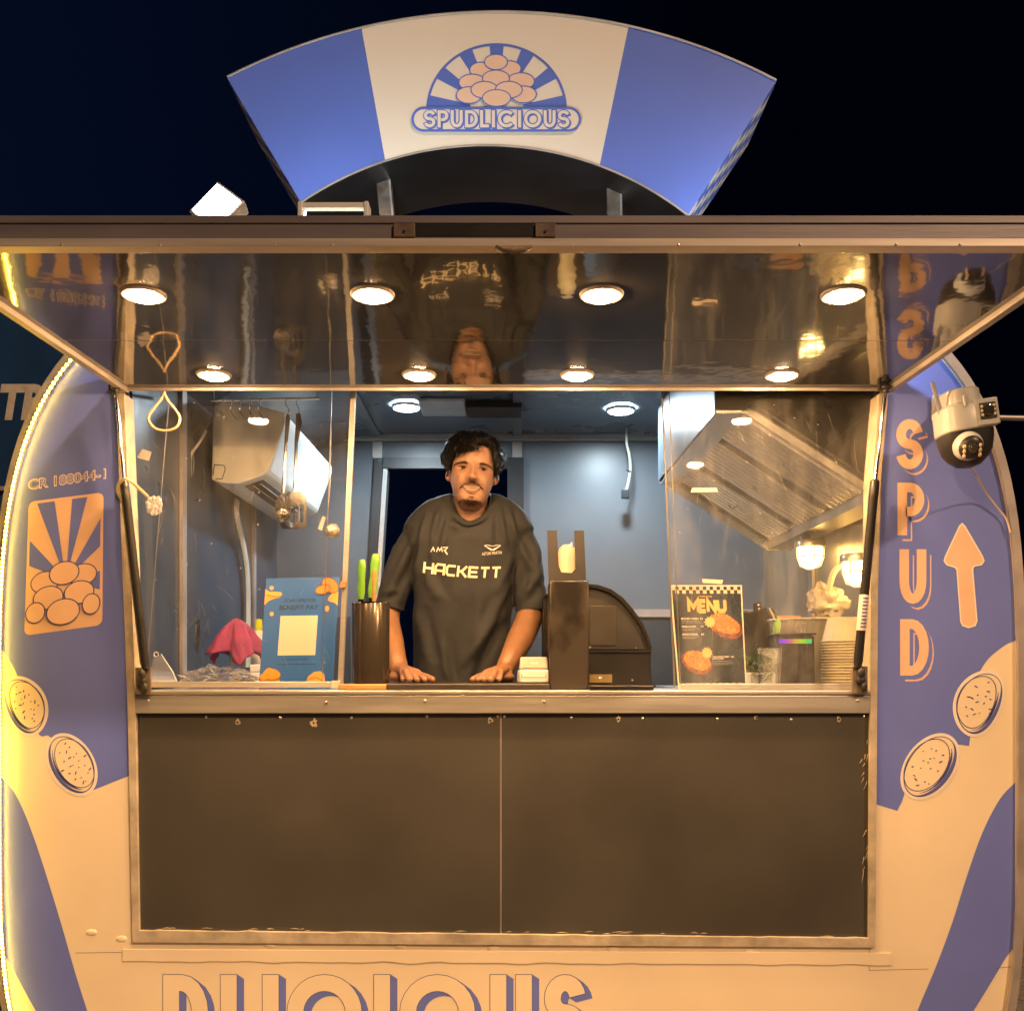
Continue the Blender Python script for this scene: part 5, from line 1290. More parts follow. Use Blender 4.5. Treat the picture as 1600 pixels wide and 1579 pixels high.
# ---- left-hand clutter
wall = o = thing('pink_cloth', 'pink cleaning cloth draped over a bottle behind the payment sign', 'cloth', pt(370, 1000, 2.95)); c = pt(370, 966, 2.95)
def cloth(u, v):
    th = 2 * math.pi * u; r_ = v ** .9
    fold = .26 * math.sin(5 * th + .7) + .13 * math.sin(9 * th + 2) + .06 * math.sin(14 * th)
    sq = 1 / max(abs(math.cos(th + .5)), abs(math.sin(th + .5))) * .78
    L = .135 * sq
    rad = (.030 * (1 - math.exp(-r_ * 3.2)) + .052 * r_ ** 1.1) * (1 + fold * min(1, 1.6 * r_)); drop = L * r_ ** 1.45 * (1 + .12 * fold)
    n3 = .003 * noise.noise(Vector((math.cos(th) * 4, math.sin(th) * 4, v * 5)))
    return Vector((c.x + rad * 1.0 * math.cos(th) + n3, 2.95 + rad * .7 * math.sin(th) + n3, c.z - drop))
mb = MB(); mb.grid(90, 22, cloth, True); pk = mb.build('fabric', material('pink_microfibre', (.27, .045, .145), .85, var=.12, scale=30, bump=.7, bscale=420, bdist=.002), o, smooth=True, angle=170)
sm_ = pk.modifiers.new('thickness', 'SOLIDIFY'); sm_.thickness = .0022
bo = thing('spray_bottle', 'clear bottle standing under the pink cloth', 'bottle', (c.x, 2.95, CT))
mb = MB(); mb.lathe((c.x, 2.95, CT + .001), [(.020, 0), (.022, .006), (.022, c.z - CT - .06), (.012, c.z - CT - .03), (.012, c.z - CT - .006), (0, c.z - CT - .005)], 24); mb.build('body', clear_plastic('clear_bottle', .12, .15), bo, smooth=True)
mb = MB(); mb.lathe((c.x, 2.95, CT + .01), [(.0225, 0), (.0225, .05)], 24, cap=False); mb.build('label_band', material('pale_label', (.5, .55, .6), .4), bo)
# crumpled clear bag of cutlery
o = thing('cutlery_bag', 'crumpled clear plastic bag of blue wrapped cutlery at the left window', 'bag', pt(340, 1060, 2.80)); c = Vector((pt(338, 0, 2.82).x, 2.84, CT + .022))
def bag2(u, v):
    th, ph = 2 * math.pi * u, math.pi * v; d_ = Vector((math.sin(ph) * math.cos(th), math.sin(ph) * math.sin(th), math.cos(ph)))
    q = 1 + .35 * noise.noise(d_ * 3 + Vector((1, 8, 0))) + .25 * noise.noise(d_ * 9)
    z = d_.z * .034 * q * (1 if d_.z < 0 else 1.25)
    return Vector((c.x + d_.x * .105 * q, c.y + d_.y * .06 * q, max(CT + .002, c.z + z)))
mb = MB(); mb.grid(48, 24, bag2, True); mb.build('film', clear_plastic('film', .04, .14, scale=22, rough=.1), o)
bl = material('blue_wrap', (.10, .16, .55), .35, var=.2); pw = material('pale_wrap', (.60, .68, .74), .35, var=.1)
for i in range(22):
    p = c + Vector((rnd.uniform(-.08, .08), rnd.uniform(-.035, .03), rnd.uniform(-.012, .028))); e = p + Vector((rnd.uniform(-.05, .05), rnd.uniform(-.02, .02), rnd.uniform(-.012, .02)))
    mb = MB(); mb.tube([p, (p + e) / 2 + Vector((0, 0, .003)), e], [.002, .006, .002], 6, flat=.4); mb.build('cutlery', bl if i % 3 == 0 else pw, o, smooth=True)
# clear folded lid at far left
o = thing('clear_lid', 'clear folded plastic lid propped at the left corner of the counter', 'lid', pt(250, 1060, 2.78))
mb = MB(); q = [pt(x, y, Y) for x, y, Y in ((236, 1064, 2.74), (276, 1064, 2.74), (270, 1050, 2.80), (236, 1046, 2.82))]; mb.quad(*q); q2 = [pt(x, y, Y) for x, y, Y in ((236, 1046, 2.82), (270, 1050, 2.80), (252, 1022, 2.86), (236, 1030, 2.86))]; mb.quad(*q2); sht = mb.build('sheet', clear_plastic('lid_film', .14, .3, rough=.1), o)
mb = MB(); mb.tube([q[1], q[2], q2[2]], .0022, 6); mb.tube([q[0], q[1]], .0022, 6); mb.build('fold_edge', white, o)
mb = MB(); cc = pt(244, 1022, 2.80); mb.tube([cc + Vector((.007 * math.cos(t * .7), 0, .007 * math.sin(t * .7))) for t in range(10)], .0015, 6); mb.build('ring', white, o)
# dark canisters at the back left
for px0, px1, pyt, Y, lab in ((252, 268, 968, 3.35, 'slim black canister at the far left behind the window'), (272, 290, 966, 3.30, 'black canister in the middle of three at the left'), (284, 303, 966, 3.24, 'black canister nearest the pink cloth')):
    a, b = pt(px0, 0, Y).x, pt(px1, 0, Y).x; z = pt(0, pyt, Y).z; o = thing('canister', lab, 'canister', ((a + b) / 2, Y, CT), 'black canisters at the left end')
    mb = MB(); mb.hexa([Vector((a, Y, CT + .001)), Vector((b, Y, CT + .001)), Vector((b + .01, Y, z - .02)), Vector((a + .01, Y, z - .02))], [Vector((a, Y + .04, CT + .001)), Vector((b, Y + .04, CT + .001)), Vector((b + .01, Y + .04, z - .02)), Vector((a + .01, Y + .04, z - .02))]); mb.build('body', black, o, bevel=.004)
    mb = MB(); mb.box(a + .011, b + .009, Y - .001, Y + .041, z - .0195, z); mb.build('lid', black_matte, o, bevel=.003)
# side worktops the clutter stands on
for x0, x1, lab in ((XL + .002, pt(530, 0, 3.1).x, 'steel side worktop behind the left window'), (pt(1062, 0, 3.1).x, XR - .021, 'steel side worktop behind the right window')):
    mb = MB(); mb.box(x0, x1, 3.021, 3.62, CT - .03, CT); wt = mb.build('worktop', steel, None, bevel=.003, origin=((x0 + x1) / 2, 3.3, CT)); tag(wt, lab, 'worktop', 'side worktops')
    mb = MB(); mb.box(x0 + .02, x1 - .02, 3.05, 3.58, FLOOR + .001, CT - .031); mb.build('cupboard', wall_low, wt)
# box stack
for i, (z0, z1) in enumerate(((.001, .026), (.0265, .05), (.0505, .074))):
    a, b = pt(382, 0, 2.87).x, pt(416, 0, 2.87).x; mb = MB(); mb.box(a + .004 * i, b + .004 * i, 2.90, 3.0, CT + z0, CT + z1)
    tag(mb.build('foam_box', material('foam', (.70, .76, .80), .6), None, bevel=.003, origin=((a + b) / 2, 2.95, CT + z0)), 'white foam box behind the payment sign, ' + ('lowest', 'middle', 'topmost')[i] + ' of its stack', 'box', 'foam boxes behind the payment sign')
o = thing('cleaner_bottle', 'small bottle with a lime green cap between the cloth and the sign', 'bottle', pt(404, 1000, 3.05)); c = pt(404, 0, 3.06)
mb = MB(); zt3 = pt(0, 985, 3.06).z; mb.lathe((c.x, 3.06, CT + .001), [(.022, 0), (.024, .004), (.024, zt3 - CT - .03), (.012, zt3 - CT)], 20); mb.build('body', white, o, smooth=True)
mb = MB(); mb.lathe((c.x, 3.06, zt3 + .001), [(.012, 0), (.013, .004), (.011, .036), (0, .037)], 16); mb.build('cap', material('lime_cap', (.50, .62, .03), .4), o, smooth=True)

# ------------------------------------------------------------------ security camera on the right pillar
cam_white = material('camera_shell', (.40, .41, .41), .32, var=.05)
scam = thing('security_camera', 'white two-lens security camera with antenna on the right pillar', 'security camera', pt(1468, 650, FY - .01))
cx_, cy_ = 1500, 640; CYY = 2.43
cp = lambda x, y, Y=CYY: pt(x, y, Y)
mb = MB(); a = cp(1462, 620, FY - .004); b = cp(1470, 655, FY - .004); mb.box(a.x - .012, b.x + .03, FY - .014, FY - .003, b.z - .005, a.z + .005); mb.build('wall_plate', cam_white, scam, bevel=.003)
mb = MB(); mb.tube([cp(1485, 640, FY - .014), cp(1493, 636, 2.50), cp(1500, 634, CYY + .03)], [.030, .026, .026], 16); mb.build('mount_arm', cam_white, scam, smooth=True)
px2m = CYY / F
tiltm = Matrix.Rotation(R(-8), 3, 'Y')
c0 = cp(1504, 660, CYY)
def ct(x, y, z): return c0 + tiltm @ Vector((x, y, z))
k = px2m
def oval(z, rx, ry, n=32, sq=2.6, y0=0):
    out = []
    for i in range(n):
        t = 2 * math.pi * i / n; out.append(ct(math.copysign(abs(math.cos(t)) ** (2 / sq), math.cos(t)) * rx, y0 + math.copysign(abs(math.sin(t)) ** (2 / sq), math.sin(t)) * ry, z))
    return out
def loft(mb, rings):
    n = len(rings[0]); k0 = len(mb.v)
    mb.add([p for r_ in rings for p in r_], [(i * n + j, i * n + (j + 1) % n, (i + 1) * n + (j + 1) % n, (i + 1) * n + j) for i in range(len(rings) - 1) for j in range(n)])
    mb.add(rings[0], [tuple(range(n - 1, -1, -1))]); mb.add(rings[-1], [tuple(range(n))])
mb = MB(); loft(mb, [oval(25 * k, 28 * k, 28 * k), oval(46 * k, 27 * k, 27 * k), oval(49 * k, 24 * k, 24 * k)]); mb.build('top_housing', cam_white, scam, smooth=True)
mb = MB(); loft(mb, [oval(-18 * k, 38 * k, 34 * k, sq=3), oval(-16 * k, 40 * k, 36 * k, sq=3), oval(20 * k, 39 * k, 36 * k, sq=3), oval(25 * k, 34 * k, 32 * k, sq=3)]); bdy = mb.build('body', cam_white, scam, smooth=True)
# fixed lens block on the front right
def bx(mb, x0, x1, y0, y1, z0, z1): mb.hexa([ct(x0, y0, z0), ct(x1, y0, z0), ct(x1, y0, z1), ct(x0, y0, z1)], [ct(x0, y1, z0), ct(x1, y1, z0), ct(x1, y1, z1), ct(x0, y1, z1)])
mb = MB(); bx(mb, 4 * k, 39 * k, -.062, .0, -16 * k, 25 * k); fb = mb.build('front_block', cam_white, scam, bevel=.003, seg=3)
mb = MB(); bx(mb, 9 * k, 34 * k, -.0645, -.0622, -7 * k, 18 * k); lw = mb.build('lens_window', black, fb, bevel=.001)
ledm = material('led_lens', (.62, .52, .32), .25)
mb = MB(); mb.lathe((0, 0, 0), [(8.5 * k, 0), (8.5 * k, -.003), (6 * k, -.004), (0, -.0045)], 20, 'Y'); mb.v = [ct(p.x + 21.5 * k, p.y - .0646, p.z + 5.5 * k) for p in mb.v]; mb.build('lens', gloss_black, lw, smooth=True)
for i in range(3):
    for xx in (12, 31):
        mb = MB(); mb.lathe((0, 0, 0), [(2.3 * k, 0), (2 * k, -.0015), (0, -.002)], 10, 'Y'); mb.v = [ct(p.x + xx * k, p.y - .0646, p.z + (12.5 - 6.5 * i) * k) for p in mb.v]; mb.build('infrared_led', ledm, lw)
# lower black shell and the swivelling ball
mb = MB(); loft(mb, [oval(-19 * k, 39 * k, 35 * k, sq=3), oval(-30 * k, 39 * k, 34 * k, sq=2.8), oval(-48 * k, 36 * k, 30 * k, sq=2.4), oval(-58 * k, 30 * k, 26 * k, sq=2.1), oval(-68 * k, 18 * k, 17 * k, sq=2), oval(-71 * k, 6 * k, 6 * k, sq=2)]); mb.build('lower_shell', black, scam, smooth=True)
bc = (-11 * k, -.045, -42 * k); br_ = 22 * k
mb = MB(); mb.ellipsoid((0, 0, 0), br_, br_, br_, 28, 16); mb.v = [ct(p.x + bc[0], p.y + bc[1], p.z + bc[2]) for p in mb.v]; bal = mb.build('swivel_ball', material('grey_ball', (.45, .47, .50), .35), scam, smooth=True)
mb = MB(); lookm = Matrix.Rotation(R(-28), 3, 'X') @ Matrix.Rotation(R(-12), 3, 'Z')
facep = [(br_ * .82, -br_ * .62), (br_ * .80, -br_ * .70), (br_ * .55, -br_ * .90), (0, -br_ * 1.02)]
mb.lathe((0, 0, 0), facep, 28, 'Y'); lk = Matrix.Rotation(R(22), 3, 'X') @ Matrix.Rotation(R(-8), 3, 'Z')
mb.v = [ct(*(Vector(bc) + lk @ p)) for p in mb.v]; fcp = mb.build('ball_face', black, bal, smooth=True)
for sx_ in (-1, 1):
    for i in range(3):
        mb = MB(); mb.ellipsoid((sx_ * br_ * .52, -br_ * .90, (-.05 - .33 * i + .2) * br_), .0045, .003, .0058, 10, 6); mb.v = [ct(*(Vector(bc) + lk @ p)) for p in mb.v]; mb.build('infrared_led', ledm, fcp, smooth=True)
mb = MB(); mb.ellipsoid((0, -br_ * .98, 0), .011, .006, .012, 14, 8); mb.v = [ct(*(Vector(bc) + lk @ p)) for p in mb.v]; mb.build('lens', gloss_black, fcp, smooth=True)
mb = MB(); mb.tube([cp(1473, 657, CYY - .01), cp(1457, 597, CYY - .03)], [.0068, .0052], 10, flat=.6, flat_axis=(0, 1, 0)); mb.build('antenna', material('antenna_grey', (.30, .32, .36), .45), scam, smooth=True)
mb = MB(); mb.tube([cp(1509, 634, CYY - .058), cp(1506, 617, CYY - .062)], [.0045, .004], 8); mb.build('antenna_stub', cam_white, scam, smooth=True)
hang('camera_cable', 'thin white cable sagging from the security camera to the trailer edge', 'cable', smoothpath([pt(x, y, Y) for x, y, Y in ((1516, 728, 2.46), (1527, 745, 2.52), (1540, 768, 2.57), (1558, 792, 2.585), (1572, 810, 2.588), (1579, 832, 2.588))], 6), .0024, material('cable_white', (.66, .55, .42), .5))

# ------------------------------------------------------------------ surroundings in the dark
navy_t = material('navy_truck_paint', (.012, .045, .13), .35, var=.1, scale=2)
nb_ = thing('parked_truck', 'dark navy food truck with pale lettering parked behind on the left', 'truck', (-7.2, 9.5, 0)); TY = 9.5
m9 = plane_map(TY, .004)
mb = MB(); x0, x1 = -9.6, pt(178, 0, TY).x; mb.box(x0, x1, TY, TY + 2.2, .45, pt(0, 455, TY).z); mb.build('body', navy_t, nb_, bevel=.08, seg=4)
mb = MB(); text(mb, 'TRU', -2, 600, 112, 657, m9, 1, .05, shear=.16); mb.build('lettering', material('truck_lettering', (.55, .50, .42), .5), nb_)
for x in (-8.8, -5.6):
    mb = MB(); mb.lathe((x, TY - .02, .45), [(.22, 0), (.40, 0), (.43, .04), (.43, .22), (.40, .26), (.22, .26)], 28, 'Y'); wh = mb.build('wheel', rubber, nb_, smooth=True)
    mb = MB(); mb.lathe((x, TY - .03, .45), [(.22, 0), (.20, .03), (.06, .01), (0, .0)], 24, 'Y'); mb.build('rim', alu_dull, wh, smooth=True)
mb = MB(); zz = pt(0, 764, TY).z; mb.box(x0, x1 + .02, TY - .05, TY - .005, zz - .02, zz + .02); mb.build('trim_strip', alu_dull, nb_)
# pole with cross bar on the right
o = thing('barrier_pole', 'grey crossbar on a post standing in the dark behind the right edge', 'pole', (pt(1680, 0, 7).x, 7, 0))
mb = MB(); mb.tube([pt(1540, 652, 7), pt(1690, 655, 7)], .020, 10); mb.build('crossbar', alu_dull, o, smooth=True)
mb = MB(); x = pt(1680, 0, 7).x; mb.tube([(x, 7, 0), (x, 7, pt(0, 640, 7).z)], .035, 12); mb.build('post', alu_dull, o, smooth=True)
# string of small lights further right
o = thing('string_lights', 'string of small dim bulbs hanging in the dark at the right edge', 'string lights', pt(1596, 940, 6))
pts = smoothpath([pt(x, y, 6) for x, y in ((1588, 925), (1592, 945), (1599, 960), (1600, 985), (1607, 1010))], 5); mb = MB(); mb.tube(pts, .008, 6); mb.build('wire', rubber, o)
bm_ = emitter('dim_bulb', (.8, .85, 1.0), .5)
for i in range(0, len(pts), 4):
    mb = MB(); mb.ellipsoid(pts[i] + Vector((0, 0, -.025)), .012, .012, .02, 8, 6); mb.build('bulb', bm_, o, smooth=True)
mb = MB(); x = pt(1640, 0, 6.1).x; mb.tube([(x, 6.1, 0), (x, 6.1, pt(0, 900, 6).z)], .03, 10); mb.build('pole', alu_dull, o)

# ------------------------------------------------------------------ the vendor
person = thing('person', 'smiling dark-haired person in an oversized dark grey printed t-shirt leaning both hands on the counter', 'person', (pt(735, 0, 3.1).x, 3.1, FLOOR))
skin = material('skin', (.40, .215, .125), .42, var=.10, scale=30, bump=.12, bscale=180, bdist=.0008, spec=.45, sss=.06)
SK = 2.97 / F          # metres per photo pixel at the face
HC = pt(738, 740, 3.035)    # centre of the head, level with the eyes
hrot = Matrix.Rotation(R(4.0), 3, 'Y') @ Matrix.Rotation(R(4), 3, 'Z') @ Matrix.Rotation(R(-2), 3, 'X')
def interp(tab, z):
    if z <= tab[0][0]: return tab[0][1]
    for (a, fa), (b, fb) in zip(tab, tab[1:]):
        if z <= b:
            t = (z - a) / (b - a); t = t * t * (3 - 2 * t) * .5 + t * .5
            return fa + (fb - fa) * t
    return tab[-1][1]
WT = [(-.120, .018), (-.113, .032), (-.10, .0435), (-.085, .0515), (-.06, .0595), (-.03, .0675), (0, .0730), (.03, .0755), (.06, .0735), (.085, .060), (.10, .040), (.108, .016)]
FT = [(-.120, .050), (-.113, .074), (-.10, .086), (-.088, .0865), (-.075, .0825), (-.060, .0885), (-.045, .0895), (-.03, .0865), (0, .0835), (.018, .0885), (.03, .0895), (.06, .083), (.085, .064), (.10, .041), (.108, .016)]
BT = [(-.120, -.010), (-.113, .0), (-.10, .02), (-.085, .045), (-.06, .068), (-.03, .088), (0, .098), (.03, .102), (.06, .094), (.085, .070), (.10, .044), (.108, .016)]
def gs(x, z, cx, cz, sx, sz): return math.exp(-((x - cx) / sx) ** 2 - ((z - cz) / sz) ** 2)
EX = .0325
def head_pt(u, v):
    th = 2 * math.pi * u
    z = -.120 + .228 * (.5 - .5 * math.cos(math.pi * v)) * 1.0
    wd, fr, bk = interp(WT, z), interp(FT, z), interp(BT, z)
    c, s_ = math.cos(th), math.sin(th)     # s_<0 faces the viewer
    e = 2.25 if s_ < 0 else 2.0
    x = math.copysign(abs(c) ** (2 / e), c) * wd
    y = math.copysign(abs(s_) ** (2 / e), s_) * (fr if s_ < 0 else bk)
    if s_ < 0:
        w_ = (-s_) ** .6
        d_ = 0
        # nose: bridge, tip, wings
        nz = max(0, min(1, (.012 - z) / .048))
        if -.052 < z < .016:
            d_ += (.0085 + .026 * nz ** 1.3) * math.exp(-(x / (.0075 + .0045 * nz)) ** 2) * (1 if z > -.036 else max(0, 1 - ((-.036 - z) / .014) ** 2))
        d_ += .0155 * (gs(x, z, -.0135, -.0365, .0070, .0075) + gs(x, z, .0135, -.0365, .0070, .0075))
        # sockets, brow ridge, cheeks raised by the smile, lips, chin
        d_ -= .0095 * (gs(x, z, -EX, -.001, .0175, .011) + gs(x, z, EX, -.001, .0175, .011))
        d_ += .0035 * (gs(x, z, -EX, .0165, .022, .007) + gs(x, z, EX, .0165, .022, .007))
        d_ += .0075 * (gs(x, z, -.042, -.030, .017, .015) + gs(x, z, .042, -.030, .017, .015))
        d_ -= .0065 * (gs(x, z, -.033, -.056, .0055, .015) + gs(x, z, .033, -.056, .0055, .015))
        d_ += .005 * gs(x, z, 0, -.0575, .026, .0055)
        d_ -= .0055 * gs(x, z, 0, -.0690, .024, .006)
        d_ += .0065 * gs(x, z, 0, -.0795, .020, .005)
        d_ -= .004 * gs(x, z, 0, -.0895, .018, .0055)
        d_ += .004 * gs(x, z, 0, -.100, .018, .010)
        y -= d_ * w_
    return Vector((x, y, z))
hmb = MB(); hmb.grid(128, 110, head_pt, True)
hmb.f.append(tuple(range(127, -1, -1))); hmb.f.append(tuple(110 * 128 + i for i in range(128)))
for s_ in (-1, 1):     # ears
    er = Matrix.Rotation(R(s_ * 24), 3, 'Z') @ Matrix.Rotation(R(s_ * -8), 3, 'Y')
    k0 = len(hmb.v)
    hmb.ellipsoid((s_ * .0765, .012, .006), .0085, .019, .031, 16, 12, er)
    hmb.ellipsoid((s_ * .0735, .008, -.020), .008, .011, .010, 12, 8)
    for i in range(k0, len(hmb.v)):      # hollow of the ear
        v = hmb.v[i]; q = (v - Vector((s_ * .079, .006, .010)))
        if s_ * q.x > 0: v.x -= s_ * .0075 * math.exp(-(q.y / .010) ** 2 - (q.z / .017) ** 2)
headbvh = BVHTree.FromPolygons([tuple(v) for v in hmb.v], hmb.f)
def H(p): return HC + hrot @ Vector(p)
def on_face(x, z, off=0.0):
    h = headbvh.ray_cast(Vector((x, -.4, z)), Vector((0, 1, 0)))
    y = h[0].y if h[0] is not None else -.06
    return H((x, y - off, z))
body = MB()
body.v = [H(v) for v in hmb.v]; body.f = list(hmb.f)
# neck, torso, legs
nk0, nk1 = H((0, .020, -.055)), pt(734, 832, 3.115)
body.tube([nk0, nk0.lerp(nk1, .45), nk1, nk1 + Vector((0, .03, -.08))], [.055, .0535, .064, .09], 28)
S3 = 3.1 / F
def P3(px, py, Y): return pt(px, py, Y)
def trunk(levels, n=36, e=2.4):
    rings = []
    for (py, xl, xr, cy, hd) in levels:
        a, b = pt(xl, py, cy), pt(xr, py, cy); c = (a + b) / 2; hw = (b.x - a.x) / 2; r_ = []
        for i in range(n):
            t = 2 * math.pi * i / n; r_.append(Vector((c.x + math.copysign(abs(math.cos(t)) ** (2 / e), math.cos(t)) * hw, cy + math.copysign(abs(math.sin(t)) ** (2 / e), math.sin(t)) * hd, c.z)))
        rings.append(r_)
    return rings
tl_ = trunk([(1260, 664, 800, 3.17, .095), (1120, 662, 798, 3.16, .085), (1000, 662, 792, 3.145, .085), (900, 660, 792, 3.13, .09), (845, 655, 806, 3.12, .09), (812, 668, 800, 3.115, .07), (795, 690, 780, 3.115, .05)])
loft(body, tl_)
ARM_L = [(672, 824, 3.108, .038), (640, 868, 3.112, .038), (617, 925, 3.115, .041), (604, 962, 3.11, .043), (611, 1002, 3.03, .041), (618, 1026, 2.96, .033), (622, 1042, 2.925, .0275)]
ARM_R = [(798, 824, 3.108, .038), (816, 864, 3.112, .038), (827, 925, 3.115, .041), (829, 958, 3.11, .045), (812, 1000, 3.03, .043), (799, 1025, 2.96, .034), (790, 1042, 2.925, .0275)]
def hand(side, W_, tips, thumb):
    """wrist point, four finger tips (pinky..index order on the left hand), thumb tip; resting on the board"""
    zb_ = MT
    kn = []
    idx = tips
    n_ = 4
    for i, (x, Y, L) in enumerate(idx):
        tip = Vector((x, Y, zb_ + .0078))
        back = Vector((W_.x, W_.y, zb_ + .030)); dirv = (back - tip); dirv.z = 0; dirv.normalize()
        k_ = tip + dirv * L; k_.z = zb_ + .037 - .004 * (i == (0 if side < 0 else 3))
        pip = tip + dirv * (L * .56); pip.z = zb_ + .0315; dip = tip + dirv * (L * .24); dip.z = zb_ + .0155
        rr_ = .0096 if 0 < i < 3 else .0088
        body.tube([k_ + dirv * .012, k_, k_.lerp(pip, .5) + Vector((0, 0, .0015)), pip, pip.lerp(dip, .5), dip, tip + Vector((0, 0, .0008)), tip - dirv * .004], [rr_ * 1.1, rr_ * 1.14, rr_ * .98, rr_ * 1.06, rr_ * .93, rr_ * .96, rr_ * .86, rr_ * .45], 12)
        body.ellipsoid(k_ + Vector((0, .002, -.001)), .0115, .013, .0105, 12, 8)
        kn.append(k_)
        nail.append((tip, dirv, rr_))
    # back of the hand: a fan of thick bones blended to the wrist
    for i, k_ in enumerate(kn):
        w2 = W_ + (k_ - W_) * .12; body.tube([W_ + Vector((0, .01, 0)), W_.lerp(k_, .35) + Vector((0, 0, .003)), W_.lerp(k_, .7) + Vector((0, 0, .002)), k_], [.023, .0185, .0145, .011], 12, flat=.8, flat_axis=(0, 0, 1))
    tt = Vector(thumb); tt.z = zb_ + .0095
    b0 = W_.lerp(kn[3 if side < 0 else 0], .22) + Vector((0, 0, -.006)); m1 = b0.lerp(tt, .45) + Vector((-side * .010, 0, .008)); m1.z = zb_ + .022; m2 = b0.lerp(tt, .74) + Vector((-side * .006, 0, .004)); m2.z = zb_ + .0165
    body.tube([b0, m1, m2, tt, tt + (tt - m2).normalized() * .006], [.019, .0135, .0112, .0098, .005], 12)
    body.ellipsoid(b0.lerp(m1, .5) + Vector((0, 0, -.003)), .018, .022, .013, 12, 8)
    # heel of the hand rests on the board
    body.ellipsoid(Vector((W_.x, W_.y - .025, zb_ + .017)), .033, .034, .0165, 16, 10)
nail = []
WL, WR = pt(624, 1043, 2.925), pt(788, 1043, 2.925); WL.z = WR.z = MT + .040
for A_, W_ in ((ARM_L, WL), (ARM_R, WR)):
    pts = [pt(x, y, Y) for x, y, Y, r_ in A_]; pts[-1] = W_.copy()
    pts = pts + [W_ + Vector((0, -.03, -.008))]; rr_ = [q[3] for q in A_] + [.026]
    sp_ = []; rs_ = []
    for i in range(len(pts) - 1):
        for j in range(4):
            t = j / 4; p0, p1, p2, p3 = (pts[min(max(i + k_, 0), len(pts) - 1)] for k_ in (-1, 0, 1, 2))
            sp_.append(0.5 * (2 * p1 + (p2 - p0) * t + (2 * p0 - 5 * p1 + 4 * p2 - p3) * t * t + (3 * p1 - p0 - 3 * p2 + p3) * t ** 3)); rs_.append(rr_[i] * (1 - t) + rr_[i + 1] * t)
    body.tube(sp_, rs_, 24)
hand(-1, WL, [(-.322, 2.785, .078), (-.301, 2.758, .094), (-.276, 2.752, .100), (-.254, 2.764, .092)], (-.236, 2.808, 0))
hand(1, WR, [(-.1005, 2.764, .092), (-.083, 2.752, .100), (-.062, 2.758, .094), (-.038, 2.785, .078)], (-.118, 2.808, 0))
# legs and feet
for s_ in (-1, 1):
    hx_ = pt(732, 0, 3.17).x + s_ * .09
    body.tube([(hx_, 3.17, EYE - .25), (hx_ + s_ * .01, 3.18, FLOOR + .46), (hx_ + s_ * .01, 3.22, FLOOR + .10)], [.085, .058, .042], 20)
    body.ellipsoid((hx_ + s_ * .015, 3.17, FLOOR + .05), .042, .12, .042, 16, 10)
def remeshed(mb, name, voxel, smooth_it, fac=.5):
    me = mb.mesh(name, Vector((0, 0, 0)))
    o = bpy.data.objects.new(name, me); col.objects.link(o)
    r_ = o.modifiers.new('r', 'REMESH'); r_.mode = 'VOXEL'; r_.voxel_size = voxel; r_.use_smooth_shade = True
    if smooth_it: s2 = o.modifiers.new('s', 'SMOOTH'); s2.iterations = smooth_it; s2.factor = fac
    bpy.context.view_layer.update(); dg = bpy.context.evaluated_depsgraph_get()
    out = bpy.data.meshes.new_from_object(o.evaluated_get(dg), depsgraph=dg); bpy.data.objects.remove(o); bpy.data.meshes.remove(me)
    return out
bme = remeshed(body, 'body', .0026, 3)
def place(me, name, m, parent):
    off = off_of(parent)
    me.transform(Matrix.Translation(-off)); me.materials.clear(); me.materials.append(m); me.name = name
    for p in me.polygons: p.use_smooth = True
    o = bpy.data.objects.new(name, me); col.objects.link(o); o.parent = parent; return o
# skin tones: stubble, lips, redder nose and ears, darker around the eyes
ca = bme.color_attributes.new('tone', 'FLOAT_COLOR', 'POINT')
inv = hrot.inverted()
import numpy as np
nV = len(bme.vertices); co = np.empty(nV * 3, np.float32); bme.vertices.foreach_get('co', co); co = co.reshape(-1, 3)
L = (co - np.array(HC)) @ np.array(inv).T
base = np.tile(np.array([.355, .215, .15]), (nV, 1))
ishead = (L[:, 2] > -.125) & (L[:, 2] < .12) & (np.abs(L[:, 0]) < .11) & (L[:, 1] < .14) & (L[:, 1] > -.14)
def G(cx, cz, sx, sz): return np.exp(-((L[:, 0] - cx) / sx) ** 2 - ((L[:, 2] - cz) / sz) ** 2) * (L[:, 1] < .0) * ishead
def blend(mask, c, k):
    global base
    mm_ = np.clip(mask * k, 0, 1)[:, None]; base = base * (1 - mm_) + np.array(c) * mm_
front_jaw = ishead & (L[:, 1] < .03)
jaw = np.clip((-.045 - L[:, 2]) / .03, 0, 1) * np.clip((np.abs(L[:, 0]) - .028) / .02, 0, 1) * front_jaw
blend(jaw, (.13, .08, .055), .55)
fold_l = G(-.036, -.058, .0035, .012) + G(.036, -.058, .0035, .012)
blend(fold_l, (.20, .10, .06), .5)  # smile creases darkened, their shade put into the skin colour
blend(G(0, -.109, .030, .009), (.05, .03, .024), .85)
blend(G(0, -.094, .010, .006), (.07, .04, .03), .6)
blend(G(-.020, -.0535, .017, .0055) + G(.020, -.0535, .017, .0055) + G(0, -.050, .014, .0045), (.07, .04, .03), .6)
blend(G(0, -.033, .014, .010), (.46, .20, .12), .5)
blend(G(-EX, -.012, .018, .007) + G(EX, -.012, .018, .007), (.27, .135, .085), .55)
blend(G(-EX, .004, .020, .008) + G(EX, .004, .020, .008), (.30, .15, .09), .6)
blend((np.abs(L[:, 0]) > .0735) * ishead * (L[:, 2] < .03) * 1.0, (.46, .20, .13), .6)
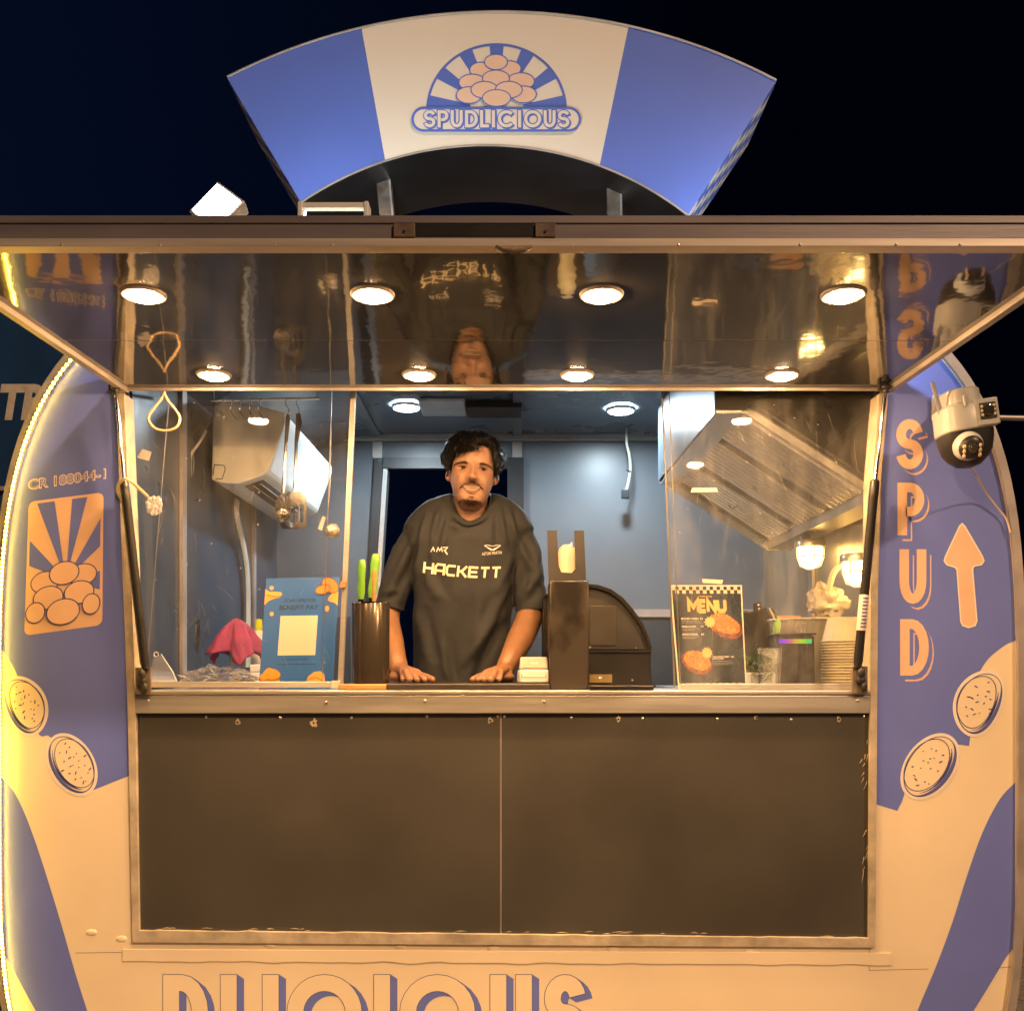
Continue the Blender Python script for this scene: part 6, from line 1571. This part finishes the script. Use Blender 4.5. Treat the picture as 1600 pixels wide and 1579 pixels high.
# knuckles and finger tips a little redder
handz = (co[:, 1] < 2.86) & (co[:, 2] < MT + .06)
blend(((~ishead) & (co[:, 2] < EYE + .40)) * 1.0, (.27, .145, .080), 1.0)  # skin below the head darkened to offset the strong lamp light there
blend(handz * 1.0, (.30, .165, .11), .9)
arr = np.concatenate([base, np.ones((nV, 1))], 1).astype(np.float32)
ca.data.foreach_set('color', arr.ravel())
n, l = skin.node_tree.nodes, skin.node_tree.links
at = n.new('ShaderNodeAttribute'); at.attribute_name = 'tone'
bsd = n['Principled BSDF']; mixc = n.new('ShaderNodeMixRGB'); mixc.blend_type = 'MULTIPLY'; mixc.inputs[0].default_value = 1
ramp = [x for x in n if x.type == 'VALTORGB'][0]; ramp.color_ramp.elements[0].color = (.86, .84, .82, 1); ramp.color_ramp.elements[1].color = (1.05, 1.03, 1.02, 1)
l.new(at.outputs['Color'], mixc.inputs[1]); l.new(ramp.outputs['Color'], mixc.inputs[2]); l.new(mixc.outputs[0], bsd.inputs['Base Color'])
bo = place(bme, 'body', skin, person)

# ---- face details
def drape(mb, pts, off, rings=3):
    c = Vector((sum(p[0] for p in pts) / len(pts), sum(p[1] for p in pts) / len(pts)))
    k0 = len(mb.v); mb.v.append(on_face(c.x, c.y, off)); n_ = len(pts)
    for r_ in range(1, rings + 1):
        for p in pts:
            q = c.lerp(Vector(p), r_ / rings); mb.v.append(on_face(q.x, q.y, off))
    for i in range(n_): mb.f.append((k0, k0 + 1 + i, k0 + 1 + (i + 1) % n_))
    for r_ in range(rings - 1):
        for i in range(n_):
            a, b = k0 + 1 + r_ * n_, k0 + 1 + (r_ + 1) * n_; mb.f.append((a + i, b + i, b + (i + 1) % n_, a + (i + 1) % n_))
eye_w = material('eye_white', (.26, .23, .21), .2, var=.05); iris_m = material('iris', (.035, .016, .008), .1, var=.1); lash = material('lash', (.012, .009, .008), .6)
hairm = material('hair', (.0045, .0042, .0045), .36, var=.25, scale=60, spec=.26, bump=.2, bscale=300)
lipm_ = material('lips', (.25, .105, .075), .38, var=.1, scale=60); teeth_m = material('teeth', (.42, .35, .26), .25, var=.03); mouth_m = material('mouth_inside', (.09, .03, .02), .6)
for s_ in (-1, 1):
    ex = s_ * EX; ez = -.0015
    al = [(ex + .0128 * math.cos(t), ez + (.0036 if math.sin(t) > 0 else .0032) * math.sin(t) * abs(math.sin(t)) ** .25 - .0006 * math.cos(t) * s_ * 0) for t in [2 * math.pi * i / 20 for i in range(20)]]
    mb = MB(); drape(mb, al, .0012); e_ = mb.build('eye', eye_w, person, smooth=True)
    mb = MB(); drape(mb, [(ex + .0012 + 0.0066 * math.cos(t), ez + .0003 + max(-.0031, min(.0034, .0056 * math.sin(t)))) for t in [2 * math.pi * i / 16 for i in range(16)]], .0018, 2); mb.build('iris', iris_m, e_, smooth=True)
    mb = MB(); mb.tube([on_face(x, z, .0018) for x, z in [(ex + .0138 * math.cos(t), ez + .0004 + .0046 * math.sin(t)) for t in [math.pi * i / 12 for i in range(13)]]], [.0007 + .0008 * math.sin(math.pi * i / 12) for i in range(13)], 6); mb.build('upper_lashes', lash, e_)
    mb = MB(); mb.tube([on_face(x, z, .0007) for x, z in [(ex + .0125 * math.cos(t), ez - .0040 * math.sin(t)) for t in [math.pi * i / 10 for i in range(11)]]], .00055, 5); mb.build('lower_lashes', material('lid_line', (.12, .05, .03), .6), e_)
    # eyelid crease fold
    mb = MB(); mb.tube([on_face(x, z, .0002) for x, z in [(ex + .0145 * math.cos(t), ez + .0035 + .0050 * math.sin(t)) for t in [math.pi * (.1 + .8 * i / 10) for i in range(11)]]], [.0005 + .0012 * math.sin(math.pi * i / 10) for i in range(11)], 6); mb.build('eyelid', material('lid_skin', (.30, .15, .09), .5), e_, smooth=True)
rndp = random.Random(21)
def tuft(mb, x, z, ang, Ln, r0, lift, sag=0):
    """one short hair lying on the face"""
    P = []
    for i in range(4):
        t = i / 3; P.append(on_face(x + Ln * t * math.cos(ang), z + Ln * t * math.sin(ang) - sag * t * t, min(.0016, lift * 1.6) + lift * math.sin(math.pi * min(1, t * .8 + .1))))
    mb.tube(P, [r0 * .7, r0, r0 * .8, r0 * .15], 4, cap=False)
mb = MB()
for s_ in (-1, 1):
    for i in range(150):
        t = rndp.random() ** 1.1; x = s_ * (.017 + .041 * t); zc = .0112 + .0026 * math.sin(math.pi * min(1, t * .95)) - .0030 * t * t + rndp.gauss(0, .0020 * (1.15 - .6 * t))
        tuft(mb, x, zc, (R(16 - 34 * t) if s_ > 0 else math.pi - R(16 - 34 * t)) + rndp.gauss(0, .18), rndp.uniform(.006, .009), .00030, .0005)
brow_m = material('brow_hair', (.055, .031, .020), .8, var=.2, spec=.1)
tag(mb.build('eyebrows', brow_m, person), kind='stuff')
mb = MB()
for i in range(420):
    x = rndp.uniform(-.036, .036); t = abs(x) / .036; z = -.0505 - .0120 * t ** 1.6 + rndp.gauss(0, .0021 * (1.2 - .5 * t)); s_ = 1 if x > 0 else -1
    tuft(mb, x, z, math.radians(-75 + 20 * t) if s_ > 0 else math.pi - math.radians(-75 + 20 * t), rndp.uniform(.0035, .0058), .00032, .0007)
for i in range(420):
    x = rndp.gauss(0, .017); z = -.106 - .010 * rndp.random() + .25 * abs(x); tuft(mb, x, z, -math.pi / 2 + x * 14, rndp.uniform(.003, .006), .00022, .0004)
for i in range(80):
    x = rndp.gauss(0, .006); z = rndp.uniform(-.098, -.090); tuft(mb, x, z, -math.pi / 2 + x * 10, rndp.uniform(.003, .005), .00022, .0005)
tag(mb.build('facial_hair', brow_m, person), kind='stuff')
# mouth: dark opening, teeth, lips
MW = .0305
def m_up(x): return -.0605 + .0016 * (x / MW) ** 2
def m_lo(x): return -.0775 + .0172 * abs(x / MW) ** 2.1
up = [(x, m_up(x)) for x in [-MW + 2 * MW * i / 18 for i in range(19)]]
lo = [(x, m_lo(x)) for x in [MW - 2 * MW * i / 18 for i in range(1, 18)]]
mb = MB(); drape(mb, up + lo, .0012); mb.build('mouth', mouth_m, person, smooth=True)
mb = MB()
for i in range(8):
    x0 = -.0252 + .0063 * i; x1 = x0 + .00626
    bt = lambda x: max(m_lo(x) + .0022, m_up(x) - .0122)
    q = [(x0, m_up(x0) - .0004), (x1, m_up(x1) - .0004), (x1 - .0001, bt(x1) + .0003), ((x0 + x1) / 2, bt((x0 + x1) / 2)), (x0 + .0001, bt(x0) + .0003)]
    drape(mb, q, .0026, 2)
tag(mb.build('teeth', teeth_m, person, smooth=True), kind='stuff')
mb = MB(); mb.tube([on_face(x, m_up(x) + .0014, .0008) for x in [-MW + 2 * MW * i / 18 for i in range(19)]], [.0006 + .0012 * math.sin(math.pi * i / 18) for i in range(19)], 8)
u_l = mb.build('upper_lip', lipm_, person, smooth=True)
mb = MB(); mb.tube([on_face(x, m_lo(x) - .0028 * (1 - abs(x / MW) ** 3), .0008) for x in [-MW + 2 * MW * i / 18 for i in range(19)]], [.0006 + .0032 * math.sin(math.pi * i / 18) for i in range(19)], 10)
mb.build('lower_lip', lipm_, person, smooth=True)
mb = MB()
for s_ in (-1, 1): mb.ellipsoid(on_face(s_ * .0075, -.0425, -.0005), .0036, .002, .0017, 10, 6)
tag(mb.build('nostrils', mouth_m, person, smooth=True), kind='stuff')
# smile folds are modelled in the head; nails
mb_n = material('nail', (.62, .38, .28), .25)
for tip, dirv, r_ in nail:
    mb = MB(); q = Matrix.Rotation(math.atan2(dirv.x, dirv.y) * -1, 3, 'Z'); mb.ellipsoid(tip + Vector((0, 0, r_ * .62)) + dirv * .001, .0052, .0062, .0022, 10, 6, q); mb.build('nail', mb_n, person, smooth=True)

# ---- hair: scalp cap and many curved locks
def hairline(az_):       # lowest z of the hair at angle from the front (0 = front, pi = back)
    a = abs(az_)
    if 0 < az_ < .95: return interp([(0, .052), (.10, .068), (.45, .073), (.72, .064), (.95, .022)], a)
    return interp([(0, .050), (.35, .047), (.7, .042), (.95, .020), (1.15, -.012), (1.35, -.024), (1.55, .012), (1.75, .012), (2.0, .0), (3.2, -.04)], a)
def scalp(th, z):
    v = max(.0, min(1, math.acos(max(-1, min(1, 1 - 2 * (z + .120) / .228))) / math.pi)); return head_pt(th / (2 * math.pi), v)
def hair_vol(az_, z):
    return .008 + .017 * max(0, min(1, (z - .02) / .06)) + .003 * math.sin(3 * az_ + 1) + .009 * noise.noise(Vector((math.cos(az_) * 3.4, math.sin(az_) * 3.4, z * 34)))
mb = MB()
def cap(u, v):
    az_ = -math.pi + 2 * math.pi * u; th = -math.pi / 2 + az_; zl_ = hairline(az_) + .004; z = zl_ + (.1075 - zl_) * math.sin(v * math.pi / 2)
    p = scalp(th % (2 * math.pi), z); c0_ = Vector((0, .01, .02)); d_ = (p - c0_).normalized()
    return H(p + d_ * hair_vol(az_, z) * min(1, v * 6 + .15) * .8)
mb.grid(72, 26, cap, True); hr = mb.build('hair', hairm, person, smooth=True)
mb = MB(); whorl = Vector((.012, .055, .10))
def lock(az_, z, Ln, r0, seed, fringe=False):
    if not fringe and abs(az_) < 1.3: Ln = min(Ln, max(.009, (z - hairline(az_)) * 1.1 + .007))
    r_ = random.Random(seed); th = (-math.pi / 2 + az_) % (2 * math.pi); p = scalp(th, z); c0_ = Vector((0, .01, .015))
    P = []; d_ = (p - c0_).normalized(); q = p + d_ * hair_vol(az_, z) * r_.uniform(.45, .95)
    flow = (p - whorl); flow = (flow - d_ * flow.dot(d_))
    if flow.length < .01: flow = Vector((0, -1, 0))
    flow.normalize()
    sway = d_.cross(flow) * r_.uniform(-.6, .6)
    if fringe: flow = (flow + Vector((-.75, 0, -.1))).normalized()
    wv = r_.uniform(0, 6.28); amp = r_.uniform(.0010, .0036); n_ = 7
    for i in range(n_):
        t = i / (n_ - 1)
        P.append(H(q + d_.cross(flow) * (amp * math.sin(wv + t * 5.5)) + d_ * (.006 * math.sin(math.pi * min(1, t * 1.1)) + amp * .6 * math.cos(wv + t * 6))))
        q = q + (flow + sway * t).normalized() * (Ln / (n_ - 1)); rel = q - c0_; d_ = rel.normalized(); flow = (flow - d_ * flow.dot(d_)).normalized()
        # keep on the hair volume
        zz_ = min(.104, max(-.1, q.z)); s3 = scalp(math.atan2(q.y, q.x) % (2 * math.pi), zz_); lim = (s3 - c0_).length + .010
        if rel.length < lim and q.z < .1: q = c0_ + d_ * lim
    mb.tube(P, [r0 * (.55 + .9 * math.sin(math.pi * (.15 + .75 * i / (n_ - 1)))) * (1 if i < n_ - 1 else .25) for i in range(n_)], 5, flat=.6, cap=False)
for i in range(6500):
    az_ = rndp.uniform(-math.pi, math.pi); zl_ = hairline(az_); z = zl_ + (.106 - zl_) * rndp.random() ** .8
    if 1.25 < abs(az_) < 2.0 and z < .026: continue
    lock(az_, z, rndp.uniform(.022, .046) * (1 if z > .045 else .32), rndp.uniform(.0005, .0010) if i % 4 else rndp.uniform(.0011, .0017), i)
for i in range(620):    # fringe swept across the forehead
    az_ = rndp.uniform(-.95, .22); z = rndp.uniform(.058, .088); lock(az_, z, rndp.uniform(.020, .050) * (1.0 if az_ < .0 else .6), rndp.uniform(.0005, .0010) if i % 3 else rndp.uniform(.0011, .0016), 9000 + i, True)
tag(mb.build('locks', hairm, hr, smooth=True), kind='stuff')

# ---- t-shirt
shirt_m = material('grey_cotton', (.027, .030, .0345), .78, var=.07, scale=5, bump=.25, bscale=700, bdist=.0006, spec=.3)
sh = MB()
loft(sh, trunk([(1300, 640, 806, 3.17, .125), (1120, 644, 802, 3.16, .118), (1060, 645, 801, 3.155, .116), (1000, 647, 801, 3.145, .118), (940, 648, 801, 3.13, .122), (890, 646, 803, 3.12, .124), (850, 636, 818, 3.115, .122), (826, 630, 835, 3.115, .110), (808, 640, 826, 3.115, .096), (794, 653, 815, 3.115, .080), (783, 668, 803, 3.113, .062), (773, 694, 780, 3.112, .040)], 48, 2.5))
SL_L = [(676, 826, 3.112, .052), (656, 842, 3.112, .060), (637, 870, 3.112, .058), (622, 905, 3.112, .054), (609.5, 946, 3.112, .046)]
SL_R = [(793, 826, 3.112, .052), (808, 842, 3.112, .060), (820, 870, 3.112, .057), (828, 905, 3.112, .054), (830, 951, 3.112, .0515)]
ends = []
for SL in (SL_L, SL_R):
    P = [pt(x, y, Y) for x, y, Y, r_ in SL]; ax = (P[-1] - P[-2]).normalized(); ends.append((P[-1], ax, SL[-1][3])); P.append(P[-1] + ax * .03)
    sh.tube(P, [q[3] for q in SL] + [SL[-1][3]], 28)
NKc = pt(738, 790, 3.10)
sme = remeshed(sh, 'shirt', .0042, 22, .5)
nV = len(sme.vertices)
bm = bmesh.new(); bm.from_mesh(sme)
# open the sleeves, the neck and the bottom
for (p, ax, r_) in ends:
    sd_ = 1 if p.x > -.12 else -1
    fs = [f for f in bm.faces if (f.calc_center_median() - p).length < .12 and (f.calc_center_median() - p).dot(ax) > -.03 and sd_ * (f.calc_center_median().x - p.x) > -r_ - .006]
    ge = set(fs); [ge.update(f.edges) for f in fs]; [ge.update(f.verts) for f in fs]
    bmesh.ops.bisect_plane(bm, geom=list(ge), plane_co=p, plane_no=ax, clear_outer=True)
# neck opening: everything above a tilted plane near the neck
nn = Vector((0, -.42, 1)).normalized(); np_ = pt(736, 799, 3.05)
fs = [f for f in bm.faces if abs(f.calc_center_median().x - np_.x) < .085 and (f.calc_center_median() - np_).dot(nn) > -.03]
ge = set(fs); [ge.update(f.edges) for f in fs]; [ge.update(f.verts) for f in fs]
nk_c = Vector((pt(738, 0, 3.08).x, 3.086, 0))
NEX = 2.7
def nk_r(x, y): return (abs((x - nk_c.x) / .068) ** NEX + abs((y - nk_c.y) / .079) ** NEX) ** (1 / NEX)
kill = [v for v in bm.verts if nk_r(v.co.x, v.co.y) < 1 and v.co.z > EYE + .42]
bmesh.ops.delete(bm, geom=kill, context='VERTS')
for v in bm.verts:
    if v.is_boundary and v.co.z > EYE + .42 and nk_r(v.co.x, v.co.y) < 1.25:
        q = nk_r(v.co.x, v.co.y); v.co.x = nk_c.x + (v.co.x - nk_c.x) / q; v.co.y = nk_c.y + (v.co.y - nk_c.y) / q
bm.verts.ensure_lookup_table(); bm.normal_update()
# folds
FOLDS = [  # (x0,y0,x1,y1,width px,height m)
 (690, 790, 668, 850, 7, .005), (700, 800, 690, 862, 6, .004), (668, 800, 655, 850, 6, .004), (780, 792, 790, 850, 6, .005), (792, 790, 806, 840, 6, .005), (768, 800, 766, 850, 7, .0035),
 (800, 900, 742, 1010, 9, .0075), (792, 950, 720, 1040, 10, .007), (752, 930, 738, 1020, 9, .004), (800, 870, 770, 930, 8, .005), (655, 880, 690, 940, 9, .004), (650, 950, 672, 1040, 9, .005), (690, 1000, 700, 1062, 8, .005), (760, 990, 730, 1062, 8, .006),
 (648, 835, 622, 900, 7, .005), (640, 860, 604, 930, 7, .004), (662, 830, 650, 905, 6, .006), (806, 838, 832, 890, 7, .006), (812, 870, 806, 940, 7, .005), (845, 890, 815, 935, 8, .005), (838, 850, 842, 920, 7, .004), (620, 920, 600, 928, 6, .003), (700, 815, 722, 828, 6, .004)]
for v in bm.verts:
    Y = v.co.y; px = 800 + v.co.x * F / Y; py = HZ - (v.co.z - EYE) * F / Y; d_ = 0
    if v.normal.y < .35:
        for (x0, y0, x1, y1, wd, h) in FOLDS:
            ax_, ay_ = x1 - x0, y1 - y0; L2 = ax_ * ax_ + ay_ * ay_; t = ((px - x0) * ax_ + (py - y0) * ay_) / L2
            if -.25 < t < 1.25:
                dist = ((px - x0) * ay_ - (py - y0) * ax_) / math.sqrt(L2); env = math.exp(-((t - .5) / .5) ** 4)
                d_ += 2.1 * h * env * (math.exp(-(dist / wd) ** 2) - .65 * math.exp(-((dist - wd * 1.5) / wd) ** 2))
    d_ += .0028 * noise.noise(v.co * 16) + .0012 * noise.noise(v.co * 45)
    v.co += v.normal * d_
for f in bm.faces: f.smooth = True
bm.to_mesh(sme); bm.free()
shirtbvh = BVHTree.FromPolygons([tuple(v.co) for v in sme.vertices], [tuple(p.vertices) for p in sme.polygons])
edge_loops = None
shirt = place(sme, 't_shirt', shirt_m, person)
so = shirt.modifiers.new('thickness', 'SOLIDIFY'); so.thickness = .0018; so.offset = -1
# collar ribbing
mb = MB(); P = []
for i in range(49):
    t = 2 * math.pi * i / 48; cx2 = math.copysign(abs(math.cos(t)) ** (2 / NEX), math.cos(t)); cy2 = math.copysign(abs(math.sin(t)) ** (2 / NEX), math.sin(t)); x = nk_c.x + .0675 * cx2; y = nk_c.y + .0785 * cy2
    h = shirtbvh.ray_cast(Vector((nk_c.x + .0705 * cx2, nk_c.y + .082 * cy2, EYE + .8)), Vector((0, 0, -1)))
    z = (h[0].z if h[0] is not None else EYE + .52)
    P.append(Vector((x, y, z)))
P = [sum((P[(i + k_) % 48] for k_ in range(-4, 5)), Vector()) / 9 for i in range(48)]
for p in P: p.z += .002
ringA = [p + Vector(((p.x - nk_c.x) * .22, (p.y - nk_c.y) * .24, -.011)) for p in P]; ringB = [p + Vector(((p.x - nk_c.x) * .06, (p.y - nk_c.y) * .06, .003)) for p in P]; ringC = [p + Vector((-(p.x - nk_c.x) * .04, -(p.y - nk_c.y) * .04, .008)) for p in P]; ringD = [p + Vector((-(p.x - nk_c.x) * .09, -(p.y - nk_c.y) * .09, .001)) for p in P]
for a, b in ((ringA, ringB), (ringB, ringC), (ringC, ringD)): mb.strip(a, b, True)
mb.build('collar', shirt_m, shirt, smooth=True, angle=80)
# sleeve hems
for (p, ax, r_) in ends:
    u_ = ax.orthogonal().normalized(); w_ = ax.cross(u_); P = []
    for i in range(40):
        t = 2 * math.pi * i / 40; dd = u_ * math.cos(t) + w_ * math.sin(t)
        h = shirtbvh.ray_cast(p - ax * .012, dd)
        P.append((h[0] if h[0] is not None and (h[0] - p).length < .08 else p - ax * .014 + dd * r_, dd))
    mb = MB(); mb.strip([q + dd * .0012 - ax * .002 for q, dd in P], [q + dd * .0018 + ax * .0155 for q, dd in P], True); mb.strip([q + dd * .0018 + ax * .0155 for q, dd in P], [q - dd * .002 + ax * .0155 for q, dd in P], True); mb.build('sleeve_hem', shirt_m, shirt, smooth=True)
# prints on the chest
def chest(px, py, k=0):
    d_ = (pt(px, py, 3.0) - Vector((0, 0, EYE))).normalized(); h = shirtbvh.ray_cast(Vector((0, 0, EYE)) + d_ * 2.4, d_)
    p = h[0] if h[0] is not None else pt(px, py, 3.0)
    return p - d_ * (.0022 + .0008 * k)
sprint = material('yellow_white_print', (.80, .70, .50), .55, var=.03); sprint2 = material('pale_print', (.70, .66, .60), .55)
mb = MB()
def wv(x): return 884 + 8 * math.sin((x - 661) / 123 * math.pi * .62) - 2
X0 = 661; lw_ = 3.6
def Lt(strokes, x0, x1):
    for st in strokes:
        stroke(mb, [(x0 + (x1 - x0) * u + (.5 - v) * 1.8, wv(x0 + (x1 - x0) * u) - 4.5 + 17 * v) for u, v in st], lw_, chest, 0, False, 4)
ws = 15.2; x = 663
Hs = [[(0, 0), (0, 1)], [(1, 0), (1, 1)], [(.12, .5), (.88, .5)]]
As = [[(0, 1), (0, .3), (.2, .06), (1, .06), (1, 1)], [(.12, .62), (.88, .62)]]
Cs = [[(1, .08), (.2, .08), (.0, .25), (0, .75), (.2, .92), (1, .92)]]
Ks = [[(0, 0), (0, 1)], [(.14, .5), (.4, .5), (1, .0)], [(.42, .52), (1, 1)]]
Es = [[(1, .08), (.0, .08), (0, .92), (1, .92)], [(.14, .5), (.92, .5)]]
Ts = [[(0, .08), (1, .08)], [(.5, .2), (.5, 1)]]
for G_ in (Hs, As, Cs, Ks, Es, Ts, Ts): Lt(G_, x, x + 13.2); x += 17.6
mb.build('chest_lettering', sprint, shirt)
mb = MB(); lw_ = 1.5
def St(pts, w_=1.5): stroke(mb, pts, w_, chest, 0, False, 3)
St([(673, 862), (677, 855), (679, 861)]); St([(682, 862), (684.5, 855.5), (687, 860), (690, 855), (691, 862)]); St([(692, 855), (699, 855), (696, 859), (693, 859.5)]); St([(695, 860), (699, 866)], 2.2)
mb.build('left_chest_print', sprint2, shirt)
mb = MB()
for s_ in (-1, 1):
    for j in range(4): St([(769.5 + s_ * 1.5, 857.5 + j * .8), (769.5 + s_ * (12.5 - 2.2 * j), 852.5 + j * 1.5)], .9)
St([(757, 852), (763, 851.5), (769.5, 853), (776, 851.5), (782, 852)], .9); St([(767, 858.5), (772, 858.5)], 1.8)
vs, fs = text_tris('ASTON MARTIN', .0); ax0, ax1 = min(v[0] for v in vs), max(v[0] for v in vs); ay1 = max(v[1] for v in vs)
mb.add([chest(753 + 31 * (v[0] - ax0) / (ax1 - ax0), 867.5 - (v[0] - ax0) / (ax1 - ax0) * 2.4 - 4.6 * v[1] / ay1) for v in vs], fs)
mb.build('winged_crest', sprint2, shirt)
# trousers and shoes (below the counter)
tr = MB(); px_ = pt(732, 0, 3.17).x
for s_ in (-1, 1): tr.tube([(px_ + s_ * .075, 3.17, EYE - .16), (px_ + s_ * .09, 3.17, EYE - .3), (px_ + s_ * .10, 3.18, FLOOR + .46), (px_ + s_ * .10, 3.21, FLOOR + .09)], [.105, .105, .085, .07], 20)
tr.build('trousers', material('dark_trousers', (.03, .03, .035), .8), person, smooth=True)
for s_ in (-1, 1):
    mb = MB(); mb.ellipsoid((px_ + s_ * .105, 3.16, FLOOR + .052), .050, .135, .050, 18, 10); mb.build('shoe', black, person, smooth=True)
